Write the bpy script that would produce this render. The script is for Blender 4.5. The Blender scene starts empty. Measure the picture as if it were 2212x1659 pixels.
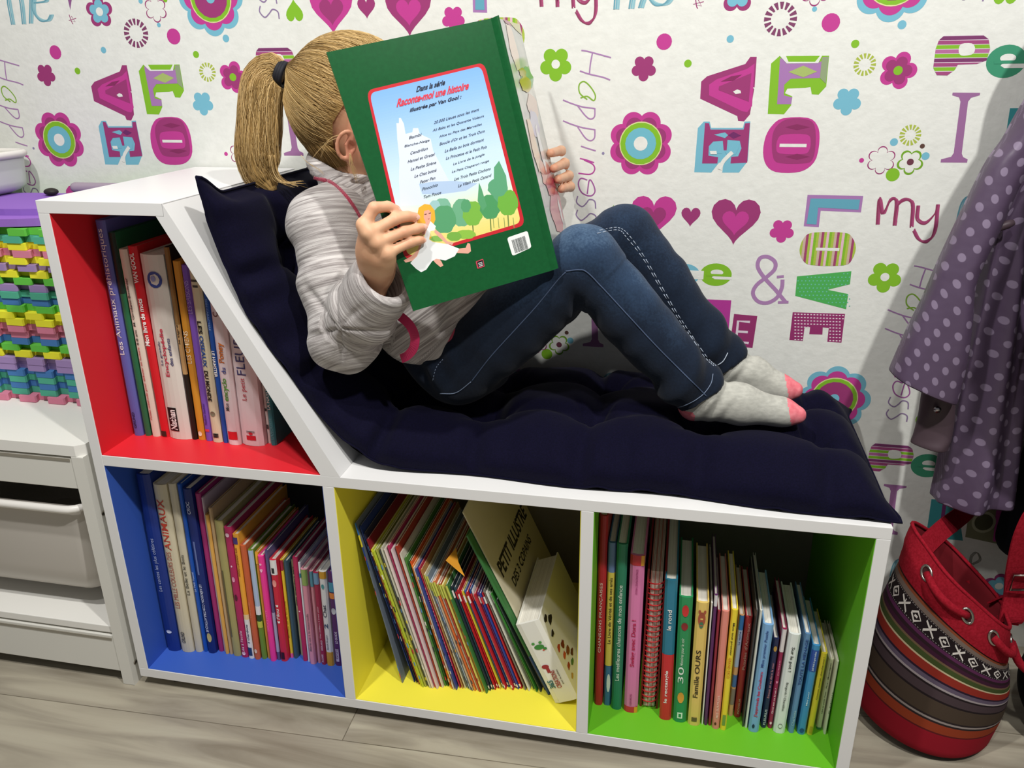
import bpy, bmesh, math, random
import numpy as np
from mathutils import Vector, Matrix, noise
from mathutils.geometry import tessellate_polygon
PI = math.pi
random.seed(7)
scene = bpy.context.scene
COL = scene.collection

# ------------------------------------------------------------------ camera
F_PX = 1757.16
CAM = np.array([0.86278, -0.96165, 0.98864])
YAW, PITCH, ROLL = 0.209816, -0.373506, 0.012285
def _rot():
    cy, sy = math.cos(YAW), math.sin(YAW); cp, sp = math.cos(PITCH), math.sin(PITCH); cr, sr = math.cos(ROLL), math.sin(ROLL)
    return np.array([[cy,-sy,0],[sy,cy,0],[0,0,1]]) @ np.array([[1,0,0],[0,cp,-sp],[0,sp,cp]]) @ np.array([[cr,0,sr],[0,1,0],[-sr,0,cr]])
RC = _rot()
cam_data = bpy.data.cameras.new('camera'); cam = bpy.data.objects.new('camera', cam_data); COL.objects.link(cam)
cam_data.sensor_width = 36.0; cam_data.lens = F_PX/2212*36.0; cam_data.clip_start = 0.05; cam_data.clip_end = 30
M = Matrix.Identity(4)
for i in range(3):
    M[i][0] = RC[i][0]; M[i][1] = RC[i][2]; M[i][2] = -RC[i][1]; M[i][3] = CAM[i]
cam.matrix_world = M
scene.camera = cam

# ------------------------------------------------------------------ world, lamps, exposure
world = bpy.data.worlds.new('world'); scene.world = world; world.use_nodes = True
bg = world.node_tree.nodes['Background']; bg.inputs[0].default_value = (0.95, 0.98, 1.0, 1); bg.inputs[1].default_value = 0.145
def area_lamp(name, loc, target, size, power, color):
    d = bpy.data.lights.new(name, 'AREA'); d.shape = 'DISK'; d.size = size; d.energy = power; d.color = color
    o = bpy.data.objects.new(name, d); COL.objects.link(o); o.location = loc
    o.rotation_euler = (Vector(target)-Vector(loc)).to_track_quat('-Z', 'Y').to_euler()
    return o
area_lamp('ceiling_spot_or_fill', (0.15, -0.72, 2.35), (0.4, 0.1, 0.5), 0.08, 22, (1.0, 0.985, 0.95))
area_lamp('ceiling_spot_or_fill', (0.85, -1.00, 2.35), (0.8, 0.1, 0.5), 0.08, 9, (1.0, 0.985, 0.95))  # weak fill lamp added between the two ceiling spots
area_lamp('ceiling_spot_or_fill', (1.62, -0.95, 2.35), (0.8, 0.1, 0.5), 0.08, 31.5, (1.0, 0.985, 0.95))
vs = scene.view_settings
vs.view_transform = 'Standard'; vs.look = 'None'; vs.exposure = 0.0; vs.gamma = 1.0; vs.use_curve_mapping = False

# ------------------------------------------------------------------ projection of photo measurements on real planes
def ray(u, v): return RC @ np.array([(u-1106)/F_PX, 1.0, -(v-829.5)/F_PX])
def aty(u, v, y): d = ray(u, v); return CAM + d*(y-CAM[1])/d[1]
def atz(u, v, z): d = ray(u, v); return CAM + d*(z-CAM[2])/d[2]
def atx(u, v, x): d = ray(u, v); return CAM + d*(x-CAM[0])/d[0]
def atplane(u, v, p0, n): d = ray(u, v); return CAM + d*(np.dot(np.array(p0)-CAM, n)/np.dot(d, n))

# ------------------------------------------------------------------ materials
def lin(c):
    if isinstance(c, str): c = tuple(int(c[i:i+2], 16)/255 for i in (1, 3, 5))
    return tuple((x/12.92 if x <= 0.04045 else ((x+0.055)/1.055)**2.4) for x in c[:3]) + (1,)
MATS = {}
def mat(c, rough=0.55, key=None, spec=0.35, **kw):
    k = key or (c, rough, spec, tuple(sorted(kw.items())))
    if k in MATS: return MATS[k]
    m = bpy.data.materials.new('paint'); m.use_nodes = True
    nt = m.node_tree; b = nt.nodes['Principled BSDF']
    b.inputs['Base Color'].default_value = lin(c); b.inputs['Roughness'].default_value = rough
    b.inputs['Specular IOR Level'].default_value = spec
    for n, v in kw.items(): b.inputs[n].default_value = v
    MATS[k] = m
    return m
def node(nt, typ, **kw):
    n = nt.nodes.new(typ)
    for k, v in kw.items(): setattr(n, k, v)
    return n
def noisy_mat(name, c1, c2, scale=(1,1,1), nscale=30, rough=0.8, bump=0.0, bdist=0.002, detail=4, coords='Object', lo=0.35, hi=0.65, spec=0.3, bscale=None, c3=None, sheen=0):
    m = bpy.data.materials.new(name); m.use_nodes = True; nt = m.node_tree; b = nt.nodes['Principled BSDF']
    tc = node(nt, 'ShaderNodeTexCoord'); mp = node(nt, 'ShaderNodeMapping'); mp.inputs['Scale'].default_value = scale
    nt.links.new(tc.outputs[coords], mp.inputs[0])
    no = node(nt, 'ShaderNodeTexNoise'); no.inputs['Scale'].default_value = nscale; no.inputs['Detail'].default_value = detail
    nt.links.new(mp.outputs[0], no.inputs['Vector'])
    cr = node(nt, 'ShaderNodeValToRGB'); nt.links.new(no.outputs['Fac'], cr.inputs[0])
    e = cr.color_ramp.elements; e[0].position = lo; e[0].color = lin(c1); e[1].position = hi; e[1].color = lin(c2)
    if c3: x = e.new((lo+hi)/2); x.color = lin(c3)
    nt.links.new(cr.outputs[0], b.inputs['Base Color'])
    b.inputs['Roughness'].default_value = rough; b.inputs['Specular IOR Level'].default_value = spec
    if sheen: b.inputs['Sheen Weight'].default_value = sheen
    if bump:
        n2 = no
        if bscale:
            n2 = node(nt, 'ShaderNodeTexNoise'); n2.inputs['Scale'].default_value = bscale; n2.inputs['Detail'].default_value = 3
            nt.links.new(tc.outputs[coords], n2.inputs['Vector'])
        bp = node(nt, 'ShaderNodeBump'); bp.inputs['Strength'].default_value = bump; bp.inputs['Distance'].default_value = bdist
        nt.links.new(n2.outputs['Fac'], bp.inputs['Height']); nt.links.new(bp.outputs[0], b.inputs['Normal'])
    return m

# ------------------------------------------------------------------ mesh builder
class MB:
    def __init__(s): s.v = []; s.f = []; s.m = []; s.mats = []; s.sm = []
    def mi(s, m):
        if m not in s.mats: s.mats.append(m)
        return s.mats.index(m)
    def add(s, verts, faces, m, smooth=False):
        o = len(s.v); s.v += [tuple(float(c) for c in p) for p in verts]; k = s.mi(m)
        for f in faces: s.f.append(tuple(i+o for i in f)); s.m.append(k); s.sm.append(smooth)
    def box(s, lo, hi, m, T=None):
        (a, b, c), (d, e, f) = lo, hi
        vs = [(a,b,c),(d,b,c),(d,e,c),(a,e,c),(a,b,f),(d,b,f),(d,e,f),(a,e,f)]
        if T is not None: vs = [tuple(T @ Vector(p)) for p in vs]
        s.add(vs, [(0,3,2,1),(4,5,6,7),(0,1,5,4),(1,2,6,5),(2,3,7,6),(3,0,4,7)], m)
    def prism(s, poly, fn0, fn1, m, m_side=None):
        """poly: 2D loop; fn0/fn1 map 2D->3D for the front and back faces"""
        n = len(poly); tris = tri2(poly)
        s.add([fn0(*p) for p in poly], tris, m)
        s.add([fn1(*p) for p in poly], [t[::-1] for t in tris], m)
        s.add([fn0(*p) for p in poly]+[fn1(*p) for p in poly], [(i, (i+1) % n, n+(i+1) % n, n+i) for i in range(n)], m_side or m)
    def flat(s, poly, fn, m, holes=()):
        loops = [list(poly)]+[list(h) for h in holes]
        pts = [p for l in loops for p in l]
        tris = tessellate_polygon([[Vector((p[0], p[1], 0)) for p in l] for l in loops])
        s.add([fn(*p) for p in pts], [tuple(t) for t in tris], m)
    def tube(s, pts, radii, m, seg=8, closed=False, cap=True, smooth=True):
        pts = [Vector(p) for p in pts]; n = len(pts)
        if not hasattr(radii, '__len__'): radii = [radii]*n
        vs = []; up = Vector((0.13, 0.21, 0.97)); prev = None
        for i, p in enumerate(pts):
            if closed: t = pts[(i+1) % n]-pts[i-1]
            else: t = pts[min(i+1, n-1)]-pts[max(i-1, 0)]
            t.normalize()
            a = (prev if prev is not None else up); a = (a-t*a.dot(t))
            if a.length < 1e-6: a = t.orthogonal()
            a.normalize(); b = t.cross(a); prev = a
            for k in range(seg):
                th = 2*PI*k/seg; vs.append(p+(a*math.cos(th)+b*math.sin(th))*radii[i])
        fs = []
        for i in range(n if closed else n-1):
            j = (i+1) % n
            for k in range(seg): fs.append((i*seg+k, i*seg+(k+1) % seg, j*seg+(k+1) % seg, j*seg+k))
        if cap and not closed: fs.append(tuple(range(seg))[::-1]); fs.append(tuple((n-1)*seg+k for k in range(seg)))
        s.add(vs, fs, m, smooth)
    def grid(s, P, m, closed_u=False, closed_v=False, smooth=True, flip=False):
        nu, nv = len(P), len(P[0]); vs = [p for r in P for p in r]; fs = []
        for i in range(nu if closed_u else nu-1):
            for j in range(nv if closed_v else nv-1):
                q = (i*nv+j, ((i+1) % nu)*nv+j, ((i+1) % nu)*nv+(j+1) % nv, i*nv+(j+1) % nv)
                fs.append(q[::-1] if flip else q)
        s.add(vs, fs, m, smooth)
    def build(s, name, parent=None, loc=(0,0,0), bevel=0, **kw):
        me = bpy.data.meshes.new(name)
        L = Vector(loc)
        me.from_pydata([tuple(Vector(p)-L) for p in s.v], [], s.f)
        for m in s.mats: me.materials.append(m)
        me.polygons.foreach_set('material_index', s.m); me.polygons.foreach_set('use_smooth', s.sm)
        me.update()
        o = bpy.data.objects.new(name, me); COL.objects.link(o); o.location = L
        if parent is not None:
            o.parent = parent; o.matrix_parent_inverse = Matrix.Translation(-Vector(parent.location))
        if bevel:
            b = o.modifiers.new('bevel', 'BEVEL'); b.width = bevel; b.segments = 2; b.limit_method = 'ANGLE'; b.angle_limit = math.radians(40)
            b.use_clamp_overlap = True
        tag(o, **kw)
        return o
def tag(o, label=None, cat=None, group=None, kind=None):
    if label: o['label'] = label
    if cat: o['category'] = cat
    if group: o['group'] = group
    if kind: o['kind'] = kind
    return o
def thing(name, label, cat, loc=(0,0,0), group=None):
    o = bpy.data.objects.new(name, None); COL.objects.link(o); o.location = loc; o.empty_display_size = 0.05
    return tag(o, label, cat, group)
def tri2(poly): return [tuple(t) for t in tessellate_polygon([[Vector((p[0], p[1], 0)) for p in poly]])]
def crs(pts, n=6, closed=False):
    """Catmull-Rom through any-dimension points"""
    P = [np.array(p, float) for p in pts]; N = len(P); out = []
    for i in range(N if closed else N-1):
        p0 = P[i-1] if (closed or i > 0) else P[0]*2-P[1]
        p1 = P[i]; p2 = P[(i+1) % N]
        p3 = P[(i+2) % N] if (closed or i+2 < N) else P[-1]*2-P[-2]
        for k in range(n):
            t = k/n
            out.append(0.5*((2*p1)+(-p0+p2)*t+(2*p0-5*p1+4*p2-p3)*t*t+(-p0+3*p1-3*p2+p3)*t**3))
    if not closed: out.append(P[-1])
    return out
def stroke2(pts, w, smooth=True, n=5, taper=False):
    """2D ribbon polygon round a stroke"""
    q = crs(pts, n) if smooth and len(pts) > 2 else [np.array(p, float) for p in pts]
    L = []; Rr = []
    for i, p in enumerate(q):
        t = q[min(i+1, len(q)-1)]-q[max(i-1, 0)]; l = np.linalg.norm(t) or 1; t = t/l
        nrm = np.array([-t[1], t[0]])*w/2
        L.append(p+nrm); Rr.append(p-nrm)
    quads = [[L[i], L[i+1], Rr[i+1], Rr[i]] for i in range(len(q)-1)]
    return quads
def clip_band(tri, ax, a, b):
    def cl(poly, sgn, lim):
        out = []
        for i in range(len(poly)):
            p, q = poly[i-1], poly[i]; dp, dq = sgn*(p[ax]-lim), sgn*(q[ax]-lim)
            if (dp >= 0) != (dq >= 0):
                t = dp/(dp-dq); out.append((p[0]+(q[0]-p[0])*t, p[1]+(q[1]-p[1])*t))
            if dq >= 0: out.append(tuple(q))
        return out
    p = cl([tuple(x) for x in tri], 1, a)
    return cl(p, -1, b) if len(p) > 2 else []
# ---- lettering: flat glyph meshes from the built-in font
_TX = {}
def text2(s, bold=0.0):
    k = (s, bold)
    if k not in _TX:
        cu = bpy.data.curves.new('t', 'FONT'); cu.body = s; cu.size = 1; cu.offset = bold; cu.resolution_u = 3; cu.fill_mode = 'BOTH'
        ob = bpy.data.objects.new('t', cu); COL.objects.link(ob)
        dg = bpy.context.evaluated_depsgraph_get(); me = bpy.data.meshes.new_from_object(ob.evaluated_get(dg))
        v = [(p.co.x, p.co.y) for p in me.vertices]; f = [tuple(q.vertices) for q in me.polygons]
        bpy.data.objects.remove(ob); bpy.data.curves.remove(cu); bpy.data.meshes.remove(me)
        _TX[k] = (v, f)
    return _TX[k]
def put_text(mb, s, fn, m, x0, x1, y0, y1, bold=0.012, slant=0.0):
    """fit string s in the 2D box x0..x1, y0..y1 (reading along +x); fn maps 2D->3D"""
    v, f = text2(s, bold)
    if not v: return
    a = min(p[0] for p in v); b = max(p[0] for p in v); c = min(p[1] for p in v); d = max(p[1] for p in v)
    sx = (x1-x0)/max(b-a, 1e-6); sy = (y1-y0)/max(d-c, 1e-6)
    mb.add([fn(x0+(p[0]-a)*sx+slant*(p[1]-c)*sy, y0+(p[1]-c)*sy) for p in v], f, m)
def disc(cx, cy, r, n=20, ry=None, a0=0): return [(cx+r*math.cos(a0+2*PI*k/n), cy+(ry or r)*math.sin(a0+2*PI*k/n)) for k in range(n)]
def apply_mods(o):
    dg = bpy.context.evaluated_depsgraph_get(); me = bpy.data.meshes.new_from_object(o.evaluated_get(dg))
    o.modifiers.clear(); old = o.data; o.data = me; bpy.data.meshes.remove(old)
    return o
# ------------------------------------------------------------------ smooth organic surfaces: blended limbs -> surface nets
class Field:
    def __init__(s, lo, hi, h):
        s.lo = np.array(lo, float); s.h = h; s.n = np.ceil((np.array(hi)-s.lo)/h).astype(int)+1
        s.V = np.full(s.n, 0.05, np.float32)
    def box(s, a, b, pad):
        i0 = np.clip(np.floor((np.minimum(a, b)-pad-s.lo)/s.h).astype(int), 0, s.n); i1 = np.clip(np.ceil((np.maximum(a, b)+pad-s.lo)/s.h).astype(int)+1, 0, s.n)
        sl = tuple(slice(i0[k], i1[k]) for k in range(3))
        X = np.meshgrid(*[s.lo[k]+s.h*np.arange(i0[k], i1[k], dtype=np.float32) for k in range(3)], indexing='ij', sparse=True)
        return sl, X
    def blend(s, sl, d, k, mode='add'):
        V = s.V[sl]
        if mode == 'sub': d = -d; s.V[sl] = np.maximum(V, d); return
        if k <= 0: s.V[sl] = np.minimum(V, d); return
        h = np.clip(.5+.5*(V-d)/k, 0, 1); s.V[sl] = V*(1-h)+d*h-k*h*(1-h)
    def cone(s, a, b, ra, rb, k=.01, sy=1.0, mode='add', ax=None):
        """round cone from a to b"""
        a = np.array(a, float); b = np.array(b, float)
        sl, X = s.box(a, b, max(ra, rb)+k+.006)
        ba = b-a; L2 = ba@ba+1e-12
        P = [X[i]-a[i] for i in range(3)]
        t = np.clip((P[0]*ba[0]+P[1]*ba[1]+P[2]*ba[2])/L2, 0, 1)
        d = np.sqrt((P[0]-t*ba[0])**2+((P[1]-t*ba[1])/sy)**2+(P[2]-t*ba[2])**2)-(ra+(rb-ra)*t)
        s.blend(sl, d.astype(np.float32), k, mode)
    def chain(s, pts, rad, k=.01, sy=1.0, mode='add'):
        for i in range(len(pts)-1): s.cone(pts[i], pts[i+1], rad[i], rad[i+1], k, sy, mode)
    def ell(s, c, r, k=.01, R=None, mode='add'):
        c = np.array(c, float); r = np.array(r, float); m = max(r)
        sl, X = s.box(c, c, m+k+.006)
        P = [X[i]-c[i] for i in range(3)]
        if R is not None: P = [P[0]*R[0][j]+P[1]*R[1][j]+P[2]*R[2][j] for j in range(3)]
        q = np.sqrt((P[0]/r[0])**2+(P[1]/r[1])**2+(P[2]/r[2])**2); g = np.sqrt((P[0]/r[0]**2)**2+(P[1]/r[1]**2)**2+(P[2]/r[2]**2)**2)+1e-9
        s.blend(sl, (q*(q-1)/g).astype(np.float32), k, mode)
    def cut(s, p, n):
        """remove everything on the +n side of plane"""
        X = np.meshgrid(*[s.lo[k]+s.h*np.arange(s.n[k], dtype=np.float32) for k in range(3)], indexing='ij', sparse=True)
        s.V = np.maximum(s.V, ((X[0]-p[0])*n[0]+(X[1]-p[1])*n[1]+(X[2]-p[2])*n[2]).astype(np.float32))
    def mesh(s):
        V = s.V; N = np.array(V.shape); ins = V < 0
        c = [ins[i:N[0]-1+i, j:N[1]-1+j, k:N[2]-1+k] for i in (0,1) for j in (0,1) for k in (0,1)]
        al = c[0].copy(); an = c[0].copy()
        for q in c[1:]: al &= q; an |= q
        act = an & ~al; idx = np.argwhere(act); ids = np.full(act.shape, -1, np.int64); ids[act] = np.arange(len(idx))
        acc = np.zeros((len(idx), 3)); cnt = np.zeros(len(idx))
        corners = np.array([(i,j,k) for i in (0,1) for j in (0,1) for k in (0,1)])
        for a in range(8):
            for b in range(a+1, 8):
                if np.abs(corners[a]-corners[b]).sum() != 1: continue
                va = V[tuple((idx+corners[a]).T)].astype(float); vb = V[tuple((idx+corners[b]).T)].astype(float)
                m = (va < 0) != (vb < 0); t = va[m]/(va[m]-vb[m])
                acc[m] += corners[a]+(corners[b]-corners[a])*t[:, None]; cnt[m] += 1
        P = s.lo+s.h*(idx+acc/cnt[:, None])
        quads = []
        for ax in range(3):
            A, B = (ax+1) % 3, (ax+2) % 3
            sl0 = [slice(None)]*3; sl1 = [slice(None)]*3; sl0[ax] = slice(0, N[ax]-1); sl1[ax] = slice(1, N[ax])
            e0, e1 = ins[tuple(sl0)], ins[tuple(sl1)]
            E = np.argwhere(e0 != e1); E = E[(E[:, A] > 0) & (E[:, B] > 0) & (E[:, A] < N[A]-1) & (E[:, B] < N[B]-1)]
            f = ins[tuple(E.T)]
            dA = np.zeros(3, int); dA[A] = 1; dB = np.zeros(3, int); dB[B] = 1
            q = np.stack([ids[tuple((E-dA-dB).T)], ids[tuple((E-dB).T)], ids[tuple(E.T)], ids[tuple((E-dA).T)]], 1)
            q[~f] = q[~f][:, ::-1]; quads.append(q)
        return P, np.concatenate(quads)
def smooth_mesh(P, Q, it=2, lam=.5):
    n = len(P); e = np.concatenate([Q[:, [0,1]], Q[:, [1,2]], Q[:, [2,3]], Q[:, [3,0]]])
    for _ in range(it):
        acc = np.zeros_like(P); cnt = np.zeros(n)
        for k in range(3): acc[:, k] = np.bincount(e[:, 0], P[e[:, 1], k], n)+np.bincount(e[:, 1], P[e[:, 0], k], n)
        cnt = np.bincount(e[:, 0], minlength=n)+np.bincount(e[:, 1], minlength=n)
        P = P+lam*(acc/cnt[:, None]-P)
    return P
def vnormals(P, Q):
    a = np.cross(P[Q[:, 2]]-P[Q[:, 0]], P[Q[:, 3]]-P[Q[:, 1]]); N = np.zeros_like(P)
    for k in range(3):
        for j in range(4): N[:, k] += np.bincount(Q[:, j], a[:, k], len(P))
    return N/(np.linalg.norm(N, axis=1)[:, None]+1e-12)
def np_object(name, P, Q, mats, parent=None, mi=None, attrs=None, loc=(0,0,0), **kw):
    me = bpy.data.meshes.new(name); L = np.array(loc, float)
    me.from_pydata((P-L).tolist(), [], Q.tolist())
    for m in mats: me.materials.append(m)
    if mi is not None: me.polygons.foreach_set('material_index', np.asarray(mi, np.int32))
    me.polygons.foreach_set('use_smooth', np.ones(len(Q), bool))
    for k, v in (attrs or {}).items():
        if v.ndim == 1: a = me.attributes.new(k, 'FLOAT', 'POINT'); a.data.foreach_set('value', v.astype(np.float32))
        else: a = me.attributes.new(k, 'FLOAT_VECTOR', 'POINT'); a.data.foreach_set('vector', v.astype(np.float32).ravel())
    me.update(); o = bpy.data.objects.new(name, me); COL.objects.link(o); o.location = loc
    if parent is not None: o.parent = parent; o.matrix_parent_inverse = Matrix.Translation(-Vector(parent.location))
    return tag(o, **kw)
def seg_coord(P, segs):
    """for every vertex: nearest bone (index), distance along the chain, radial vector"""
    best = np.full(len(P), 9.); along = np.zeros(len(P)); which = np.zeros(len(P), int)
    for k, (a, b, off, r) in enumerate(segs):
        a = np.array(a); b = np.array(b); ba = b-a; L = np.linalg.norm(ba); t = (P-a)@ba/L**2
        d = np.linalg.norm(P-a-np.clip(t, 0, 1)[:, None]*ba, axis=1)-r
        m = d < best; best[m] = d[m]; along[m] = off+np.clip(t[m], -1, 2)*L; which[m] = k
    return which, along
# ================================================================== room: floor and papered wall
YW = 0.394          # wall plane
m_wall = noisy_mat('wallpaper', '#dfe0da', '#e6e7e1', (1,1,1.6), 60, 0.6, bump=0.22, bdist=0.002, detail=5, lo=.3, hi=.7, bscale=110)
def pm(c): return mat(c, 0.5, spec=0.3)
WALL = MB()
WALL.add([(-2.2, YW, 0), (3.0, YW, 0), (3.0, YW, 2.4), (-2.2, YW, 2.4)], [(0,1,2,3)], m_wall)
def c1(x, y): return (x*.31646, y*.31646)
def c2(x, y): return (500+x*.36166, y*.36166)
def c3(x, y): return (1200+x*.4575, y*.4575)
def wz(px, py): p = aty(px, py, YW); return (p[0], p[2])
def c3w(x, y): return wz(*c3(x, y))
def c1w(x, y): return wz(*c1(x, y))
def c2w(x, y): return wz(*c2(x, y))
# lattice of the pattern: 53 cm roll, 64 cm repeat, half drop
LAT = [(i*0.53, i*0.32+j*0.64-(0 if i % 2 == 0 else 0)) for i in range(-4, 5) for j in range(-5, 6)]
VIS = (-1.5, 2.4, 0.04, 1.75)
ELEMS = []   # (layer, polygon in wall metres, colour, cx, cz)
def E(lay, poly, col, anchor): ELEMS.append((lay, poly, col, anchor))
def emit():
    done = set()
    for lay, poly, col, (ax, az) in ELEMS:
        for dx, dz in LAT:
            x, z = ax+dx, az+dz
            if VIS[0] < x < VIS[1] and VIS[2] < z < VIS[3]:
                k = (round(poly[0][0]+dx, 4), round(poly[0][1]+dz, 4), round(poly[1][0]+dx, 4), lay, col)
                if k in done: continue
                done.add(k)
                WALL.flat([(a+dx, b+dz) for a, b in poly], lambda a, b: (a, YW-0.00010-0.00012*lay-0.000004*(len(done) % 23), b), m_wall if col == 'W' else pm(col))
MAG, MAR, BLU, GRN, PUR, DKM = '#bf3f90', '#9a3a72', '#76b6cb', '#82b92e', '#a678b0', '#7e4166'
def flower_pts(cx, cz, R, n=5, a0=PI/2, inner=0.62, pr=None):
    """outline of a flower with n round petals (radial envelope of the petal discs)"""
    pr = pr or R*(0.40 if n <= 5 else 0.34); d = R-pr; pts = []; N = n*14
    for k in range(N):
        th = a0+2*PI*k/N; best = d*0.55
        for j in range(n):
            dl = th-(a0+2*PI*j/n); h = d*math.sin(dl)
            if abs(h) < pr and math.cos(dl) > 0: best = max(best, d*math.cos(dl)+math.sqrt(pr*pr-h*h))
        pts.append((cx+best*math.cos(th), cz+best*math.sin(th)))
    return pts
def e_dot(p, r, col, lay=0, an=None): E(lay, disc(p[0], p[1], r, 18), col, an or p)
def e_flower(p, R, col, n=5, a0=-PI/2, lay=0, an=None, pr=None): E(lay, flower_pts(p[0], p[1], R, n, a0, pr=pr), col, an or p)
def e_burst(p, R, r, col, n=16):
    for k in range(n):
        a = 2*PI*k/n; w0, w1 = 0.07, 0.13
        E(0, [(p[0]+r*math.cos(a-w1), p[1]+r*math.sin(a-w1)), (p[0]+R*math.cos(a-w1), p[1]+R*math.sin(a-w1)), (p[0]+R*math.cos(a+w1), p[1]+R*math.sin(a+w1)), (p[0]+r*math.cos(a+w0), p[1]+r*math.sin(a+w0))], col, p)
def heart_pts(cx, cz, w, h, flip=1, n=28):
    out = []
    for k in range(n):
        t = 2*PI*k/n; x = 16*math.sin(t)**3; y = 13*math.cos(t)-5*math.cos(2*t)-2*math.cos(3*t)-math.cos(4*t)
        out.append((cx+x/16*w/2, cz+flip*(y+2.5)/14.5*h/2))
    return out
def e_heart(p, w, h, col, lay=0, flip=1, an=None): E(lay, heart_pts(p[0], p[1], w, h, flip), col, an or p)
def e_poly(pts, col, lay=0, conv=c3w, an=None):
    q = [conv(*p) for p in pts]; E(lay, q, col, an or q[0])
def e_stroke(pts, w, col, lay=0, conv=c3w, an=None, smooth=True):
    q = [conv(*p) for p in pts]
    for quad in stroke2(q, w, smooth): E(lay, [tuple(x) for x in quad], col, an or q[0])
k3 = 0.000352   # metres per crop unit on the wall
def e_bands(pts, ax, bands, lay, conv=c3w):
    q = [conv(*p) for p in pts]; an = q[0]
    lo = min(p[ax] for p in q); hi = max(p[ax] for p in q)
    for t in tri2(q):
        tri = [q[i] for i in t]
        for a, b, col in bands:
            c = clip_band(tri, ax, lo+(hi-lo)*a, lo+(hi-lo)*b)
            if len(c) > 2: E(lay, c, col, an)
# dots, bursts, small flowers
e_burst(c3w(1062, 90), 66*k3, 38*k3, DKM, 16)
e_dot(c3w(1223, 43), 10*k3, BLU); e_dot(c3w(1300, 107), 36*k3, MAG); e_dot(c3w(1636, 117), 17*k3, BLU); e_dot(c3w(825, 184), 15*k3, BLU)
e_dot(c3w(513, 197), 33*k3, MAG); e_dot(c3w(1415, 207), 16*k3, GRN); e_dot(c3w(625, 300), 16*k3, GRN)
e_burst(c3w(1460, 305), 44*k3, 24*k3, '#a9b84a', 15)
e_flower(c3w(417, 322), 54*k3, MAR)
p = c3w(1617, 333); e_flower(p, 74*k3, MAG, a0=-PI*.4); e_flower(p, 55*k3, MAR, lay=1, a0=-PI*.4); e_dot(p, 18*k3, GRN, 2)
e_flower(c3w(1378, 478), 57*k3, BLU)
p = c3w(402, 678); e_flower(p, 143*k3, MAG, 8, PI/8, pr=48*k3); e_flower(p, 118*k3, MAR, 8, PI/8, lay=1, pr=36*k3)
E(2, disc(p[0], p[1], 95*k3, 40), '#d8d79a', p); e_dot(p, 91*k3, GRN, 3); e_dot(p, 69*k3, '#6fb6c8', 4); e_dot(p, 31*k3, 'W', 5)
e_burst(c3w(1675, 638), 43*k3, 22*k3, '#a9b84a', 15)
e_dot(c3w(1598, 671), 16*k3, BLU); e_dot(c3w(1732, 690), 10*k3, '#5b4038'); e_dot(c3w(1747, 737), 16*k3, BLU); e_dot(c3w(1445, 757), 10*k3, MAG); e_dot(c3w(1592, 825), 28*k3, GRN)
p = c3w(1538, 757); e_flower(p, 59*k3, MAR, 6); e_flower(p, 54*k3, 'W', 6, lay=1)
p = c3w(1675, 765); e_flower(p, 54*k3, '#74a52c', 5); e_flower(p, 45*k3, 'W', 5, lay=1); e_dot(p, 14*k3, '#6b3a4a', 2)
p = c3w(1555, 1308); e_flower(p, 72*k3, GRN); e_dot(p, 19*k3, 'W', 1)
e_flower(c3w(1069, 1090), 54*k3, MAG)
# second small purple flower with blue heart (traced on the left copy)
p = c1w(680, 80); q = 0.00024; e_flower(p, 80*q*1.35, MAR, a0=PI/2); e_flower(p, 62*q*1.3, BLU, a0=PI/2, lay=1); e_dot(p, 22*q*1.3, 'W', 2)
p = c1w(1063, 62); e_flower(p, 0.021, MAR, 6); e_flower(p, 0.019, 'W', 6, lay=1)
e_dot(c1w(960, 8), 0.004, BLU); e_dot(c1w(1128, -2), 0.004, GRN)
# big flower with blue rim
p = c1w(1437, -12); e_flower(p, 0.058, BLU, 8, 0, pr=0.020); e_flower(p, 0.049, MAG, 8, 0, lay=1, pr=0.017)
E(2, disc(p[0], p[1], 0.0375, 36), '#d8d79a', p); e_dot(p, .036, GRN, 3); e_dot(p, .030, MAR, 4); e_dot(p, .008, BLU, 5)
# tiny star and exclamation mark of "me!"
e_stroke([(472, 100), (490, 150), (500, 165)], .0014, MAR, conv=c1w); e_stroke([(520, 125), (470, 140), (515, 150), (487, 110)], .0011, MAR, conv=c1w, smooth=False)
e_poly([(455, -40), (495, -40), (480, 68)], '#8d5a8c', conv=c1w)
# hearts
p = c3w(462, 1028); an = p; e_heart(p, 208*k3, 200*k3, MAG); e_heart(c3w(460, 1035), 118*k3, 112*k3, MAR, 1, an=an)
e_heart(c3w(638, 1026), 86*k3, 88*k3, MAR)
p = c3w(848, 1050); an = p; e_heart(p, 216*k3, 210*k3, MAR); e_heart(c3w(848, 1055), 118*k3, 112*k3, MAG, 1, an=an)
p = c1w(2008, 68); e_heart(p, .030, .034, GRN, flip=-1)
# letter A (turned), magenta
A0 = [(950, 268), (940, 412), (928, 412), (938, 420), (918, 540), (890, 573), (862, 570), (858, 548), (683, 466), (688, 385), (716, 360), (896, 302), (920, 268)]
e_poly(A0, MAR); an = c3w(*A0[0])
e_poly([(940, 300), (928, 500), (905, 530), (880, 525), (725, 450), (725, 400), (760, 375), (905, 325)], MAG, 1, an=an)
e_poly([(925, 345), (912, 480), (770, 425), (772, 408)], MAR, 2, an=an)
e_poly([(838, 432), (858, 422), (874, 428), (876, 440), (850, 444)], 'W', 3, an=an)
e_poly([(780, 385), (830, 360), (880, 352), (840, 380)], '#86305f', 3, an=an)
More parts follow.
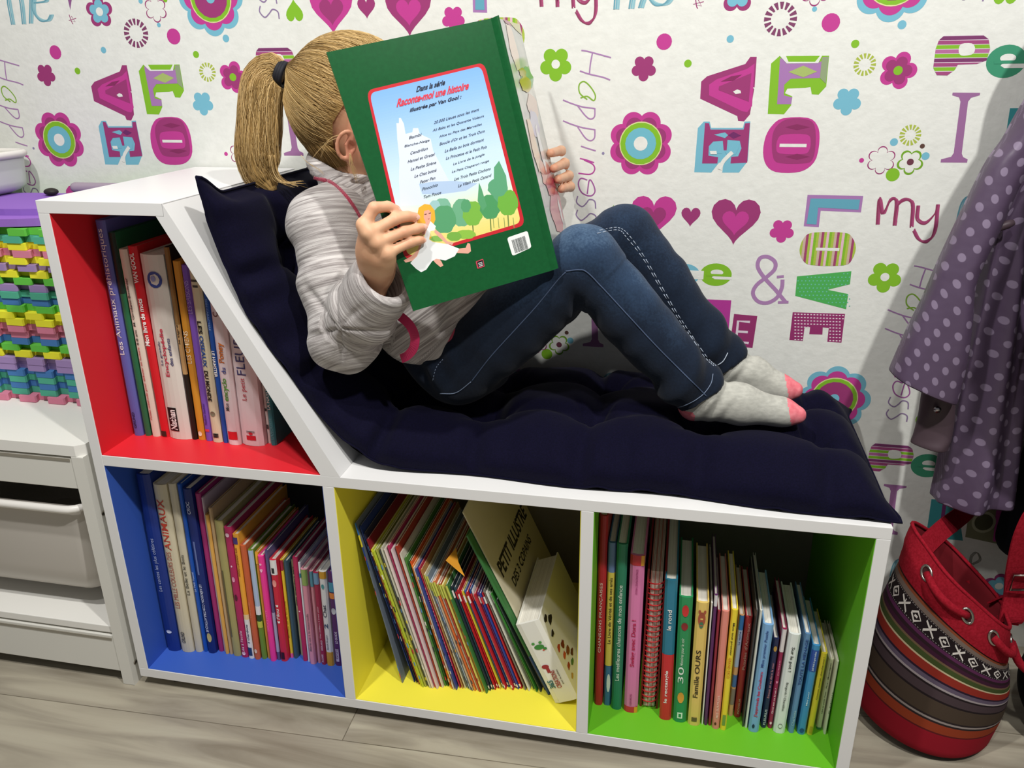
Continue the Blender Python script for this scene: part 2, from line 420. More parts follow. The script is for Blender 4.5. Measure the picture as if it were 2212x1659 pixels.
# letter L (turned), green and lilac
L0 = [(1057, 265), (1292, 263), (1278, 408), (1242, 447), (1210, 445), (1204, 410), (1180, 415), (1095, 418), (1083, 440), (1118, 455), (1112, 498), (1078, 540), (1002, 538), (1018, 300)]
e_poly(L0, GRN); an = c3w(*L0[0])
e_poly([(1060, 275), (1085, 280), (1095, 297), (1235, 297), (1255, 290), (1262, 270), (1290, 268), (1276, 360), (1250, 368), (1110, 372), (1080, 400), (1078, 450), (1118, 460), (1112, 492), (1046, 492)], PUR, 1, an=an)
e_poly([(1100, 340), (1170, 310), (1235, 338), (1170, 365)], '#a5b86a', 2, an=an)
e_poly([(1258, 275), (1290, 268), (1276, 395), (1248, 368)], '#8fa07a', 2, an=an)
e_poly([(1057, 262), (1087, 262), (1100, 292), (1225, 292), (1250, 262), (1258, 264), (1240, 298), (1092, 300)], 'W', 3, an=an)
# letter E (turned), blue with plum inlay
E0 = [(700, 574), (728, 574), (735, 604), (885, 604), (892, 574), (920, 573), (908, 760), (866, 815), (787, 815), (794, 765), (772, 768), (735, 815), (655, 813), (672, 605)]
e_poly(E0, BLU); an = c3w(*E0[0])
e_poly([(706, 580), (725, 582), (732, 612), (888, 612), (895, 582), (918, 580), (905, 768), (826, 772), (830, 740), (862, 738), (878, 700), (870, 665), (812, 660), (808, 710), (794, 710), (790, 665), (745, 668), (724, 690), (722, 735), (768, 742), (764, 772), (692, 772)], MAR, 1, an=an)
e_poly([(812, 672), (868, 680), (864, 700), (850, 730), (812, 735), (800, 715), (815, 712)], BLU, 2, an=an)
e_poly([(735, 680), (785, 680), (785, 725), (735, 722), (728, 700)], BLU, 2, an=an)
e_poly([(748, 636), (800, 625), (815, 638), (800, 652)], BLU, 2, an=an); e_poly([(815, 638), (840, 622), (876, 640), (840, 655)], '#6f2d66', 2, an=an)
e_poly([(728, 712), (760, 712), (762, 728), (732, 728)], 'W', 3, an=an)
e_stroke([(835, 718), (812, 740), (790, 765), (775, 800)], .006, 'W', 3, an=an)
# letter O (turned)
O0 = [(1075, 558), (1190, 556), (1235, 590), (1247, 650), (1232, 745), (1190, 795), (1130, 815), (1040, 812), (995, 780), (980, 720), (992, 645), (1025, 590)]
q = [tuple(t) for t in crs([c3w(*t) for t in O0], 3, True)]; an = q[0]; E(0, q, MAG, an)
q = [tuple(t) for t in crs([c3w(*t) for t in [(1095, 562), (1180, 562), (1222, 590), (1228, 680), (1212, 755), (1165, 772), (1060, 770), (1028, 745), (1022, 660), (1040, 600)]], 3, True)]; E(1, q, MAR, an)
q = [tuple(t) for t in crs([c3w(*t) for t in [(1080, 635), (1185, 635), (1205, 665), (1195, 715), (1160, 728), (1060, 725), (1042, 700), (1050, 655)]], 3, True)]; E(2, q, MAG, an)
e_stroke([(1058, 686), (1185, 687)], .0048, 'W', 3, an=an, smooth=False)
for dy in (600, 740):
    e_poly([(1085, dy), (1140, dy-14), (1200, dy), (1140, dy+14)], '#86305f', 2, an=an)
# striped P
P0 = [(1835, 168), (2020, 166), (2045, 185), (2052, 230), (2035, 285), (1990, 302), (1900, 305), (1885, 330), (1850, 356), (1800, 355), (1783, 320), (1795, 230), (1810, 190)]
bands = []; z = 0; cols = ['#a04a7c', GRN, '#a04a7c', '#7b3b6a', GRN, '#b3699a', GRN, '#a04a7c', '#7b3b6a']
for k in range(9): bands.append((k/9, (k+.86)/9, cols[k])); bands.append(((k+.86)/9, (k+1)/9, '#d9c9d6'))
e_bands(P0, 1, bands, 1)
q = [tuple(t) for t in crs([c3w(*t) for t in [(1915, 208), (1965, 205), (1980, 225), (1975, 250), (1955, 260), (1915, 262), (1903, 240)]], 3, True)]; E(2, q, 'W', c3w(*P0[0]))
# round green "e"
def e_round_e(cx, cz, w, h, col):
    an = (cx, cz)
    E(0, disc(cx, cz, w/2, 28, h/2), col, an); E(1, disc(cx+w*.03, cz+h*.10, w*.20, 18, h*.13), 'W', an)
    E(1, [(cx+w*.22, cz+h*.02), (cx+w*.52, cz+h*.02), (cx+w*.52, cz-h*.20), (cx-.02*w, cz-h*.20), (cx-.12*w, cz-h*.13), (cx-.1*w, cz-h*.08)][1:], 'W', an)
    E(2, [(cx-w*.3, cz+h*.03), (cx+w*.495, cz+h*.03), (cx+w*.495, cz-h*.07), (cx-w*.3, cz-h*.07)], col, an)
p = c3w(2128, 290); e_round_e(p[0], p[1], 0.052, 0.044, '#3f9270')
# serif I
e_poly([(1875, 437), (2005, 438), (2003, 450), (1962, 462), (1948, 480), (1918, 725), (1925, 742), (1946, 752), (1943, 768), (1818, 767), (1820, 752), (1868, 740), (1880, 722), (1912, 480), (1905, 460), (1873, 450)], '#9a6a98')
# L (blue with lilac rim)
e_poly([(1190, 920), (1453, 925), (1442, 1003), (1252, 995), (1243, 1073), (1172, 1068)], PUR); an = c3w(1190, 920)
e_poly([(1205, 937), (1438, 942), (1430, 990), (1240, 980), (1232, 1060), (1185, 1057)], '#62a3b8', 1, an=an)
# O striped (vertical stripes)
q0 = [(1215, 1098), (1360, 1098), (1400, 1120), (1418, 1170), (1400, 1225), (1360, 1253), (1210, 1252), (1168, 1228), (1152, 1180), (1172, 1125)]
cols = ['#a9c04a', '#c9b0a0', '#a0466e', '#a9c04a', '#e3b9c9', GRN]
bands = [(k/22, (k+1.02)/22, cols[k % 6]) for k in range(22)]
an = c3w(*q0[0]); qs = [tuple(t) for t in crs([c3w(*t) for t in q0], 3, True)]
lo = min(t[0] for t in qs); hi = max(t[0] for t in qs)
for t in tri2(qs):
    for a, b, col in bands:
        c = clip_band([qs[i] for i in t], 0, lo+(hi-lo)*a, lo+(hi-lo)*b)
        if len(c) > 2: E(1, c, col, an)
e_stroke([(1230, 1176), (1340, 1178)], .0045, 'W', 2, an=an, smooth=False)
# V green with dots
V0 = [(1140, 1305), (1397, 1280), (1390, 1342), (1285, 1368), (1382, 1388), (1372, 1460), (1132, 1397)]
e_poly(V0, '#4fae58'); an = c3w(*V0[0])
for r in range(10):
    for k in range(14):
        x = 1145+k*18+(r % 2)*9; y = 1292+r*17
        up = 1305-25*(x-1140)/257+8; dn = 1397+63*(x-1132)/240-8
        notch = x > 1290 and abs(y-1366) < 12+(x-1290)*.12
        if up < y < dn and not notch: e_dot(c3w(x, y), 3*k3, '#6cbfa8', 1, an=an)
# E maroon with white dashes
q0 = [(1120, 1474), (1367, 1482), (1350, 1618), (1283, 1614), (1290, 1548), (1262, 1546), (1260, 1580), (1198, 1578), (1202, 1545), (1176, 1544), (1168, 1610), (1104, 1606)]
e_poly(q0, '#93326a'); an = c3w(*q0[0])
for r in range(9):
    for k in range(16):
        x = 1128+k*15; y = 1483+r*15+(x-1128)*.03
        if x+8 > 1364-(y-1482)*.12: continue
        if y > 1545 and (1170 < x < 1285): continue
        e_poly([(x, y-2.5), (x+8, y-2.5), (x+8, y+2.5), (x, y+2.5)], '#e6d3dd', 1, an=an)
# "my" sketched with a pen
for j, (dx, dy) in enumerate([(0, 0), (7, 4), (-5, 6), (3, -5)]):
    cc = ['#9b3f6e', '#a84a74', '#8d3a5c', '#a04a70'][j]
    e_stroke([(1520+dx, 1060), (1530+dx, 935+dy), (1545+dx, 1010), (1580, 945+dy), (1610+dx, 950), (1600+dx, 1065)], .0022, cc, j % 3, an=c3w(1660, 1030))
    e_stroke([(1603+dx, 1050), (1612, 975+dy), (1645+dx, 942+dy), (1685+dx, 960), (1680+dx, 1068+dy)], .0022, cc, j % 3, an=c3w(1660, 1030))
    e_stroke([(1712+dx, 970), (1708+dx, 1030+dy), (1745, 1052+dy), (1790, 1010), (1805+dx, 965)], .0018, cc, j % 3, an=c3w(1660, 1030))
    e_stroke([(1805+dx, 965), (1790+dx, 1090), (1755, 1138+dy), (1715+dx, 1130), (1692+dx, 1085+dy)], .0018, cc, j % 3, an=c3w(1660, 1030))
# "me" sketched in blue (traced at upper left)
for j, (dx, dy) in enumerate([(0, 0), (12, 5), (-10, 8), (6, -8)]):
    cc = ['#79aebd', '#8fbcc6', '#6aa0b0', '#9cc5cc'][j]
    e_stroke([(90+dx, 168), (60+dx, -10), (80, -60), (140+dx, -20), (165+dx, 165)], .0024, cc, j % 3, conv=c1w, an=c1w(200, 30))
    e_stroke([(160+dx, -20), (190, -60), (215+dx, -10), (212+dx, 160)], .0024, cc, j % 3, conv=c1w, an=c1w(200, 30))
    e_stroke([(240+dx, 20), (320+dx, 5), (300, -60+dy), (245+dx, -40), (230+dx, 60), (270, 130+dy), (330+dx, 140), (355+dx, 100)], .0022, cc, j % 3, conv=c1w, an=c1w(200, 30))
# "Happiness" handwriting (turned, reading downwards)
HP = '#a87fb0'
han = c3w(150, 560)
def hs(pts, col=HP, w=.0021): e_stroke(pts, w, col, 1, an=han)
hs([(122, 238), (150, 242), (225, 262), (262, 272)]); hs([(115, 335), (160, 350), (225, 365), (258, 378)]); hs([(175, 248), (165, 300), (160, 350)])
hs([(150, 470), (115, 440), (112, 400), (135, 385), (165, 410), (188, 450), (180, 475), (150, 455), (118, 462)], '#86b03c')
hs([(35, 472), (80, 490), (130, 505), (185, 512)]); hs([(105, 500), (140, 545), (165, 562), (184, 550), (186, 510)])
hs([(35, 570), (80, 588), (130, 603), (185, 612)]); hs([(105, 600), (140, 650), (165, 664), (184, 650), (186, 610)])
hs([(120, 690), (150, 700), (190, 712)]); e_dot(c3w(225, 724), .0022, '#8d84a8', 1, an=han)
hs([(115, 748), (145, 755), (182, 768)], '#b3479a'); hs([(135, 755), (175, 775), (185, 800), (165, 822), (108, 818)], '#b3479a')
hs([(150, 850), (120, 842), (108, 870), (125, 910), (165, 925), (186, 905), (178, 870), (160, 850), (150, 915)], '#a05a9c')
hs([(105, 925), (100, 955), (125, 975), (145, 960), (160, 942), (185, 950), (190, 985)], '#8f7aa0')
hs([(105, 990), (98, 1015), (120, 1040), (145, 1025), (165, 1008), (190, 1020), (192, 1050)], '#8f7aa0')
# letters "ce" of peace, ampersand
an = c3w(620, 1290)
q = c3w(612, 1296); E(0, disc(q[0], q[1], .024, 26, .018), BLU, an); E(1, disc(q[0]+.008, q[1], .014, 20, .0075), 'W', an)
E(1, [(q[0]+.006, q[1]-.0072), (q[0]+.03, q[1]-.0072), (q[0]+.03, q[1]+.0072), (q[0]+.006, q[1]+.0072)], 'W', an)
p = c3w(757, 1297); e_round_e(p[0], p[1], .051, .038, GRN)
for pts, w in (([(1085, 1425), (1040, 1370), (985, 1310), (955, 1260), (965, 1220), (1000, 1212), (1035, 1235), (1035, 1270), (1000, 1305), (950, 1345), (932, 1385), (955, 1422), (1000, 1430), (1045, 1405), (1068, 1360), (1072, 1320)], .0062),
               ([(1045, 1308), (1078, 1305)], .0045), ([(1050, 1428), (1100, 1426)], .0045)):
    e_stroke(pts, w, '#a97fae', 1, an=c3w(1000, 1320))
# V in magenta square, E in maroon square
e_poly([(642, 1410), (830, 1418), (808, 1668), (650, 1650)], '#b03a92'); an = c3w(642, 1410)
e_stroke([(680, 1500), (725, 1610), (782, 1478)], .0026, '#c45fae', 1, an=an, smooth=False)
e_poly([(843, 1482), (953, 1492), (930, 1643), (822, 1632)], '#94346a'); an = c3w(843, 1482)
e_stroke([(918, 1520), (862, 1516), (852, 1612), (912, 1620)], .0042, '#ddd0da', 1, an=an, smooth=False); e_stroke([(858, 1565), (908, 1568)], .0040, '#ddd0da', 1, an=an, smooth=False)
# L and O blocks seen low beside the coat (only where the paper shows them)
an = wz(2030, 1120)
E(0, [wz(*t) for t in [(2012, 1078), (2068, 1082), (2080, 1168), (2000, 1160)]], '#3d8f95', an)
for pts in ([(2040, 1090), (2035, 1128), (2028, 1142)], [(2020, 1142), (2068, 1146)]): 
    for quad in stroke2([wz(*t) for t in pts], .006, False): E(1, [tuple(x) for x in quad], '#6b2f63', an)
an = wz(2130, 1130)
E(0, [wz(*t) for t in [(2095, 1090), (2162, 1100), (2155, 1175), (2085, 1160)]], '#7d8062', an)
p = wz(2125, 1128); E(1, disc(p[0], p[1], .019, 24, .021), '#a9ad90', an); E(2, disc(p[0], p[1], .0145, 24, .016), '#4b4d35', an)
for pts in ([(2098, 1218), (2115, 1208), (2108, 1192), (2096, 1202), (2096, 1222), (2110, 1232)],):
    for j in range(3):
        for quad in stroke2([wz(t[0]+j*2, t[1]+j) for t in pts], .0012, True): E(1, [tuple(x) for x in quad], '#8a8a80', wz(2105, 1212))
emit()
WALL.build('wall_back', kind='structure')

# floor: grey oak laminate, boards running along the wall
def floor_mat():
    m = bpy.data.materials.new('laminate'); m.use_nodes = True; nt = m.node_tree; b = nt.nodes['Principled BSDF']
    tc = node(nt, 'ShaderNodeTexCoord')
    br = node(nt, 'ShaderNodeTexBrick'); br.offset = 0.37; br.inputs['Scale'].default_value = 1.0
    br.inputs['Brick Width'].default_value = 1.28; br.inputs['Row Height'].default_value = 0.19; br.inputs['Mortar Size'].default_value = 0.0008
    br.inputs['Color1'].default_value = (0.25, 0.25, 0.25, 1); br.inputs['Color2'].default_value = (0.8, 0.8, 0.8, 1); br.inputs['Mortar'].default_value = (0, 0, 0, 1)
    mp0 = node(nt, 'ShaderNodeMapping'); mp0.inputs['Location'].default_value = (0.42, 0.06, 0); mp0.inputs['Rotation'].default_value = (0, 0, math.radians(-1.5))
    nt.links.new(tc.outputs['Object'], mp0.inputs[0]); nt.links.new(mp0.outputs[0], br.inputs['Vector'])
    mp = node(nt, 'ShaderNodeMapping'); mp.inputs['Scale'].default_value = (1.6, 13, 1)
    nt.links.new(tc.outputs['Object'], mp.inputs[0])
    add = node(nt, 'ShaderNodeVectorMath', operation='ADD'); sc = node(nt, 'ShaderNodeVectorMath', operation='SCALE'); sc.inputs['Scale'].default_value = 7.0
    nt.links.new(br.outputs['Color'], sc.inputs[0]); nt.links.new(mp.outputs[0], add.inputs[0]); nt.links.new(sc.outputs[0], add.inputs[1])
    n1 = node(nt, 'ShaderNodeTexNoise'); n1.inputs['Scale'].default_value = 1.6; n1.inputs['Detail'].default_value = 6; n1.inputs['Distortion'].default_value = 1.2
    nt.links.new(add.outputs[0], n1.inputs['Vector'])
    cr = node(nt, 'ShaderNodeValToRGB'); nt.links.new(n1.outputs['Fac'], cr.inputs[0])
    e = cr.color_ramp.elements; e[0].position = .30; e[0].color = lin('#857c6c'); e[1].position = .74; e[1].color = lin('#b6b09d')
    x = e.new(.45); x.color = lin('#9b9383'); x = e.new(.58); x.color = lin('#aca492')
    mx = node(nt, 'ShaderNodeMixRGB', blend_type='MULTIPLY'); mx.inputs['Fac'].default_value = 1
    rr = node(nt, 'ShaderNodeValToRGB'); nt.links.new(br.outputs['Fac'], rr.inputs[0]); rr.color_ramp.elements[0].color = (1,1,1,1); rr.color_ramp.elements[1].color = (.45,.43,.4,1)
    nt.links.new(cr.outputs[0], mx.inputs[1]); nt.links.new(rr.outputs[0], mx.inputs[2]); nt.links.new(mx.outputs[0], b.inputs['Base Color'])
    b.inputs['Roughness'].default_value = 0.42
    return m
fl = MB(); fl.add([(-2.2, -2.6, 0), (3.0, -2.6, 0), (3.0, YW, 0), (-2.2, YW, 0)], [(0,1,2,3)], floor_mat()); fl.build('floor', kind='structure')
# ================================================================== white bench bookcase with coloured compartments
T_ = 0.01747; CW = 0.3583; H1 = 0.38747; H2 = 0.36573; Z0 = 0.02; DY = 0.388
ZB = Z0+T_; ZM0 = ZB+H1; ZM1 = ZM0+T_; ZT0 = ZM1+H2; ZT1 = ZT0+T_
XA, XB = T_, T_+CW; XC, XD = 2*T_+CW, 2*T_+2*CW; XE, XF = 3*T_+2*CW, 3*T_+3*CW; XG = XF+T_
m_white = mat('#e6e5e4', 0.38, spec=0.4); RED, BLUE, YEL, GREEN = '#da2833', '#3a60bd', '#f3e748', '#6abb26'
unit = thing('bench_bookcase', 'white bench bookcase with red, blue, yellow and green lined compartments and a slanted backrest', 'bookcase', (XG/2, DY/2, Z0))
def board(name, lo, hi, m=m_white, **kw):
    b = MB(); b.box(lo, hi, m); return b.build(name, unit, bevel=0.0007, **kw)
board('side_panel', (0, 0, ZB), (T_, DY, ZT0)); board('side_panel', (XF, 0, ZB), (XG, DY, ZM0))
board('divider', (XB, 0, ZB), (XC, DY, ZM0)); board('divider', (XD, 0, ZB), (XE, DY, ZM0))
board('bottom_board', (0, 0, Z0), (XG, DY, ZB)); board('seat_board', (T_, 0, ZM0), (XG, DY, ZM1))
tl = aty(352, 449, 0); XTR = tl[0]     # right end of the top board
board('top_board', (0, 0, ZT0), (XTR, DY, ZT1))
# slanted backrest board, a parallelogram in the front view
sl = MB(); pl = [(XTR, ZT1-.0005), (XTR-.030, ZT0), (XTR-.0302, ZT0)]
s_in0 = aty(352, 468, 0); s_in1 = (XB+.001, ZM1)
xo1 = aty(735, 1034, 0)[0]
para = [(XTR-0.001, ZT1), (XTR-0.001-0.0, ZT0), (aty(337, 470, 0)[0], ZT0), (aty(692.6, 1025, 0)[0], ZM1), (xo1, ZM1)]
sl.prism(para, lambda x, z: (x, 0, z), lambda x, z: (x, DY, z), m_white); sl.build('backrest_board', unit, bevel=0.0006)
for nm, (x0, x1, z0, z1), c in (('blue_lining', (XA, XB, ZB, ZM0), BLUE), ('yellow_lining', (XC, XD, ZB, ZM0), YEL), ('green_lining', (XE, XF, ZB, ZM0), GREEN)):
    b = MB(); m = mat(c, 0.45); e = 0.0008
    b.box((x0, .001, z0), (x0+e, DY-.006, z1), m); b.box((x1-e, .001, z0), (x1, DY-.006, z1), m); b.box((x0, .001, z0), (x1, DY-.006, z0+e), m)
    b.build(nm, unit, label=nm.replace('_', ' ')+' on the inner walls of one compartment')
b = MB(); m = mat(RED, 0.45); b.box((XA, .001, ZM1), (XA+.0008, DY-.006, ZT0), m); b.box((XA, .001, ZM1), (aty(692.6, 1025, 0)[0]-.001, DY-.006, ZM1+.0008), m)
b.build('red_lining', unit, label='red lining on the inner walls of one compartment')
b = MB(); b.box((0.002, DY-.006, ZB-.005), (XG-.002, DY-.002, ZM0+.003), mat('#8a8378', .7))
b.prism([(0.002, ZM0+.003), (0.002, ZT0+.002), (XTR-.03, ZT0+.002), (XB, ZM0+.003)], lambda x, z: (x, DY-.006, z), lambda x, z: (x, DY-.002, z), mat('#5f1c1c', .7))
b.build('back_panel', unit, label='thin dark back panel')
for x, y in ((.05, .03), (XB+.01, .03), (XD+.01, .03), (XG-.05, .03), (.05, .34), (XG-.05, .34)):
    b = MB(); b.tube([(x, y, 0.0005), (x, y, Z0)], .012, mat('#3a2f26', .6), 12); b.build('foot', unit)
# ================================================================== books and magazines in the compartments
m_page = noisy_mat('paper', '#d9d4c8', '#efebe0', (400, 1, 1), 3, 0.9, detail=1)
M_PLASTIC = 0.32
def make_book(name, t, h, d, color, x, y, z, lean, label, cat='book', group=None, texts=(), bands=(), marks=(), soft=False, page=None, rough=0.35, cover=None, yaw=0.0, hollow=False, round_=True):
    """x: left foot of the spine, y: depth of the spine, lean: + = head to the left (radians)"""
    T = Matrix.Translation((x, y, z)) @ Matrix.Rotation(-lean, 4, 'Y') @ Matrix.Rotation(yaw, 4, 'Z')
    if lean < 0: T = Matrix.Translation((x+t, y, z)) @ Matrix.Rotation(-lean, 4, 'Y') @ Matrix.Rotation(yaw, 4, 'Z') @ Matrix.Translation((-t, 0, 0))
    root = thing(name, label, cat, (x, y, z), group)
    mc = mat(color, rough); b = MB(); bt = min(0.0022, t*0.16) if not soft else min(0.0006, t*.2)
    over = 0.003 if not soft else 0.0
    # cover: U profile with a slightly rounded spine, extruded along the height
    k = 5; prof = []
    bulge = (min(0.0035, t*0.12) if round_ else 0) if not soft else t*0.25
    outer = [(0, d), (0, 0.002)]+[(t*i/k, 0.002-bulge*math.sin(PI*i/k)-0.002*(1 if 0 < i < k else 0)) for i in range(1, k)]+[(t, 0.002), (t, d)]
    inner = [(t-bt, d), (t-bt, 0.003)]+[(t-bt-(t-2*bt)*i/k, 0.004-bulge*.8*math.sin(PI*i/k)) for i in range(1, k)]+[(bt, 0.003), (bt, d)]
    poly = outer+inner; n = len(poly)
    fs = [T @ Vector((p[0], p[1], 0)) for p in poly]+[T @ Vector((p[0], p[1], h)) for p in poly]
    side = [(i, (i+1) % n, n+(i+1) % n, n+i) for i in range(n)]
    capf = []; m_ = len(outer)
    for i in range(m_-1): capf.append((i, i+1, n-2-i, n-1-i)); capf.append((n+i+1, n+i, n+n-1-i, n+n-2-i))
    b.add(fs, side+capf, mc)
    def sp(u, f, e=0.0):   # point on the spine: u across 0..1, f up the height 0..1
        yy = (-bulge*math.sin(PI*min(max(u, 0), 1)) if 0.02 < u < 0.98 else 0.002*(1-0)) ; yy = min(yy, 0.0019)
        return tuple(T @ Vector((t*u, yy-0.00045-e, h*f)))
    def strip(u0, u1, f0, f1, m, e=0.0):
        us = [u0+(u1-u0)*i/6 for i in range(7)]
        b.add([sp(u, f0, e) for u in us]+[sp(u, f1, e) for u in us], [(i, i+1, 8+i, 7+i) for i in range(6)], m)
    for (f0, f1, c) in bands: strip(.0, 1., f0, f1, mat(c, rough))
    for mk in marks:
        typ, u, f, su, sf, c = mk[:6]
        if typ == 'box': strip(u-su/2, u+su/2, f-sf/2, f+sf/2, mat(c, rough), 0.00015)
        else:
            pts = disc(u, f, su/2, 14, sf/2) if typ == 'disc' else [(p[0], p[1]) for p in heart_pts(u, f, su, sf)]
            b.flat(pts, lambda a, c_: sp(a, c_, 0.0003), mat(c, rough))
    for tx in texts:
        s_, f0, f1, c = tx[:4]; dn = len(tx) > 4 and tx[4] == 'dn'; u0, u1 = (tx[5], tx[6]) if len(tx) > 6 else (.25, .75); bold = tx[7] if len(tx) > 7 else 0.012
        if dn: put_text(b, s_, lambda a, c_: sp(u0+(u1-u0)*c_, f1-(f1-f0)*a, 0.00035), mat(c, rough), 0, 1, 0, 1, bold)
        else: put_text(b, s_, lambda a, c_: sp(u1-(u1-u0)*c_, f0+(f1-f0)*a, 0.00035), mat(c, rough), 0, 1, 0, 1, bold)
    if cover: cover(b, lambda yy, zz: tuple(T @ Vector((t+0.0004, yy*d, zz*h))), t)
    b.build('cover', root)
    p = MB(); p.box((bt, 0.0035, over), (t-bt, d-over*1.0-0.001, h-over-(0.0006 if soft else 0)), page or m_page, T); p.build('pages' if soft else 'page_block', root)
    return root
def place(conv, row, zs, y_lim=(0.045, 0.12)):
    bl, br, yb, tl, yt = row
    p = atz(*conv(bl, yb), zs); y = min(max(p[1], y_lim[0]), y_lim[1])
    a = aty(*conv(bl, yb), y); c = aty(*conv(br, yb), y); q = aty(*conv(tl, yt), y)
    return y, a[0], c[0], q[0], q[2]
def cr_(x, y): return (200+x*.35568, 450+y*.35568)
def cb_(x, y): return (220+x*.30134, 1000+y*.30134)
def cg_(x, y): return (1240+x*.34908, 1080+y*.34908)
def cy_(x, y): return (720+x*.31339, 1040+y*.31339)
def row_of(conv, rows, zs, xmin, xmax, limit=None, lean_k=1.0, leanclip=(-.08, .12), group=None, back=DY-.012, tk=1.0):
    xcur = xmin; placed = []
    for r in rows:
        y, xl, xr, xt, zt = place(conv, r['p'], zs); h = zt-zs; t = max(xr-xl, .003)*tk
        ln = math.atan2(xl-xt, h)*lean_k
        placed.append([y, xl, t, h, ln, r])
    for k, q in enumerate(placed):   # smooth the lean over neighbours
        ls = [placed[j][4] for j in range(max(0, k-2), min(len(placed), k+3))]
        q[4] = min(max(sorted(ls)[len(ls)//2], leanclip[0]), leanclip[1])
    for k in range(1, len(placed)):  # a book may not lean further left than the one before it, unless short of it
        pass
    for k, (y, xl, t, h, ln, r) in enumerate(placed):
        xl = max(xl, xcur); t = min(t, xmax-xl-.0005)
        if t < .0025: continue
        step = t/math.cos(ln)
        if limit: h = min(h, limit(xl+step)-zs)
        d = min(r.get('d', .7)*h, back-y-.002, r.get('dm', .3))
        kw = {kk: vv for kk, vv in r.items() if kk not in ('p', 'c', 'l', 'd', 'dm', 'n', 'g')}
        make_book(r.get('n', 'book'), t-.0004, h, d, r['c'], xl, y, zs+.0009, ln, r['l'], group=r.get('g', group), **kw)
        if k+1 < len(placed):
            nx_ = placed[k+1]; nx_[4] = min(max(nx_[4], ln-.02), ln+.004)
            if nx_[4] > ln: step += min(h, nx_[3])*(nx_[4]-ln)*1.05
        xcur = xl+step+.0009
WT = '#f0eeea'
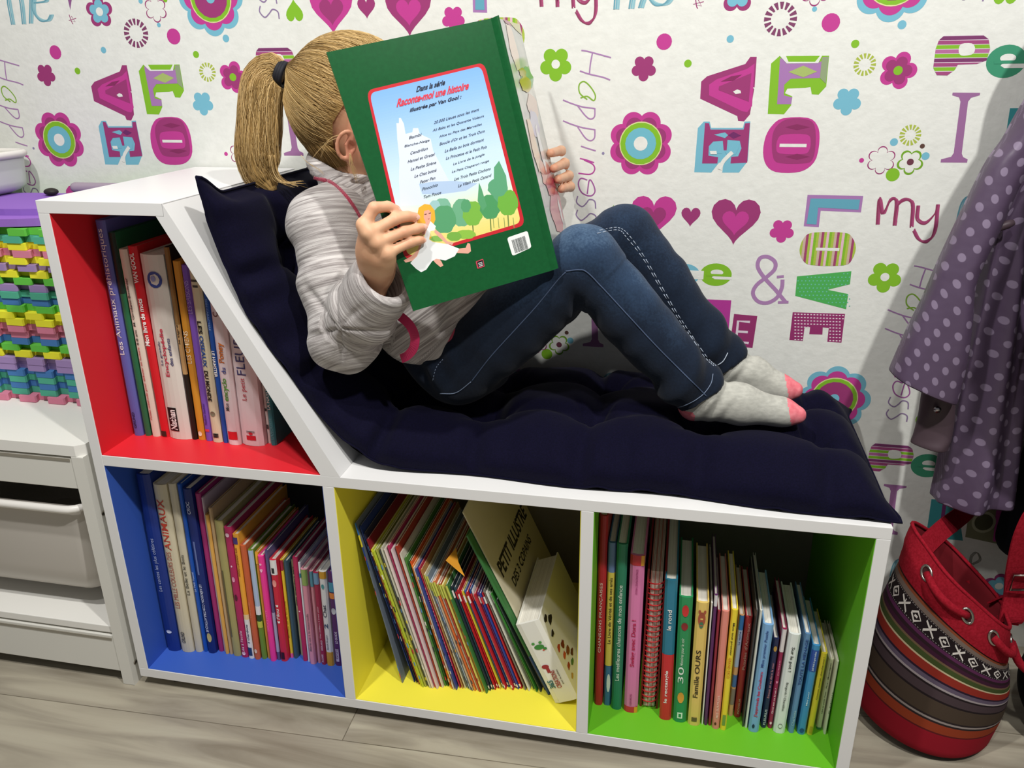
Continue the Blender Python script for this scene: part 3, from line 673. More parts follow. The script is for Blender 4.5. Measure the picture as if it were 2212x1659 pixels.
red = [
 dict(p=(243,298,1378,5,75), c='#6264ad', l='tall periwinkle blue spine titled Les Animaux préhistoriques, first in the red compartment', texts=[('Les Animaux préhistoriques', .40, .965, WT, 'up', .22, .86, 0), ('GRUND', .04, .12, '#2d2d55', 'up', .3, .6)], d=.72),
 dict(p=(298,333,1380,75,150), c='#2a6a48', l='dark green spined book right of the tall prehistoric animals book', bands=[(.72, 1, '#1c3028')]),
 dict(p=(335,382,1383,122,250), c='#ddd2c2', l='cream reading-method book with small red title between green and red spines', texts=[('Petite méthode pour débuter en lecture', .10, .50, '#c04a4a', 'up', .3, .62), ('4-8 ans  M. Girolami-Boulinier', .51, .86, '#4c4a44', 'up', .3, .6)]),
 dict(p=(382,433,1385,168,232), c='#d4232c', l='bright red spine reading Mon livre de mots in the red compartment', texts=[('Mon livre de mots', .50, .745, WT, 'up', .2, .72, .03), ('VAN GOOL', .82, .97, WT, 'up', .2, .72, .03)], marks=[('box', .45, .02, .6, .03, '#3a2a24')]),
 dict(p=(435,565,1392,245,280), c='#ddd6cc', l='thick cream encyclopedia with a round blue globe on the spine', texts=[('La grande', .42, .55, '#333a66', 'up', .22, .36), ('Encyclopédie', .36, .62, '#c33a50', 'up', .38, .6, .02), ('des enfants', .42, .57, '#3b3f70', 'up', .64, .78), ('Nathan', .055, .17, WT, 'up', .2, .52, .03)], marks=[('disc', .55, .875, .62, .085, '#39478f'), ('box', .36, .115, .42, .135, '#191718'), ('disc', .5, .88, .22, .03, '#8f96c4')], d=.75),
 dict(p=(566,595,1402,392,238), c='#241d18', l='black-footed tan spine mentioning le tigre beside the thick encyclopedia', bands=[(.36, 1, '#bf9a66'), (.62, 1, '#bf8a48')], texts=[('le tigre', .52, .62, '#2a2420', 'up', .25, .75)]),
 dict(p=(596,640,1403,432,322), c='#d3922f', l='orange spine titled LES CHIENS in the red compartment', texts=[('LES CHIENS', .45, .63, '#f3e6c8', 'up', .2, .8, 0)], marks=[('disc', .5, .04, .5, .03, '#f0e0c8')]),
 dict(p=(643,685,1408,492,346), c='#7d55b8', l='violet spine titled LES SAISONS next to the orange dog book', texts=[('LES SAISONS', .74, .92, '#b59ada', 'up', .2, .8, 0), ('Nadine Saunier', .1, .23, '#4e3382', 'up', .3, .65)], marks=[('box', .5, .065, .6, .015, '#d8405a')]),
 dict(p=(686,745,1416,548,360), c='#d9cfae', l='cream spine reading LES OISEAUX DU MONDE downwards', texts=[('LES', .64, .71, '#222222', 'dn', .2, .62, .03), ('OISEAUX', .45, .63, '#28509a', 'dn', .2, .62, .03), ('DU MONDE', .25, .43, '#222222', 'dn', .2, .62, .03), ('FERNAND NATHAN', .03, .055, '#333333', 'dn', .2, .8)], marks=[('disc', .5, .175, .5, .03, '#7d7660'), ('box', .5, .93, .7, .012, '#4a463c'), ('box', .5, .90, .5, .012, '#4a463c')]),
 dict(p=(750,784,1421,640,500), c='#2052a8', l='slim royal blue spine titled LE HAMSTER', texts=[('LE HAMSTER', .45, .62, WT, 'dn', .2, .75, .02), ('SON CARACTERE', .75, .95, '#7fa2d8', 'dn', .3, .65)]),
 dict(p=(785,862,1430,690,500), c='#e6d6d8', l='pinkish white spine titled Mon encyclo du Poney', texts=[('Mon', .235, .285, '#4a4a4a', 'up', .25, .55), ('encyclo', .30, .45, '#5a9a3a', 'up', .2, .7, .02), ('du', .48, .52, '#3a4a8a', 'up', .3, .65), ('Poney', .55, .68, '#d07028', 'up', .2, .75, .02), ('C', .84, .87, '#7a4a4a', 'up', .2, .6)], marks=[('box', .5, .065, .7, .055, '#d3242e')], d=.7),
 dict(p=(880,1010,1433,800,640), c='#e8d8da', l='thickest pinkish white spine in the red compartment, starting Le petit, red emblem at the foot', texts=[('Le petit', .36, .53, '#c03848', 'up', .3, .58, .0), ('FLEURUS', .55, .95, '#3f4078', 'up', .2, .62, .0), ('EDITIONS', .105, .12, '#666666', 'up', .3, .7)], marks=[('box', .5, .065, .42, .035, '#cc2a38'), ('disc', .5, .10, .18, .022, '#cc2a38')], d=.66),
 dict(p=(1013,1036,1425,975,900), c='#cfcac4', l='slim grey spine with dark marks between the thick pinkish white book and the teal one', marks=[('box', .5, .4, .5, .03, '#333333'), ('box', .5, .2, .5, .05, '#444444')]),
 dict(p=(1040,1075,1437,1005,1060), c='#2f8288', l='small teal spine starting with LA, last in the red compartment', texts=[('LA NATURE', .58, .98, '#d8e8e6', 'up', .2, .7, .03), ('LAROUSSE', .1, .45, '#55a0a4', 'up', .3, .7)]),
]
sx0, sx1 = aty(337, 470, 0)[0], aty(692.6, 1025, 0)[0]
row_of(cr_, red, ZM1, XA+.0035, sx1-.004, limit=lambda x: ZM1+(sx1-.006-x)/(sx1-sx0)*(ZT0-ZM1)-.002, leanclip=(-.02, .05))
blue = [
 dict(p=(455,545,1335,255,80), c='#1c3483', l='navy spine titled Les contes les plus célèbres, first in the blue compartment', texts=[('Les contes les plus célèbres', .36, .66, '#b9c4e6', 'up', .3, .65, 0)], marks=[('disc', .5, .12, .4, .02, '#cdd5ee')], d=.75),
 dict(p=(545,632,1342,342,150), c='#d3c8ab', l='tall cream spine reading LES MILLE COULEURS DES ANIMAUX in red', texts=[('LES MILLE COULEURS DES', .28, .62, '#b25a46', 'up', .25, .62, 0), ('ANIMAUX', .63, .92, '#c4442e', 'up', .2, .72, .01), ('GRUND', .06, .13, '#3c3a34', 'up', .3, .6)], d=.75),
 dict(p=(632,683,1345,430,145), c='#d2c8ad', l='cream spine titled La Belle et le Bois, right of the tall animal colours book', texts=[('La Belle et le Bois', .36, .60, '#4a463c', 'up', .3, .7, 0)]),
 dict(p=(683,712,1345,492,150), c='#1f55b5', l='royal blue spine titled Le Petit Poucet in the blue compartment', texts=[('Le Petit Poucet', .38, .5, '#b9cdf2', 'up', .25, .7)]),
 dict(p=(714,770,1352,560,185), c='#182a70', l='navy spine reading LE HÉRISSON CONTRE-ATTAQUE with a yellow oval at the foot', texts=[('LE HÉRISSON CONTRE-ATTAQUE', .14, .44, '#c9cfe8', 'dn', .25, .7, .02), ('CROC', .86, .93, '#c9cfe8', 'up', .3, .7)], marks=[('disc', .55, .105, .55, .06, '#c8b878'), ('box', .5, .60, .2, .2, '#6878b0')]),
 dict(p=(772,808,1340,607,215), c='#a32f70', l='plum pink unlettered spine right of the hedgehog book'),
 dict(p=(809,823,1345,642,245), c='#c3afba', l='very thin pale lilac spine next to the plum pink one'),
 dict(p=(825,849,1360,680,370), c='#e4ae58', l='thin amber yellow spine behind plum pink one, blue compartment'),
 dict(p=(850,874,1362,697,320), c='#c4a47a', l='thin tan cardboard spine between amber and olive ones'),
 dict(p=(876,932,1370,757,412), c='#aaa066', l='wide olive green worn spine in the blue compartment', marks=[('box', .25, .4, .2, .5, '#6e6540')]),
 dict(p=(935,985,1380,822,460), c='#b62a5e', l='crimson spine with pale pink animal motifs and Léa à l\'école at the foot', texts=[('Léa à l\'école', .04, .22, '#f0c8d6', 'up', .3, .65)], marks=[('disc', .5, .95, .5, .03, '#f0c8d6'), ('disc', .5, .62, .4, .04, '#e8a0bc'), ('disc', .5, .48, .4, .05, '#5a1a30'), ('disc', .5, .72, .2, .015, '#f4d0dc'), ('disc', .5, .035, .5, .03, '#f0c8d6')]),
 dict(p=(990,1028,1390,887,510), c='#f3ab3c', l='orange spine fading to white, reading PITOU L\'ENFANT ROI and 3 chardons', bands=[(0, .33, '#e8e6e2'), (.33, .37, '#efd09a')], texts=[('PITOU L\'ENFANT ROI', .68, .9, '#8a4a1c', 'up', .3, .65, .02), ('3 chardons', .13, .29, '#3a4a6a', 'up', .3, .7, .02)], marks=[('box', .5, .955, .8, .05, '#4a3a7a'), ('box', .5, .06, .7, .07, '#2a3f66')]),
 dict(p=(1050,1088,1400,957,590), c='#cf643c', l='rust orange spine with a small round mark at its foot', marks=[('disc', .5, .08, .5, .04, '#f0d0b8')], texts=[('Comptines', .38, .52, '#e89a70', 'up', .3, .65)]),
 dict(p=(1092,1128,1396,1002,622), c='#6f8f32', l='painted spine, pale blue above and leaf green below', bands=[(.5, 1, '#aec2dc'), (.42, .5, '#e8e8ea'), (.3, .36, '#c0cc50'), (.36, .42, '#2f4a2c')]),
 dict(p=(1130,1153,1394,1047,640), c='#e39c3c', l='thin orange spine beside the hot pink one', bands=[(.9, 1, '#f2b83c')]),
 dict(p=(1156,1194,1412,1072,665), c='#f53f98', l='hot pink spine with pale hearts in the blue compartment', marks=[('heart', .5, .87, .5, .04, '#ffc0dc'), ('disc', .5, .93, .4, .02, '#ffc0dc')], texts=[('DOUCE NUIT', .3, .5, '#ff8cc4', 'up', .35, .6)]),
 dict(p=(1196,1218,1405,1114,628), c='#5d5680', l='grey violet thin spine with a pale band below, right of the hot pink one', bands=[(.08, .45, '#a8a8c4')]),
 dict(p=(1222,1268,1410,1157,690), c='#d02c40', l='red spine reading Filou between two white hearts', bands=[(.86, 1, '#e8e4e0')], texts=[('Filou', .43, .53, WT, 'up', .25, .7, .01)], marks=[('heart', .5, .56, .4, .028, WT), ('heart', .5, .40, .4, .028, WT), ('box', .5, .9, .4, .05, '#2a2a2a'), ('disc', .5, .78, .6, .07, '#f09a90'), ('box', .5, .06, .5, .07, '#3a1418')]),
 dict(p=(1270,1290,1386,1203,690), c='#eccb3a', l='thin yellow spine with dark lettering, right of the red hearts spine', bands=[(.9, 1, '#a82c44'), (0, .05, '#e860a0')], texts=[('Émilie et la licorne', .22, .6, '#8a6a20', 'up', .3, .7)]),
 dict(p=(1294,1320,1390,1227,700), c='#3d5866', l='dark slate blue spine in the middle of the blue compartment'),
 dict(p=(1330,1364,1366,1232,692), c='#bdb38c', l='khaki cream spine with a dark handwritten title', texts=[('mes premiers airs', .55, .95, '#3c3a30', 'up', .3, .75)]),
 dict(p=(1366,1400,1408,1298,675), c='#b22a56', l='crimson glossy spine right of the khaki cream one', marks=[('disc', .5, .5, .3, .015, '#f0c0d0')]),
 dict(p=(1403,1420,1415,1342,712), c='#e2e8ec', l='white spine topped with a teal band', bands=[(.86, .9, '#3c8a9c')]),
 dict(p=(1434,1478,1432,1388,760), c='#dc92a2', l='rose pink spine with a grey title, wider of the two pink ones', bands=[(.84, 1, '#8fa85c')], texts=[('Marie est à la maternelle', .15, .55, '#8a6a74', 'up', .3, .65)]),
 dict(p=(1485,1510,1425,1430,772), c='#d995a0', l='rose pink spine, narrower of the two pink ones', bands=[(.84, 1, '#5c96a8')]),
 dict(p=(1514,1550,1435,1458,782), c='#ab2d4d', l='crimson spine reading Des milliers à venir after', bands=[(.88, 1, '#7aa0c0')], texts=[('Des milliers à avoir peur', .3, .65, '#f2ccd4', 'up', .3, .65), ('ROSE', .03, .12, '#f2ccd4', 'up', .3, .65, .03), ('GÉRARD', .16, .28, '#f2ccd4', 'up', .3, .7, .03)]),
 dict(p=(1554,1604,1441,1496,772), c='#ecebe6', l='white spine with mustard ends reading Chat son verdict', bands=[(0, .15, '#d8a030'), (.93, 1, '#d8a030')], texts=[('Chat', .53, .66, '#4a4a58', 'up', .2, .7), ('Benoît Broyart', .18, .34, '#555555', 'up', .3, .6), ('2', .41, .46, '#4a5a7a', 'up', .2, .75, .03)], marks=[('disc', .5, .85, .4, .05, '#55a0a0')]),
 dict(p=(1606,1658,1441,1550,777), c='#5b2c66', l='purple spine with teal and orange bands near the right end of the blue compartment', bands=[(.80, .90, '#4a98b0'), (.73, .79, '#e88a3c')], texts=[('LE GUIDE', .25, .38, '#e8d8ee', 'up', .4, .7, .02), ('Gründ', .08, .2, '#4a2050', 'up', .3, .6)], marks=[('box', .5, .12, .4, .14, '#cfc0d6'), ('disc', .5, .6, .6, .07, '#c9c9cf')]),
 dict(p=(1660,1690,1448,1613,825), c='#a6323c', l='dark red spine reading Quel est ton doudou', texts=[('Quel cafard, mon loup !', .3, .6, '#e8b8b8', 'up', .3, .7)], bands=[(0, .08, '#5a1a20')]),
 dict(p=(1693,1712,1442,1644,815), c='#ded6ac', l='thin cream spine, last in the blue compartment', bands=[(0, .25, '#4a3a28'), (.92, 1, '#e0c84a')]),
]
row_of(cb_, blue, ZB, XA+.003, XB-.003, leanclip=(-.02, .03), limit=lambda x: ZM0-.004)
green = [
 dict(p=(107,158,1262,138,95), c='#b0262c', l='tall dark red spine titled CHANSONS FRANÇAISES', texts=[('CHANSONS FRANÇAISES', .30, .67, '#e6cfc4', 'up', .3, .68, 0)]),
 dict(p=(168,215,1265,203,262), c='#3f6f95', l='yellow and blue spine about Vérité et de cou-cala, second in the green compartment', bands=[(.83, 1, '#6a80b0'), (.26, .83, '#dcc454')], texts=[('Le Livre de Vérité et de ses amis', .40, .80, '#3a3220', 'up', .3, .7)], marks=[('disc', .6, .15, .5, .12, '#d8dcd8')]),
 dict(p=(222,285,1290,258,270), c='#2c7f60', l='green spine titled Les meilleures chansons de mon enfance', texts=[('Les meilleures chansons de mon enfance', .19, .77, '#e4efe6', 'up', .3, .68, .01)]),
 dict(p=(308,393,1305,330,335), c='#dd7cae', l='wide pink spine reading Swing avec with red and orange ends', bands=[(0, .04, '#c8343c'), (.94, 1, '#c8343c')], texts=[('Swing avec Dora !', .31, .61, '#c3285a', 'up', .3, .7, .02), ('DORA L\'EXPLORATRICE', .77, .92, '#a8407a', 'up', .45, .6), ('ALBIN MICHEL', .05, .13, '#a8407a', 'up', .4, .55)], marks=[('box', .88, .02, .24, .04, '#e8a030'), ('box', .88, .97, .24, .06, '#e8a030')]),
 dict(p=(400,520,1312,425,450), c='#9b2a2c', l='SPIRAL'),
 dict(p=(527,607,1352,565,492), c='#2f7a94', l='two-tone spine, teal with le rond above and red with le rectangle below', bands=[(0, .485, '#cc3034')], texts=[('le rond', .66, .80, WT, 'up', .3, .65, .02), ('le rectangle', .13, .37, WT, 'up', .3, .65, .02)]),
 dict(p=(612,700,1367,650,597), c='#2f9058', l='green spine reading 30 Histoires pour le soir with small figures', texts=[('30', .33, .46, '#e6f0e4', 'up', .2, .62, 0), ('Histoires pour le soir', .47, .69, '#d8e8d4', 'up', .3, .6, 0)], marks=[('disc', .5, .21, .5, .09, '#e0a03c'), ('disc', .5, .78, .5, .06, '#8c2c2c'), ('disc', .5, .9, .5, .09, '#c83434'), ('box', .5, .06, .4, .05, '#e0efe0'), ('box', .5, .06, .2, .03, '#2f9058')]),
 dict(p=(703,785,1388,768,632), c='#e8c76e', l='straw yellow spine reading Famille OURS with a brown bear', texts=[('Famille', .24, .42, '#33291e', 'up', .25, .65, .01), ('OURS', .44, .63, '#33291e', 'up', .25, .65, .01)], marks=[('disc', .5, .875, .6, .11, '#a8543c'), ('disc', .3, .93, .2, .03, '#a8543c'), ('disc', .72, .93, .2, .03, '#a8543c'), ('disc', .5, .83, .34, .05, '#4a7a5a'), ('box', .5, .055, .45, .035, '#6a5a3a')]),
 dict(p=(788,798,1390,852,640), c='#e3e1da', l='paper-thin white spine right of the bear book'),
 dict(p=(800,824,1393,866,590), c='#5d2c60', l='thin dark purple spine right of the bear book', bands=[(.92, 1, '#d8d4da')]),
 dict(p=(826,848,1395,890,690), c='#93303e', l='thin maroon spine in the green compartment'),
 dict(p=(850,899,1413,912,688), c='#e48d80', l='salmon pink spine left of the yellow first dictionary', texts=[('MES SURPRISES', .1, .3, '#f6d0c4', 'up', .4, .7)], marks=[('disc', .4, .05, .3, .025, '#5a2a20')]),
 dict(p=(902,945,1422,976,680), c='#f0d63c', l='bright yellow spine titled Mon tout premier GRAND DICO', texts=[('Mon tout premier', .64, .90, '#3a3420', 'dn', .25, .7, .01), ('GRAND DICO', .45, .62, '#d88830', 'dn', .25, .7, .01)], marks=[('box', .5, .09, .5, .09, '#7a9a4a')]),
 dict(p=(952,986,1335,1032,715), c='#d8a878', l='recessed spine, blue on top and reading La vache', bands=[(.86, 1, '#2f74b8'), (.5, .86, '#a8bad8'), (.3, .42, '#4a6ea8'), (.12, .28, '#8a7a74')], texts=[('La vache', .72, .85, '#4a62a0', 'up', .3, .7)]),
 dict(p=(990,1035,1342,1068,725), c='#bf3c42', l='recessed red spine reading Puzzles d\'Animaux', texts=[('Puzzles d\'Animaux', .49, .95, '#e0a8a4', 'up', .3, .75, .02), ('PICCOLIA', .04, .2, '#f0d0cc', 'up', .4, .65)]),
 dict(p=(1040,1050,1405,1130,690), c='#3c3e40', l='thin blackish spine left of the pale blue puzzle book'),
 dict(p=(1053,1072,1410,1148,685), c='#d6d8d0', l='thin whitish spine left of the pale blue puzzle book'),
 dict(p=(1075,1145,1430,1180,770), c='#7eacda', l='pale blue spine reading J\'apprends les Couleurs', texts=[('J\'apprends les Couleurs', .15, .58, '#c8305a', 'up', .3, .68, .02), ('Mon premier Puzzle', .62, .95, '#2f4a8a', 'up', .3, .65, .01)], marks=[('disc', .4, .06, .25, .04, '#1f2f50')]),
 dict(p=(1155,1193,1408,1243,862), c='#2b3156', l='midnight blue spine with a pink title, right of the pale blue puzzle book', texts=[('Bisous et au dans la mer', .35, .75, '#c88a9a', 'up', .3, .7), ('FLEURUS', .04, .22, '#d8dce8', 'up', .3, .7)], marks=[('disc', .5, .9, .6, .06, '#c89a4a')]),
 dict(p=(1197,1229,1412,1290,800), c='#97284f', l='plum spine with a white top reading Quel est ce bruit ?', bands=[(.78, 1, '#ddd4d2')], texts=[('Quel est ce bruit ?', .16, .42, '#f4d4de', 'up', .3, .7, .01), ('presse', .55, .7, '#d88aa4', 'up', .35, .65)], marks=[('heart', .5, .48, .5, .03, '#e08aac'), ('disc', .5, .06, .5, .03, '#f0c8d4')]),
 dict(p=(1232,1310,1437,1350,830), c='#e4e8e4', l='wide white spine reading Sur le pot !', texts=[('Sur le pot !', .64, .88, '#3a3c3c', 'dn', .3, .65, .01), ('Borgardt / Chambliss', .24, .53, '#4a4c4c', 'dn', .35, .6)], marks=[('disc', .5, .08, .4, .05, '#8a8c8a'), ('disc', .5, .08, .3, .035, '#e4e8e4')]),
 dict(p=(1325,1365,1440,1436,830), c='#648cb6', l='dusty blue spine right of the white potty book', texts=[('TOUTE LA MENAGE', .5, .95, '#2a4a88', 'up', .25, .75, .02), ('Charlotte', .08, .24, '#a8c4dc', 'up', .3, .7)]),
 dict(p=(1380,1435,1447,1482,900), c='#418abc', l='sky blue spine left of the small yellow one', bands=[(.72, .95, '#3050a0')], texts=[('Joël Noël, le gros cadeau', .73, .94, '#cfe0f2', 'up', .35, .65), ('Mini peur', .34, .5, '#cfe6f2', 'up', .4, .65)], marks=[('disc', .5, .05, .6, .05, '#1f4a80')]),
 dict(p=(1440,1482,1452,1532,950), c='#ecd63e', l='small yellow spine reading Coucou, maman cherche-moi', texts=[('Coucou, maman, cherche-moi !', .45, .96, '#5a4a1c', 'up', .35, .65)], marks=[('box', .5, .07, .5, .08, '#c8a83a')]),
 dict(p=(1498,1535,1418,1572,985), c='#dcdac0', l='cream spine reading Léo et petit Tom', texts=[('Léo et petit Tom', .24, .55, '#3c3c30', 'up', .35, .65, .01), ('Père - Musaraignes', .6, .95, '#4a4a3c', 'up', .35, .65)], bands=[(0, .03, '#4a8a5a')]),
 dict(p=(1538,1557,1450,1612,1000), c='#dcdcc8', l='thin off-white spine between the Léo book and the red one', texts=[('Il pleut', .3, .6, '#5a5a4c', 'up', .3, .7)]),
 dict(p=(1560,1602,1442,1634,1035), c='#ad342a', l='dark red spine with white zigzag signs, last in the green compartment', texts=[('V \\ / O ! / R A', .05, .95, '#e8d4c8', 'up', .3, .7, 0)]),
]
spiral_row = green[4]['p']
gl = [g for g in green if g['l'] != 'SPIRAL']
yS, xS0, xS1, xSt, zSt = place(cg_, spiral_row, ZB)
row_of(cg_, gl[:4], ZB, XE+.003, xS0-.001, leanclip=(-.03, .01), limit=lambda x: ZM0-.004)
row_of(cg_, gl[4:], ZB, xS1+.002, XF-.002, leanclip=(-.02, .02), limit=lambda x: ZM0-.004, tk=.93)
# the wire-bound book
root = thing('spiral_book', 'red spiral-bound picture book with a wire coil down its spine', 'book', (xS0, yS, ZB))
w = xS1-xS0; hS = zSt-ZB; b = MB(); mr = mat('#8e2226', .4)
b.box((xS0+.001, yS+.012, ZB+.001), (xS0+.004, yS+.21, ZB+hS), mr); b.box((xS1-.004, yS+.012, ZB+.001), (xS1-.001, yS+.21, ZB+hS), mr); b.build('cover', root)
b = MB(); n = 9
for k in range(n):
    x = xS0+.006+(w-.014)*k/(n-1); b.box((x, yS+.014, ZB+.002), (x+.0016, yS+.20, ZB+hS-.004), mat('#d8c8b8' if k % 3 else '#c98a7a', .7))
b.build('pages', root)
b = MB(); cx, cyy, rr = (xS0+xS1)/2, yS+.018, w*.40; pts = []
turns = 24
for k in range(turns*14+1):
    a = 2*PI*k/14; pts.append((cx+rr*math.cos(a), cyy-.004+rr*.8*math.sin(a), ZB+.012+(hS-.03)*k/(turns*14)))
b.tube(pts, .0011, mat('#b81f24', .3), 5); b.build('wire_coil', root)
for dz in (0,):
    pass
# ---- yellow compartment: magazines leaning to the left
ctl = [(475,1388,108,290),(505,1385,128,340),(548,1430,190,470),(600,1415,232,480),(640,1418,330,450),(700,1418,395,470),(738,1408,470,560),(792,1432,515,590),(845,1425,560,600),
       (905,1440,612,705),(975,1452,690,715),(1040,1455,775,725),(1095,1425,835,770),(1180,1425,905,770),(1280,1440,1010,775)]
magcols = ['#6c7684','#2b3f7c','#2a2d44','#8f2030','#d9d83a','#b9c63c','#a9ac54','#5b5f66','#c8c5b4','#e2d6cf','#c43a6c','#d9c8ce','#b4402f','#d8d0c0','#4f8a3c','#2e5b30','#e8622c','#e8862c','#d8c8bc',
           '#3f4f9c','#c02c4c','#b8854f','#d9cfae','#7a8a96','#a8b4c8','#c5b49a','#d97038','#dcd2bc','#b3482e','#dccf6c','#e0a035','#3e7a40','#28323e','#2c4a54','#b8242c','#cc2830','#d8c83c','#3a62ae','#bf2430','#2b4fa0','#d6d6d6','#c0303a','#6a3474','#34489c','#c42c34']
tones = {'#6c7684':'slate grey','#2b3f7c':'navy blue','#2a2d44':'blue-black'}
mlabels = ['grey-blue magazine with a yellow and blue head, first against the yellow wall','navy magazine second from the yellow wall','blue-black magazine third from the yellow wall','dark red magazine just left of the lime ones',
 'lime yellow magazine with red lettering down its spine','yellow-green magazine right behind the lime yellow one','olive magazine beside the yellow-green one','charcoal magazine after the olive one','bone white magazine after the charcoal one','pinkish white magazine with a folded head','raspberry pink magazine in the left third of the row','pale rose magazine after the raspberry one','brick red magazine after the pale rose one','ivory magazine after the brick red one',
 'grass green magazine left of the orange pair','dark bottle green magazine left of the orange pair','vivid orange-red magazine in the left half of the row','amber orange magazine right of the orange-red one','beige magazine after the amber one','violet blue magazine after the beige one','crimson magazine with pink lettering mid-row','caramel brown magazine mid-row','straw coloured magazine mid-row','steel grey magazine mid-row','pale blue-grey magazine mid-row','sand coloured magazine mid-row','terracotta orange magazine mid-row','off-white magazine after the terracotta one','rust red magazine mid-row','pale yellow magazine mid-row','mustard orange magazine mid-row','leaf green magazine left of the dark pair','black-blue magazine, left of the dark pair','dark teal magazine, right of the dark pair',
 'deep red magazine after the dark teal one','bright red magazine left of the yellow-spined one','thin yellow magazine among the red ones','mid blue magazine right of the thin yellow one','ruby red magazine after the mid blue one','cobalt blue magazine after the ruby one','light grey magazine among the red and blue ones','cherry red magazine after the light grey one','purple magazine near the right end of the red and blue ones','indigo magazine near the right end of the red and blue ones','red magazine, last of the red and blue ones']
N = len(magcols); xcur = XC+.02
def ctl_at(t):
    s = t*(len(ctl)-1); i = min(int(s), len(ctl)-2); f = s-i
    return [a+(b-a)*f for a, b in zip(ctl[i], ctl[i+1])]
# distance along the shelf in pixels -> parameter
xs = np.linspace(475, 1280, N+1); tpar = []
for x in xs:
    ts = np.linspace(0, 1, 400); bx = [ctl_at(t)[0] for t in ts]; tpar.append(float(np.interp(x, bx, ts)))
rnd = random.Random(3)
info = []
for k in range(N):
    c0 = ctl_at(tpar[k]); c1_ = ctl_at(tpar[k+1])
    p = atz(*cy_(c0[0], c0[1]), ZB); y = min(max(p[1], .05), .13)
    a = aty(*cy_(c0[0], c0[1]), y); b_ = aty(*cy_(c1_[0], c1_[1]), y); q = aty(*cy_(c0[2], c0[3]), y)
    info.append([y, a[0], b_[0], math.atan2(a[0]-q[0], q[2]-ZB), math.hypot(a[0]-q[0], q[2]-ZB)])
ln = np.array([i[3] for i in info]); ln = np.convolve(np.pad(ln, 4, 'edge'), np.ones(9)/9, 'valid')
ln = np.minimum.accumulate(ln[::-1])[::-1] if False else ln
ymags = []
for k in range(N):
    y, xa, xb, _, h = info[k]; L = float(ln[k]); y += rnd.uniform(-.003, .004)
    xa = max(xa, xcur); L = min(L, math.asin(min(.9, (xa-XC-.004)/h))) if k < 12 else L; Ln_ = float(ln[min(k+1, N-1)]); step = max(info[min(k+1, N-1)][1]-xa if k < N-1 else .005, .0042)
    t = step*math.cos(L)-max(0, (Ln_-L))*h*1.03-.0007; t = max(t*.94, .0018); step = (t+.0007+max(0, (Ln_-L))*h*1.03)/math.cos(L)
    d = min(DY-.014-y, rnd.uniform(.20, .225))
    zt = h+rnd.uniform(-.003, .003)
    c = magcols[k]; bands = []; marks = []; texts = []
    if k < 9 or 14 <= k < 20: marks = [('box', .5, f, .7, .02+.02*rnd.random(), rnd.choice(['#e8e4d8', '#c83440', '#e8d84a', '#2a2a30', '#5a8ac0'])) for f in [rnd.random()*.9+.04 for _ in range(5)]]
    if k == 0: bands = [(.86, .93, '#e8d83c'), (.93, 1, '#2f6fb8'), (.72, .86, '#2c4a94')]
    if k == 4: texts = [('S P 3  C A M A D A', .2, .9, '#a83a2a', 'up', .2, .8)]; marks = []
    if 22 <= k < 32: bands = [(.88, 1, '#c9cc5c')]; marks = [('box', .5, rnd.random()*.8, .7, .03, rnd.choice(['#4a4a58', '#d8a040', '#4a7ab0', '#b04a4a'])) for _ in range(3)]
    if k == 20: texts = [('LES BELLES HISTOIRES', .2, .85, '#f0b0c0', 'up', .2, .8)]
    if k >= 32: bands = [(.9, .97, '#c8343c' if k % 2 else '#e8e6e0')]; marks = [('box', .5, .04, .8, .03, '#e8e0d0')]
    make_book('magazine', t, zt, d, c, xa, y, ZB+.0009, L, mlabels[k], 'magazine', 'magazines leaning in the yellow compartment', soft=True, bands=bands, marks=marks, texts=texts)
    xcur = xa+step; ymags.append((xa, step, L, h, y))
# a few thin grey, green and dark magazines after them
more = [(1300,1400,1052,740,'#7d7a70','thin grey-brown magazine right of the red and blue ones'),(1325,1435,1075,750,'#dcd8cc','thin chalk white magazine with a green head'),(1352,1440,1098,752,'#6a8a5c','thin sage green magazine'),
        (1380,1445,1112,755,'#b8a8a8','thin mauve grey magazine'),(1410,1475,1135,765,'#3f8a3a','vivid green magazine with a pointed foot, right half'),(1445,1450,1150,820,'#3c4a44','thin blackish green magazine'),
        (1478,1470,1160,870,'#9a8a88','thin taupe magazine left of the dark one'),(1500,1488,1165,880,'#4a3a38','dark brown magazine, last before the thick white activity book')]
more = [m_ for i_, m_ in enumerate(more) if i_ not in (3, 6)]
Lm = np.linspace(float(ln[-1])+.012, .425, len(more)+1); xcur += .255*.012+.0005
for k, (bx, by, tx, ty, c, l) in enumerate(more):
    y = .075; a = aty(*cy_(bx, by), y); q = aty(*cy_(tx, ty), y); h = min(math.hypot(a[0]-q[0], q[2]-ZB), .262); L = float(Lm[k]); dL = float(Lm[k+1])-L
    t = .0024; make_book('magazine', t, h, .205, c, xcur, y+rnd.uniform(-.004, .004), ZB+.0009, L, l, 'magazine', 'magazines leaning in the yellow compartment', soft=True, bands=[(.88, 1, '#e0e2da')] if k in (1, 2) else [])
    xcur += (t+.0007+dL*h*1.03)/math.cos(L)
LAST_L = .425; XCUR_Y = xcur
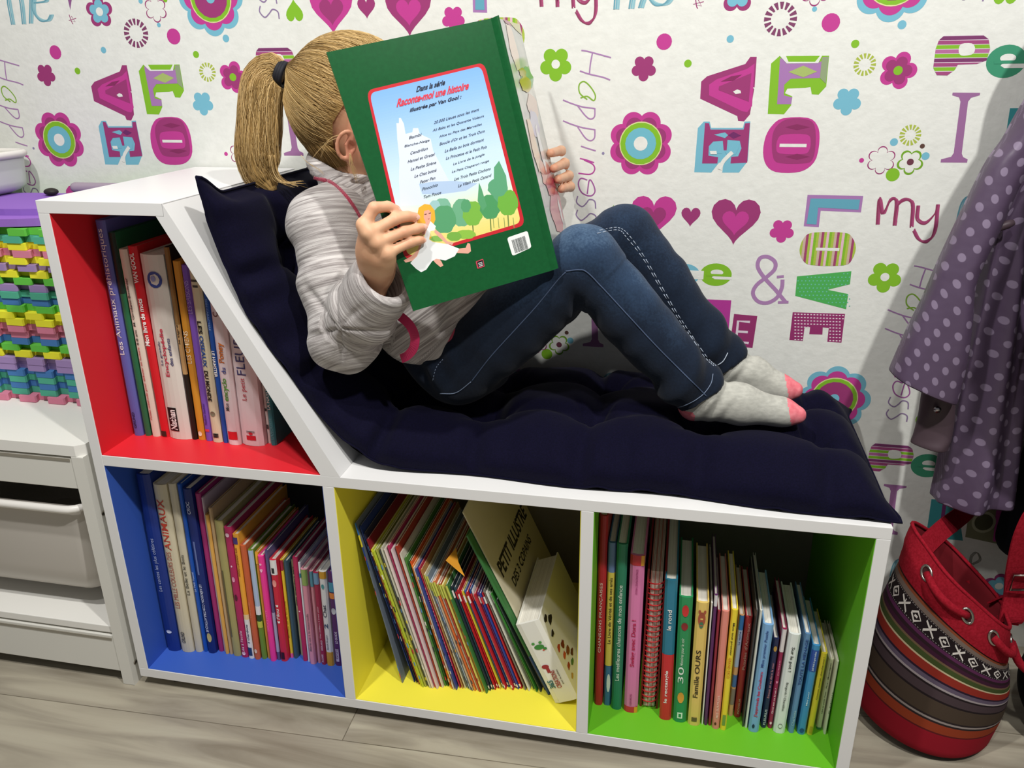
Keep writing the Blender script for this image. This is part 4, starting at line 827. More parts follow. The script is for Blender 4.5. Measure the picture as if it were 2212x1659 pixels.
# cream booklet with PETIT ILLUSTRÉ on its cover, standing higher among the magazines
def cov_petit(b, f, t):
    m = mat('#2c2820', .6)
    put_text(b, 'PETIT ILLUSTRÉ', lambda a, c: f(.08+.84*a, .60+.10*c), m, 0, 1, 0, 1, .03)
    put_text(b, 'DES 3 COPAINS', lambda a, c: f(.18+.6*a, .50+.05*c), m, 0, 1, 0, 1, .02)
    for (u, v, r) in ((.3, .3, .05), (.42, .22, .035), (.7, .36, .06)): b.flat(disc(u, v, r, 14, r*.8), lambda a, c: f(a, c), mat('#5a4638', .6))
# thick white activity book, leaning, with a printed cover
def cov_365(b, f, t):
    rr = random.Random(5)
    for (u, v, r, c) in [(.12, .9, .05, '#2a2220'), (.2, .82, .07, '#231c1a'), (.12, .72, .05, '#2a2220'), (.1, .55, .05, '#b83a24'), (.2, .5, .06, '#7a2a18'), (.14, .42, .05, '#c8502c'), (.24, .38, .06, '#8a4a24'), (.12, .3, .045, '#a83a28'), (.22, .25, .05, '#4a7a3a'), (.1, .2, .04, '#c89a4a'), (.3, .3, .05, '#6a3a20'), (.42, .15, .05, '#6a3a20'), (.5, .1, .03, '#4a2a1c')]:
        b.flat([(u+r*math.cos(2*PI*k/12)*rr.uniform(.6, 1.1), v+.7*r*math.sin(2*PI*k/12)*rr.uniform(.6, 1.1)) for k in range(12)], lambda a, c_: f(a, c_), mat(c, .5))
y = .052
A = aty(*cy_(1540, 1512), y); B = aty(*cy_(1668, 1472), y); Q = aty(*cy_(1268, 998), y)
Lb = math.atan2(A[0]-Q[0], Q[2]-ZB); hb = math.hypot(A[0]-Q[0], Q[2]-ZB); tb = .040
xb = XD-.004-tb*math.cos(Lb)
make_book('activity_book', tb, hb, .19, '#ecebe4', xb, y, ZB+.0009, Lb, 'thick white activity book with a green frog and 365 CREATIONS on its spine, leaning', 'book', soft=False, cover=cov_365, round_=False,
  texts=[('365', .19, .29, '#2f6f74', 'up', .12, .36, .03), ('CREATIONS', .18, .40, '#a8343c', 'up', .42, .62, .02), ('pour les enfants', .22, .40, '#4a4a4a', 'up', .68, .78), ('FLEURUS', .03, .055, '#333333', 'up', .2, .21)],
  marks=[('disc', .5, .70, .42, .06, '#3f8a3c'), ('disc', .32, .75, .14, .03, '#4f9a48'), ('disc', .62, .75, .14, .03, '#4f9a48'), ('disc', .7, .67, .16, .03, '#3f8a3c'), ('disc', .62, .655, .1, .016, '#d8483c'), ('disc', .35, .46, .3, .05, '#a02c34'), ('box', .4, .42, .14, .08, '#a02c34')])
# green hard cover and cream booklet between the magazines and the activity book
xg = XCUR_Y+.0005
Lg = .425
def cov_green(b, f, t):
    put_text(b, 'PETIT MONDE', lambda a, c: f(.08+.2*c, .95-.6*a), mat('#9ab890', .6), 0, 1, 0, 1, .02)
    for (u, v, c) in ((.12, .2, '#c8d8c8'), (.2, .1, '#d8e0e8')): b.flat(disc(u, v, .06, 12, .05), lambda a, c_: f(a, c_), mat(c, .6))
make_book('book', .0045, .31, .24, '#3f7a44', xg, .07, ZB+.0009, Lg, 'green hardback with pale lettering leaning between magazines and activity book', cover=cov_green, bands=[(0, .25, '#2f4a80')])
make_book('book', .0025, .345, .235, '#d8cfb4', xg+.0058, .085, ZB+.0009, Lg, 'cream booklet with PETIT ILLUSTRÉ printed on its cover, tallest in the yellow compartment', cover=cov_petit, soft=True)
# orange folded divider sticking out of the magazines
fl_ = thing('paper_flap', 'orange folded paper corner sticking out between the magazines', 'paper', (.60, .06, .30))
P = [cy_(775,545), cy_(845,458), cy_(862,560), cy_(905,655)]
Pw = [aty(*P[0], .062), aty(*P[1], .09), aty(*P[2], .072), aty(*P[3], .060)]
b = MB(); v = [Vector(p) for p in Pw]; off = Vector((0, .0008, .0002))
b.add(v+[p+off for p in v], [(0,1,2),(0,2,3),(5,4,6),(6,4,7),(0,4,5,1),(1,5,6,2),(2,6,7,3),(3,7,4,0)], mat('#e8a02c', .7)); b.build('sheet', fl_)
# ================================================================== navy tufted bench cushion
def smoothstep(x): x = np.clip(x, 0, 1); return x*x*(3-2*x)
cpath = np.array(crs([(0.240,.858),(0.243,.797),(.272,.697),(.312,.617),(.348,.549),(.390,.497),(.430,.466),(.475,.450),(.56,.4455),(.70,.4445),(.85,.4445),(1.0,.4445),(1.156,.4450)], 12))
seg = np.linalg.norm(np.diff(cpath, axis=0), axis=1); carc = np.concatenate([[0], np.cumsum(seg)]); CL = carc[-1]
def c_at(s):
    x = np.interp(s, carc, cpath[:, 0]); z = np.interp(s, carc, cpath[:, 1])
    e = .02; x1 = np.interp(s+e, carc, cpath[:, 0]); z1 = np.interp(s+e, carc, cpath[:, 1]); x0 = np.interp(s-e, carc, cpath[:, 0]); z0 = np.interp(s-e, carc, cpath[:, 1])
    tx, tz = x1-x0, z1-z0; l = np.hypot(tx, tz); return x, z, -tz/l, tx/l
nS, nT = 420, 130
YF, YB = 0.012, 0.384
S, Tt = np.meshgrid(np.linspace(0, 1, nS), np.linspace(0, 1, nT), indexing='ij')
u = S*CL; v = Tt
corner = 1-smoothstep(np.minimum(v, 1-v)/.14)
endA = (1-smoothstep(u/.05)); endB = (1-smoothstep((CL-u)/.06))
u2 = u+endA*.026*(1-corner)-endB*.012*(1-corner)
x, z, nx, nz = c_at(u2)
yf = YF+.022*np.sin(np.pi*np.clip(u/CL, 0, 1))*1.0+.004*np.sin(u*23)-.006*smoothstep((u-CL+.2)/.2); yb = YB-.006*(1+np.sin(u*17))*.5
yy = yf+(yb-yf)*v
edge_t = np.clip(1-np.abs(2*v-1)**5, 0, 1)**.55; edge_s = (np.clip(u/.09, 0, 1)*(2-np.clip(u/.09, 0, 1)))**.7*(np.clip((CL-u)/.12, 0, 1)*(2-np.clip((CL-u)/.12, 0, 1)))**.6
thick = .052+.022*smoothstep((u-.35)/.2)
H = thick*edge_t*edge_s
tufts = []
for k in range(7):
    for q in (.34, .70): tufts.append((.14+k*.158+(.01 if q > .5 else 0), q))
W_ = yb-yf
dent = np.zeros_like(H)
for (tu, tv) in tufts:
    r2 = ((u-tu))**2+((v-tv)*.37)**2; dent += .034*np.exp(-r2/(.026**2))+.010*np.exp(-r2/(.055**2))
for k in range(7):      # soft valleys between the tufts
    tu = .14+k*.158; dent += .017*np.exp(-((u-tu-.006*np.sin(v*9+k))/.016)**2)*(.55+.45*np.cos(v*14))
for q in (.34, .70): dent += .010*np.exp(-((v-q)*.37/.016)**2)
# pull wrinkles along the front and back edges
def wr(uu, vv, sc, seed):
    return np.array([[noise.noise(Vector((a*sc, b*4, seed))) for a, b in zip(r0, r1)] for r0, r1 in zip(uu, vv)])
w1 = wr(u[::2, ::2], v[::2, ::2], 26, 1.3); w1 = np.kron(w1, np.ones((2, 2)))[:nS, :nT]
k5 = np.ones(5)/5; w1 = np.apply_along_axis(lambda m: np.convolve(m, k5, 'same'), 0, w1)
w2 = wr(u[::3, ::3], v[::3, ::3], 7, 7.7); w2 = np.kron(w2, np.ones((3, 3)))[:nS, :nT]; w2 = np.apply_along_axis(lambda m: np.convolve(m, np.ones(9)/9, 'same'), 0, w2); w2 = np.apply_along_axis(lambda m: np.convolve(m, np.ones(9)/9, 'same'), 1, w2)
rad_ = np.zeros_like(H)
for i_, (tu, tv) in enumerate(tufts):
    du, dv_ = (u-tu), (v-tv)*.37; r_ = np.hypot(du, dv_)+1e-6; a_ = np.arctan2(dv_, du); rad_ += .0045*np.maximum(0, np.cos(a_*5+i_*1.7+9*r_))**3*np.exp(-((r_-.032)/.022)**2)
H = H-rad_
fr = np.exp(-(v/.22)**2)+.5*np.exp(-((1-v)/.2)**2)
H = H-np.minimum(dent, .75*H)*edge_t**.4+.011*w1*fr*edge_s+.010*w2*edge_s*edge_t
# weight of the sitter
def press(x0, y0, rx, ry, d): return d*np.exp(-((x-x0)/rx)**2-((yy-y0)/ry)**2)
H = H-press(.56, .20, .09, .11, .022)-press(.97, .15, .085, .05, .012)-press(.98, .25, .08, .05, .010)-press(.33, .20, .06, .09, .018)
H = np.maximum(H, .006*edge_t)
crease = smoothstep(np.minimum(v, 1-v)/.03)
top = np.stack([x+nx*H, yy-(.010*np.sin(np.clip(H/.07, 0, 1)*np.pi)*np.exp(-(v/.05)**2)), z+nz*H], -1)
bot = np.stack([x+nx*.001*edge_t, yy, z+nz*.001*edge_t], -1)
bot[..., 0] = x-nx*.0*H
b = MB(); m_nav = noisy_mat('navy_cotton', '#08071b', '#0c0a22', (1,1,1), 500, 0.85, bump=.25, bdist=.0006, detail=2, spec=.08, sheen=.03)
b.grid(top.tolist(), m_nav)
b.grid(bot[::3, ::3].tolist(), m_nav, flip=True)
# close the seam with a slim piping-like edge
cush = thing('seat_cushion', 'long navy blue tufted cushion covering the backrest and the bench top', 'cushion', (.7, .2, .445))
b.build('padding', cush)
pts = [top[i, 0] for i in range(0, nS, 3)]+[top[-1, j] for j in range(0, nT, 3)]+[top[i, -1] for i in range(nS-1, -1, -3)]+[top[0, j] for j in range(nT-1, -1, -3)]
b = MB(); b.tube([tuple(p+np.array([0, 0, .0008])) for p in pts], .0018, m_nav, 6, closed=True); b.build('seam_edge', cush)
# ================================================================== the reading child
A3 = lambda *v: np.array(v, float)
def pxy(u, v, y): return aty(u, v, y)
# --- joints (metres)
pel = A3(.535, .20, .575); waist = A3(.485, .20, .635); chest = A3(.425, .20, .715); upch = A3(.385, .20, .785); neckb = A3(.372, .20, .835)
shR, elR, wrR = A3(.372, .105, .782), pxy(750, 722, .048), pxy(816, 585, .005)
shL, elL, wrL = A3(.378, .295, .785), A3(.475, .335, .665), A3(.652, .325, .775)
hipR, knR, anR = A3(.545, .150, .568), pxy(1262, 562, .14), pxy(1512, 845, .142)
hipL, knL, anL = A3(.545, .250, .568), pxy(1350, 508, .262), pxy(1566, 782, .245)
headc = A3(.391, .20, .930)
F_ = A3(math.cos(math.radians(14)), 0, -math.sin(math.radians(14))); U_ = A3(math.sin(math.radians(14)), 0, math.cos(math.radians(14))); S_ = A3(0, 1, 0)
RH = np.stack([F_, S_, U_], 1)      # columns: forward, side, up
def hd(f, s, u): return headc+F_*f+S_*s+U_*u
# --- book planes (the hands need them)
TLb = pxy(705, 113, 0.0); TRb = pxy(1060, 40, .11); BLb = pxy(893, 672, -.02)
nb = np.cross(TRb-TLb, BLb-TLb); nb /= np.linalg.norm(nb); nb = nb if nb[1] < 0 else -nb      # towards the camera side
BRb = atplane(1190, 585, TLb, nb)
T2 = pxy(1069, 37, .125); B2 = BRb+(T2-TRb); FT = pxy(1122, 53, .318); FB = FT+(B2-T2)*.985
n2 = np.cross(FT-T2, B2-T2); n2 /= np.linalg.norm(n2); n2 = n2 if n2[0] > 0 else -n2
def on1(u, v, off): return atplane(u, v, TLb+nb*off, nb)
def on2(u, v, off): return atplane(u, v, T2+n2*off, n2)

# --- body: one continuous skin surface
fb = Field((.24, -.06, .48), (1.08, .37, 1.05), .0024)
fb.chain([pel, waist, chest, upch, neckb], [.055, .05, .055, .052, .035], .02, 1.35)
fb.cone(upch, shR+A3(0, .01, 0), .045, .030, .02); fb.cone(upch, shL-A3(0, .01, 0), .045, .030, .02)
fb.cone(neckb-A3(0, 0, .01), hd(-.008, 0, -.055), .034, .033, .012)
# head
fb.ell(hd(-.006, 0, .012), (.086, .069, .080), .01, RH.tolist()); fb.ell(hd(.026, 0, -.036), (.056, .052, .058), .02, RH.tolist()); fb.ell(hd(.060, 0, -.080), (.017, .022, .015), .02, RH.tolist())
for s_ in (-1, 1):
    fb.ell(hd(.052, .030*s_, -.038), (.026, .022, .026), .014, RH.tolist())            # cheeks
    fb.ell(hd(.089, .026*s_, -.004), (.013, .016, .011), .001, RH.tolist(), 'sub')     # eye sockets
    fb.ell(hd(.078, .026*s_, -.005), (.012, .013, .0105), .004, RH.tolist())
fb.cone(hd(.084, 0, .004), hd(.097, 0, -.026), .006, .0085, .008); fb.ell(hd(.090, 0, -.030), (.009, .012, .006), .006, RH.tolist())
fb.ell(hd(.083, 0, -.051), (.008, .019, .0045), .005, RH.tolist()); fb.ell(hd(.082, 0, -.059), (.0085, .016, .0050), .003, RH.tolist())
# ears
def ear(s_):
    c = hd(.028, .069*s_, -.036); 
    ring = [(c+F_*(.0118*math.cos(a)*(1 if math.cos(a) < 0 else .55)-.004)+U_*(.0185*math.sin(a)+(0))+S_*s_*(.006+.009*(math.cos(a) < .2)*(-math.cos(a)*.6+.4))) for a in np.linspace(math.radians(20), math.radians(320), 14)]
    fb.chain(ring, [.0028]*14, .002)
    fb.ell(c+S_*s_*.001, (.0072, .005, .0135), .004, RH.tolist()); fb.ell(c+F_*.002+S_*s_*.0065+U_*-.001, (.005, .005, .0072), .001, RH.tolist(), 'sub')
    fb.ell(c-U_*.0195+S_*s_*.004+F_*.002, (.0055, .0038, .006), .003, RH.tolist())
    fb.chain([c+F_*-.003+U_*.013+S_*s_*.007, c+F_*-.006+U_*0+S_*s_*.008, c+F_*-.002-U_*.012+S_*s_*.007], [.0026]*3, .002)
ear(-1); ear(1)
# arms
fb.chain([shR, elR, elR*.45+wrR*.55, wrR], [.032, .030, .026, .0195], .008)
fb.chain([shL, elL, elL*.45+wrL*.55, wrL], [.032, .030, .026, .0195], .008)
# legs (inside the jeans) and feet (inside the socks)
toeR, toeL = pxy(1722, 896, .152), pxy(1716, 842, .235)
for hp, kn, an, toe in ((hipR, knR, anR, toeR), (hipL, knL, anL, toeL)):
    fb.chain([hp, kn, kn*.6+an*.4, an], [.042, .034, .033, .020], .008)
    heel = A3(an[0]-.012, an[1], .529); fb.chain([an, heel], [.018, .015], .006); fb.chain([an+A3(.01, 0, -.008), toe], [.018, .009], .008); fb.chain([heel, toe-A3(.02, 0, 0)], [.013, .009], .008)
# right hand: palm, four fingers laid on the green cover, thumb inside the book
kM = [on1(786, 486, .011), on1(797, 504, .014), on1(815, 524, .013), on1(836, 547, .010)]
kP = [on1(808, 449, .015), on1(852, 474, .013), on1(873, 501, .012), on1(886, 524, .010)]
kD = [on1(838, 446, .0085), on1(880, 467, .008), on1(899, 494, .008), on1(905, 519, .008)]
kT = [on1(856, 453, .0065), on1(897, 469, .0062), on1(914, 491, .0062), on1(912, 519, .006)]
fr_ = [.0074, .0074, .0071, .0063]
for j in range(4):
    fb.chain([wrR*.72+kM[j]*.28, wrR*.35+kM[j]*.65, kM[j]], [.016, .0120, .0086], .008)
    fb.ell(kM[j]+nb*.0008, (.0088, .0088, .0088), .006)
    fb.chain([kM[j], kP[j], kD[j], kT[j]], [fr_[j]*1.08, fr_[j]*.98, fr_[j]*.92, fr_[j]*.80], .0018)
    fb.ell(kP[j]+nb*.0005, (fr_[j]*1.03,)*3, .002)
fb.chain([wrR-nb*.002, (wrR+kM[1])/2-nb*.006], [.019, .020], .014); fb.chain([wrR*.6+kM[3]*.4, kM[3]*.75+wrR*.25], [.016, .012], .01)
inn = TLb-nb*.006
th = [wrR*.6+kM[0]*.4-nb*.012, on1(806, 512, -.030), on1(838, 500, -.022), on1(862, 492, -.0125)]
fb.chain(th, [.0125, .0112, .0098, .0078], .008)
# left hand: fingers wrap the far edge of the book
LM = [on2(1222, 345, -.006), on2(1226, 372, -.004), on2(1230, 398, -.004), on2(1232, 422, -.006)]
palmL = [p-n2*.018+A3(0, .010, 0) for p in LM]
LP = [on2(1211, 326, .011), on2(1219, 353, .013), on2(1228, 380, .013), on2(1231, 404, .011)]
LT = [on2(1189, 331, .0065), on2(1196, 364, .0068), on2(1205, 388, .0068), on2(1212, 408, .0064)]
wrL = (palmL[0]+palmL[3])/2+A3(-.045, .004, -.030)
fb.chain([elL*.4+wrL*.6, wrL], [.025, .0185], .008)
for j in range(4):
    LM[j] = LM[j]+A3(0, .012, 0); LP[j] = LP[j]+A3(0, .004, 0)
    fb.chain([wrL, wrL*.4+palmL[j]*.6, palmL[j]], [.016, .012, .0092], .010)
    fb.chain([palmL[j], LM[j], LP[j], LT[j]], [.0085, .0080, .0078, .0064], .003)
fb.chain([wrL, wrL*.5+palmL[0]*.5-n2*.014-A3(0, .02, -.012), on2(1196, 338, -.020), on2(1180, 330, -.013)], [.014, .0115, .0095, .0075], .006)
P, Q = fb.mesh(); P = smooth_mesh(P, Q, 2, .4)
def skin_mat():
    m = bpy.data.materials.new('skin'); m.use_nodes = True; nt = m.node_tree; b = nt.nodes['Principled BSDF']
    tc = node(nt, 'ShaderNodeTexCoord'); no = node(nt, 'ShaderNodeTexNoise'); no.inputs['Scale'].default_value = 38; no.inputs['Detail'].default_value = 3
    nt.links.new(tc.outputs['Object'], no.inputs['Vector']); at = node(nt, 'ShaderNodeAttribute', attribute_name='flush')
    cr = node(nt, 'ShaderNodeValToRGB'); nt.links.new(no.outputs['Fac'], cr.inputs[0]); e = cr.color_ramp.elements
    e[0].position = .3; e[0].color = lin('#dda582'); e[1].position = .7; e[1].color = lin('#e8b994')
    mx = node(nt, 'ShaderNodeMixRGB'); nt.links.new(at.outputs['Fac'], mx.inputs[0]); nt.links.new(cr.outputs[0], mx.inputs[1]); mx.inputs[2].default_value = lin('#d88470')
    nt.links.new(mx.outputs[0], b.inputs['Base Color']); b.inputs['Roughness'].default_value = .5; b.inputs['Specular IOR Level'].default_value = .35
    b.inputs['Subsurface Weight'].default_value = .12; b.inputs['Subsurface Radius'].default_value = (.012, .005, .003); b.inputs['Subsurface Scale'].default_value = .6
    return m
flush = np.zeros(len(P))
for c, r, w in [(hd(.028, -.076, -.036), .026, .7), (hd(.028, .076, -.036), .026, .7), (hd(.085, 0, -.055), .014, 1.0), (hd(.07, .035, -.035), .02, .4), (hd(.07, -.035, -.035), .02, .4)]+[(k, .010, .45) for k in kT]+[(k, .009, .25) for k in kP]+[(k, .010, .4) for k in LT]:
    flush = np.maximum(flush, w*np.exp(-((P-c)**2).sum(1)/r**2))
girl = thing('person', 'blonde child in grey sweatshirt and jeans reading on the navy cushion', 'person', (.55, .2, .50))
np_object('body', P, Q, [skin_mat()], girl, attrs={'flush': flush})
# nails on the near hand, eyes and brows
b = MB(); mn = mat('#e9b6a2', .3)
for j in range(4):
    d = (kT[j]-kD[j]); d /= np.linalg.norm(d); w_ = np.cross(d, nb); c = kT[j]+nb*(fr_[j]*.72)+d*.001
    b.add([c+d*.0045*math.cos(a)+w_*.0036*math.sin(a)-nb*(.0009*math.sin(a)**2) for a in np.linspace(0, 2*PI, 12, endpoint=False)]+[c+nb*.0005], [(k, (k+1) % 12, 12) for k in range(12)], mn, True)
b.build('fingernails', girl, label='pale pink fingernails')
for s_ in (-1, 1):
    b = MB(); c = hd(.078, .026*s_, -.005); r = .0117
    rows = [[c+F_*(r*math.cos(th_))+(S_*math.cos(ph)+U_*math.sin(ph))*(r*math.sin(th_)) for ph in np.linspace(0, 2*PI, 16, endpoint=False)] for th_ in np.linspace(.02, 1.5, 8)]
    b.grid(rows[:3], mat('#3d5f7a', .2), closed_v=True); b.grid(rows[2:], mat('#f2efe9', .25), closed_v=True)
    b.build('eye', girl)
    b = MB(); b.tube([hd(.088, (.012+.009*k)*s_, .014+.0025*math.sin(k*1.1)) for k in range(4)], [.0008, .0012, .0011, .0005], mat('#a88958', .8), 6); b.build('eyebrow', girl)

# --- clothes
def cloth_fold(field, amp_items):
    pass
def streak_mat():
    m = bpy.data.materials.new('sweatshirt_knit'); m.use_nodes = True; nt = m.node_tree; b = nt.nodes['Principled BSDF']
    at = node(nt, 'ShaderNodeAttribute', attribute_name='st'); mp = node(nt, 'ShaderNodeMapping'); mp.inputs['Scale'].default_value = (330, 14, 14)
    nt.links.new(at.outputs['Vector'], mp.inputs[0]); n1 = node(nt, 'ShaderNodeTexNoise'); n1.inputs['Scale'].default_value = 1.0; n1.inputs['Detail'].default_value = 4; n1.inputs['Distortion'].default_value = .6
    nt.links.new(mp.outputs[0], n1.inputs['Vector']); cr = node(nt, 'ShaderNodeValToRGB'); nt.links.new(n1.outputs['Fac'], cr.inputs[0]); e = cr.color_ramp.elements
    e[0].position = .34; e[0].color = lin('#86807e'); e[1].position = .64; e[1].color = lin('#d0cbc8'); x = e.new(.43); x.color = lin('#a19a98'); x = e.new(.53); x.color = lin('#b8b2b0')
    nt.links.new(cr.outputs[0], b.inputs['Base Color']); b.inputs['Roughness'].default_value = .95; b.inputs['Specular IOR Level'].default_value = .1; b.inputs['Sheen Weight'].default_value = .2
    mp2 = node(nt, 'ShaderNodeMapping'); mp2.inputs['Scale'].default_value = (900, 500, 500); nt.links.new(at.outputs['Vector'], mp2.inputs[0]); n2_ = node(nt, 'ShaderNodeTexNoise'); n2_.inputs['Scale'].default_value = 1; nt.links.new(mp2.outputs[0], n2_.inputs['Vector'])
    bp = node(nt, 'ShaderNodeBump'); bp.inputs['Strength'].default_value = .35; bp.inputs['Distance'].default_value = .0012; nt.links.new(n2_.outputs['Fac'], bp.inputs['Height']); nt.links.new(bp.outputs[0], b.inputs['Normal'])
    return m
def fold_noise(P, N, along, scale_a, scale_r, amp, seed=0.0):
    d = np.empty(len(P))
    for i in range(len(P)):
        p = P[i]; d[i] = noise.noise(Vector((along[i]*scale_a, p[0]*scale_r+seed, p[1]*scale_r+p[2]*scale_r*.3)))
    return P+N*(d*amp)[:, None]
fs = Field((.26, -.075, .50), (.75, .392, .93), .0031)
cuffR = pxy(817, 622, .012); adR = cuffR-elR; adR /= np.linalg.norm(adR)
fs.chain([A3(.512, .20, .617), waist+A3(.0,0,.01), chest, upch], [.076, .086, .083, .064], .012, 1.42)
fs.chain([A3(.60, .2, .650), A3(.56, .2, .690)], [.030, .035], .04, 2.2)
fs.cone(upch, neckb+A3(.004, 0, -.014), .062, .047, .02, 1.15)
fs.chain([upch+A3(0, -.04, .0), shR], [.050, .051], .022); fs.chain([shR, shR*.5+elR*.5, elR], [.051, .050, .0475], .008)
fs.chain([upch+A3(0, .04, .0), shL, shL*.5+elL*.5, elL], [.050, .050, .044, .040], .022)
fs.chain([elR, elR*.5+cuffR*.5, cuffR], [.0475, .0465, .0445], .008); fs.ell(elR+A3(-.005, 0, -.010), (.048, .046, .048), .010)
fs.chain([elL, elL*.5+wrL*.5, wrL*.85+elL*.15], [.040, .034, .029], .012)
# rolled collar
ring = [neckb+A3(.010, 0, -.004)+A3(.056*math.cos(a), .052*math.sin(a), -.030*math.cos(a)) for a in np.linspace(0, 2*PI, 20)]
fs.chain(ring, [.013]*20, .012)
fs.chain([neckb, hd(-.005, 0, -.06)], [.041, .041], 0, 1, 'sub')
# open cuffs

fs.chain([cuffR-adR*.012, cuffR+adR*.06], [.0290, .0310], 0, 1, 'sub')
c_n = adR*1.0+A3(.35, 0, -.1)*0; c_u = np.cross(c_n, A3(0, 1, 0)); c_u /= np.linalg.norm(c_u); c_w = np.cross(c_n, c_u)
tipc = cuffR+adR*.018
X_ = np.meshgrid(*[fs.lo[k]+fs.h*np.arange(fs.n[k], dtype=np.float32) for k in range(3)], indexing='ij', sparse=True)
pl_ = ((X_[0]-tipc[0])*adR[0]+(X_[1]-tipc[1])*adR[1]+(X_[2]-tipc[2])*adR[2]); near = ((X_[0]-tipc[0])**2+(X_[1]-tipc[1])**2+(X_[2]-tipc[2])**2) < .07**2
fs.V = np.where(near, np.maximum(fs.V, pl_.astype(np.float32)), fs.V)
fs.chain([tipc+(c_u*math.cos(a)+c_w*math.sin(a))*.0358 for a in np.linspace(0, 2*PI, 22)], [.0055]*22, .005)
aL = wrL-elL; aL /= np.linalg.norm(aL)
P, Q = fs.mesh()
# trim the near cuff with a slanted plane: vertices past the plane are pulled back on to it
segs = [(A3(.53,.2,.59), waist, 0, .080), (waist, chest, .08, .088), (chest, upch, .18, .08), (upch, neckb+A3(0,0,.05), .26, .05), (shR, elR, .27, .05), (elR, cuffR, .44, .045), (shL, elL, .27, .05), (elL, wrL, .45, .04)]
P = smooth_mesh(P, Q, 3, .5); N = vnormals(P, Q); which, along = seg_coord(P, segs)
cm_ = np.clip(np.linalg.norm(P-tipc, axis=1)/.045-1.3, 0, 1)[:, None]; P0_ = P.copy(); P = fold_noise(P, N, along, 20, 7, .0065, 1.0); P = fold_noise(P, vnormals(P, Q), along, 42, 20, .0028, 5.0); P = P0_+(P-P0_)*cm_
# creases that radiate from the near elbow, and slouch folds over the belly
e0 = elR+A3(.02, 0, .03); dv = P-e0; ang = np.arctan2(dv[:, 2], dv[:, 0]); rr = np.linalg.norm(dv, axis=1)
P = P-N*(.0045*np.maximum(0, np.sin(ang*7+rr*30))**3*np.exp(-((rr-.05)/.035)**2)*((which == 4) | (which == 5)))[:, None]
bl = A3(.53, .11, .66); dv = P-bl; q_ = dv[:, 0]*.62-dv[:, 2]*.78+.02*np.sin(dv[:, 1]*30); P = P-N*(.0065*np.maximum(0, np.sin(q_*125))**2*np.exp(-(dv**2).sum(1)/.075**2)*(which < 3))[:, None]
P = smooth_mesh(P, Q, 1, .4)
st = np.stack([along+np.where(which == 5, P[:, 0]*.25, 0), P[:, 0]-P[:, 2]*.2, P[:, 1]], 1)
m_knit = streak_mat()
sweat = np_object('sweatshirt', P, Q, [m_knit], girl, attrs={'st': st})
from mathutils.bvhtree import BVHTree
def bvh_of(o): return BVHTree.FromPolygons([tuple(v.co+o.location) for v in o.data.vertices], [tuple(p.vertices) for p in o.data.polygons])
def drape(bvh, pts, off=.0008, n=8):
    out = []
    for p in crs(pts, n):
        d = Vector(ray(p[0], p[1])).normalized(); h = bvh.ray_cast(Vector(CAM), d)
        if h[0] is not None: out.append(h[0]+h[1]*off*(1 if h[1].dot(d) < 0 else -1))
    return out
bs = bvh_of(sweat)
pink = mat('#c8556e', .8)
def stitched(b, pts, w, m, r=.0007, dens=3):
    b = MB()
    L = drape(bs, pts, .0009, 14)
    for i in range(0, len(L)-1):
        t = (L[i+1]-L[i]); 
        if t.length > .06: continue
        v_ = Vector(ray(1106, 829)); s2 = t.cross(v_).normalized()*w
        b.tube([L[i]-s2, L[i]+t*.5+s2], r, m, 4)
    b.build('pink_seam', girl, label='pink contrast stitching')
stitched(b, [(598, 388), (640, 383), (682, 382)], .0028, mat('#d8808f', .8))
stitched(b, [(682, 383), (715, 396), (742, 420), (762, 446), (781, 478)], .0030, pink)
stitched(b, [(984, 712), (972, 735), (962, 762)], .0035, pink)
b = MB(); L = [pxy(849, 674, .035), pxy(868, 686, .030), pxy(886, 704, .028), pxy(896, 728, .028), pxy(893, 752, .030), pxy(880, 768, .036), pxy(866, 775, .045)]
Ls = crs(L, 5); wd = .0062
for i in range(len(Ls)-1):
    t = Ls[i+1]-Ls[i]; t /= np.linalg.norm(t); v_ = ray(1106, 829); v_ /= np.linalg.norm(v_); s2 = np.cross(t, v_); s2 /= np.linalg.norm(s2)
    t2 = (Ls[min(i+2, len(Ls)-1)]-Ls[i+1]); t2 = t2/np.linalg.norm(t2) if np.linalg.norm(t2) > 0 else t; s3 = np.cross(t2, v_); s3 /= np.linalg.norm(s3)
    a0, a1, c0, c1_ = Ls[i]-s2*wd, Ls[i]+s2*wd, Ls[i+1]-s3*wd, Ls[i+1]+s3*wd; o_ = v_*.0022
    b.add([a0, a1, c1_, c0, a0+o_, a1+o_, c1_+o_, c0+o_], [(0,1,2,3), (7,6,5,4), (0,4,5,1), (1,5,6,2), (2,6,7,3), (3,7,4,0)], mat('#c32a5c', .6))
b.build('drawstring_loop', girl, label='bright pink fabric loop at the waist')
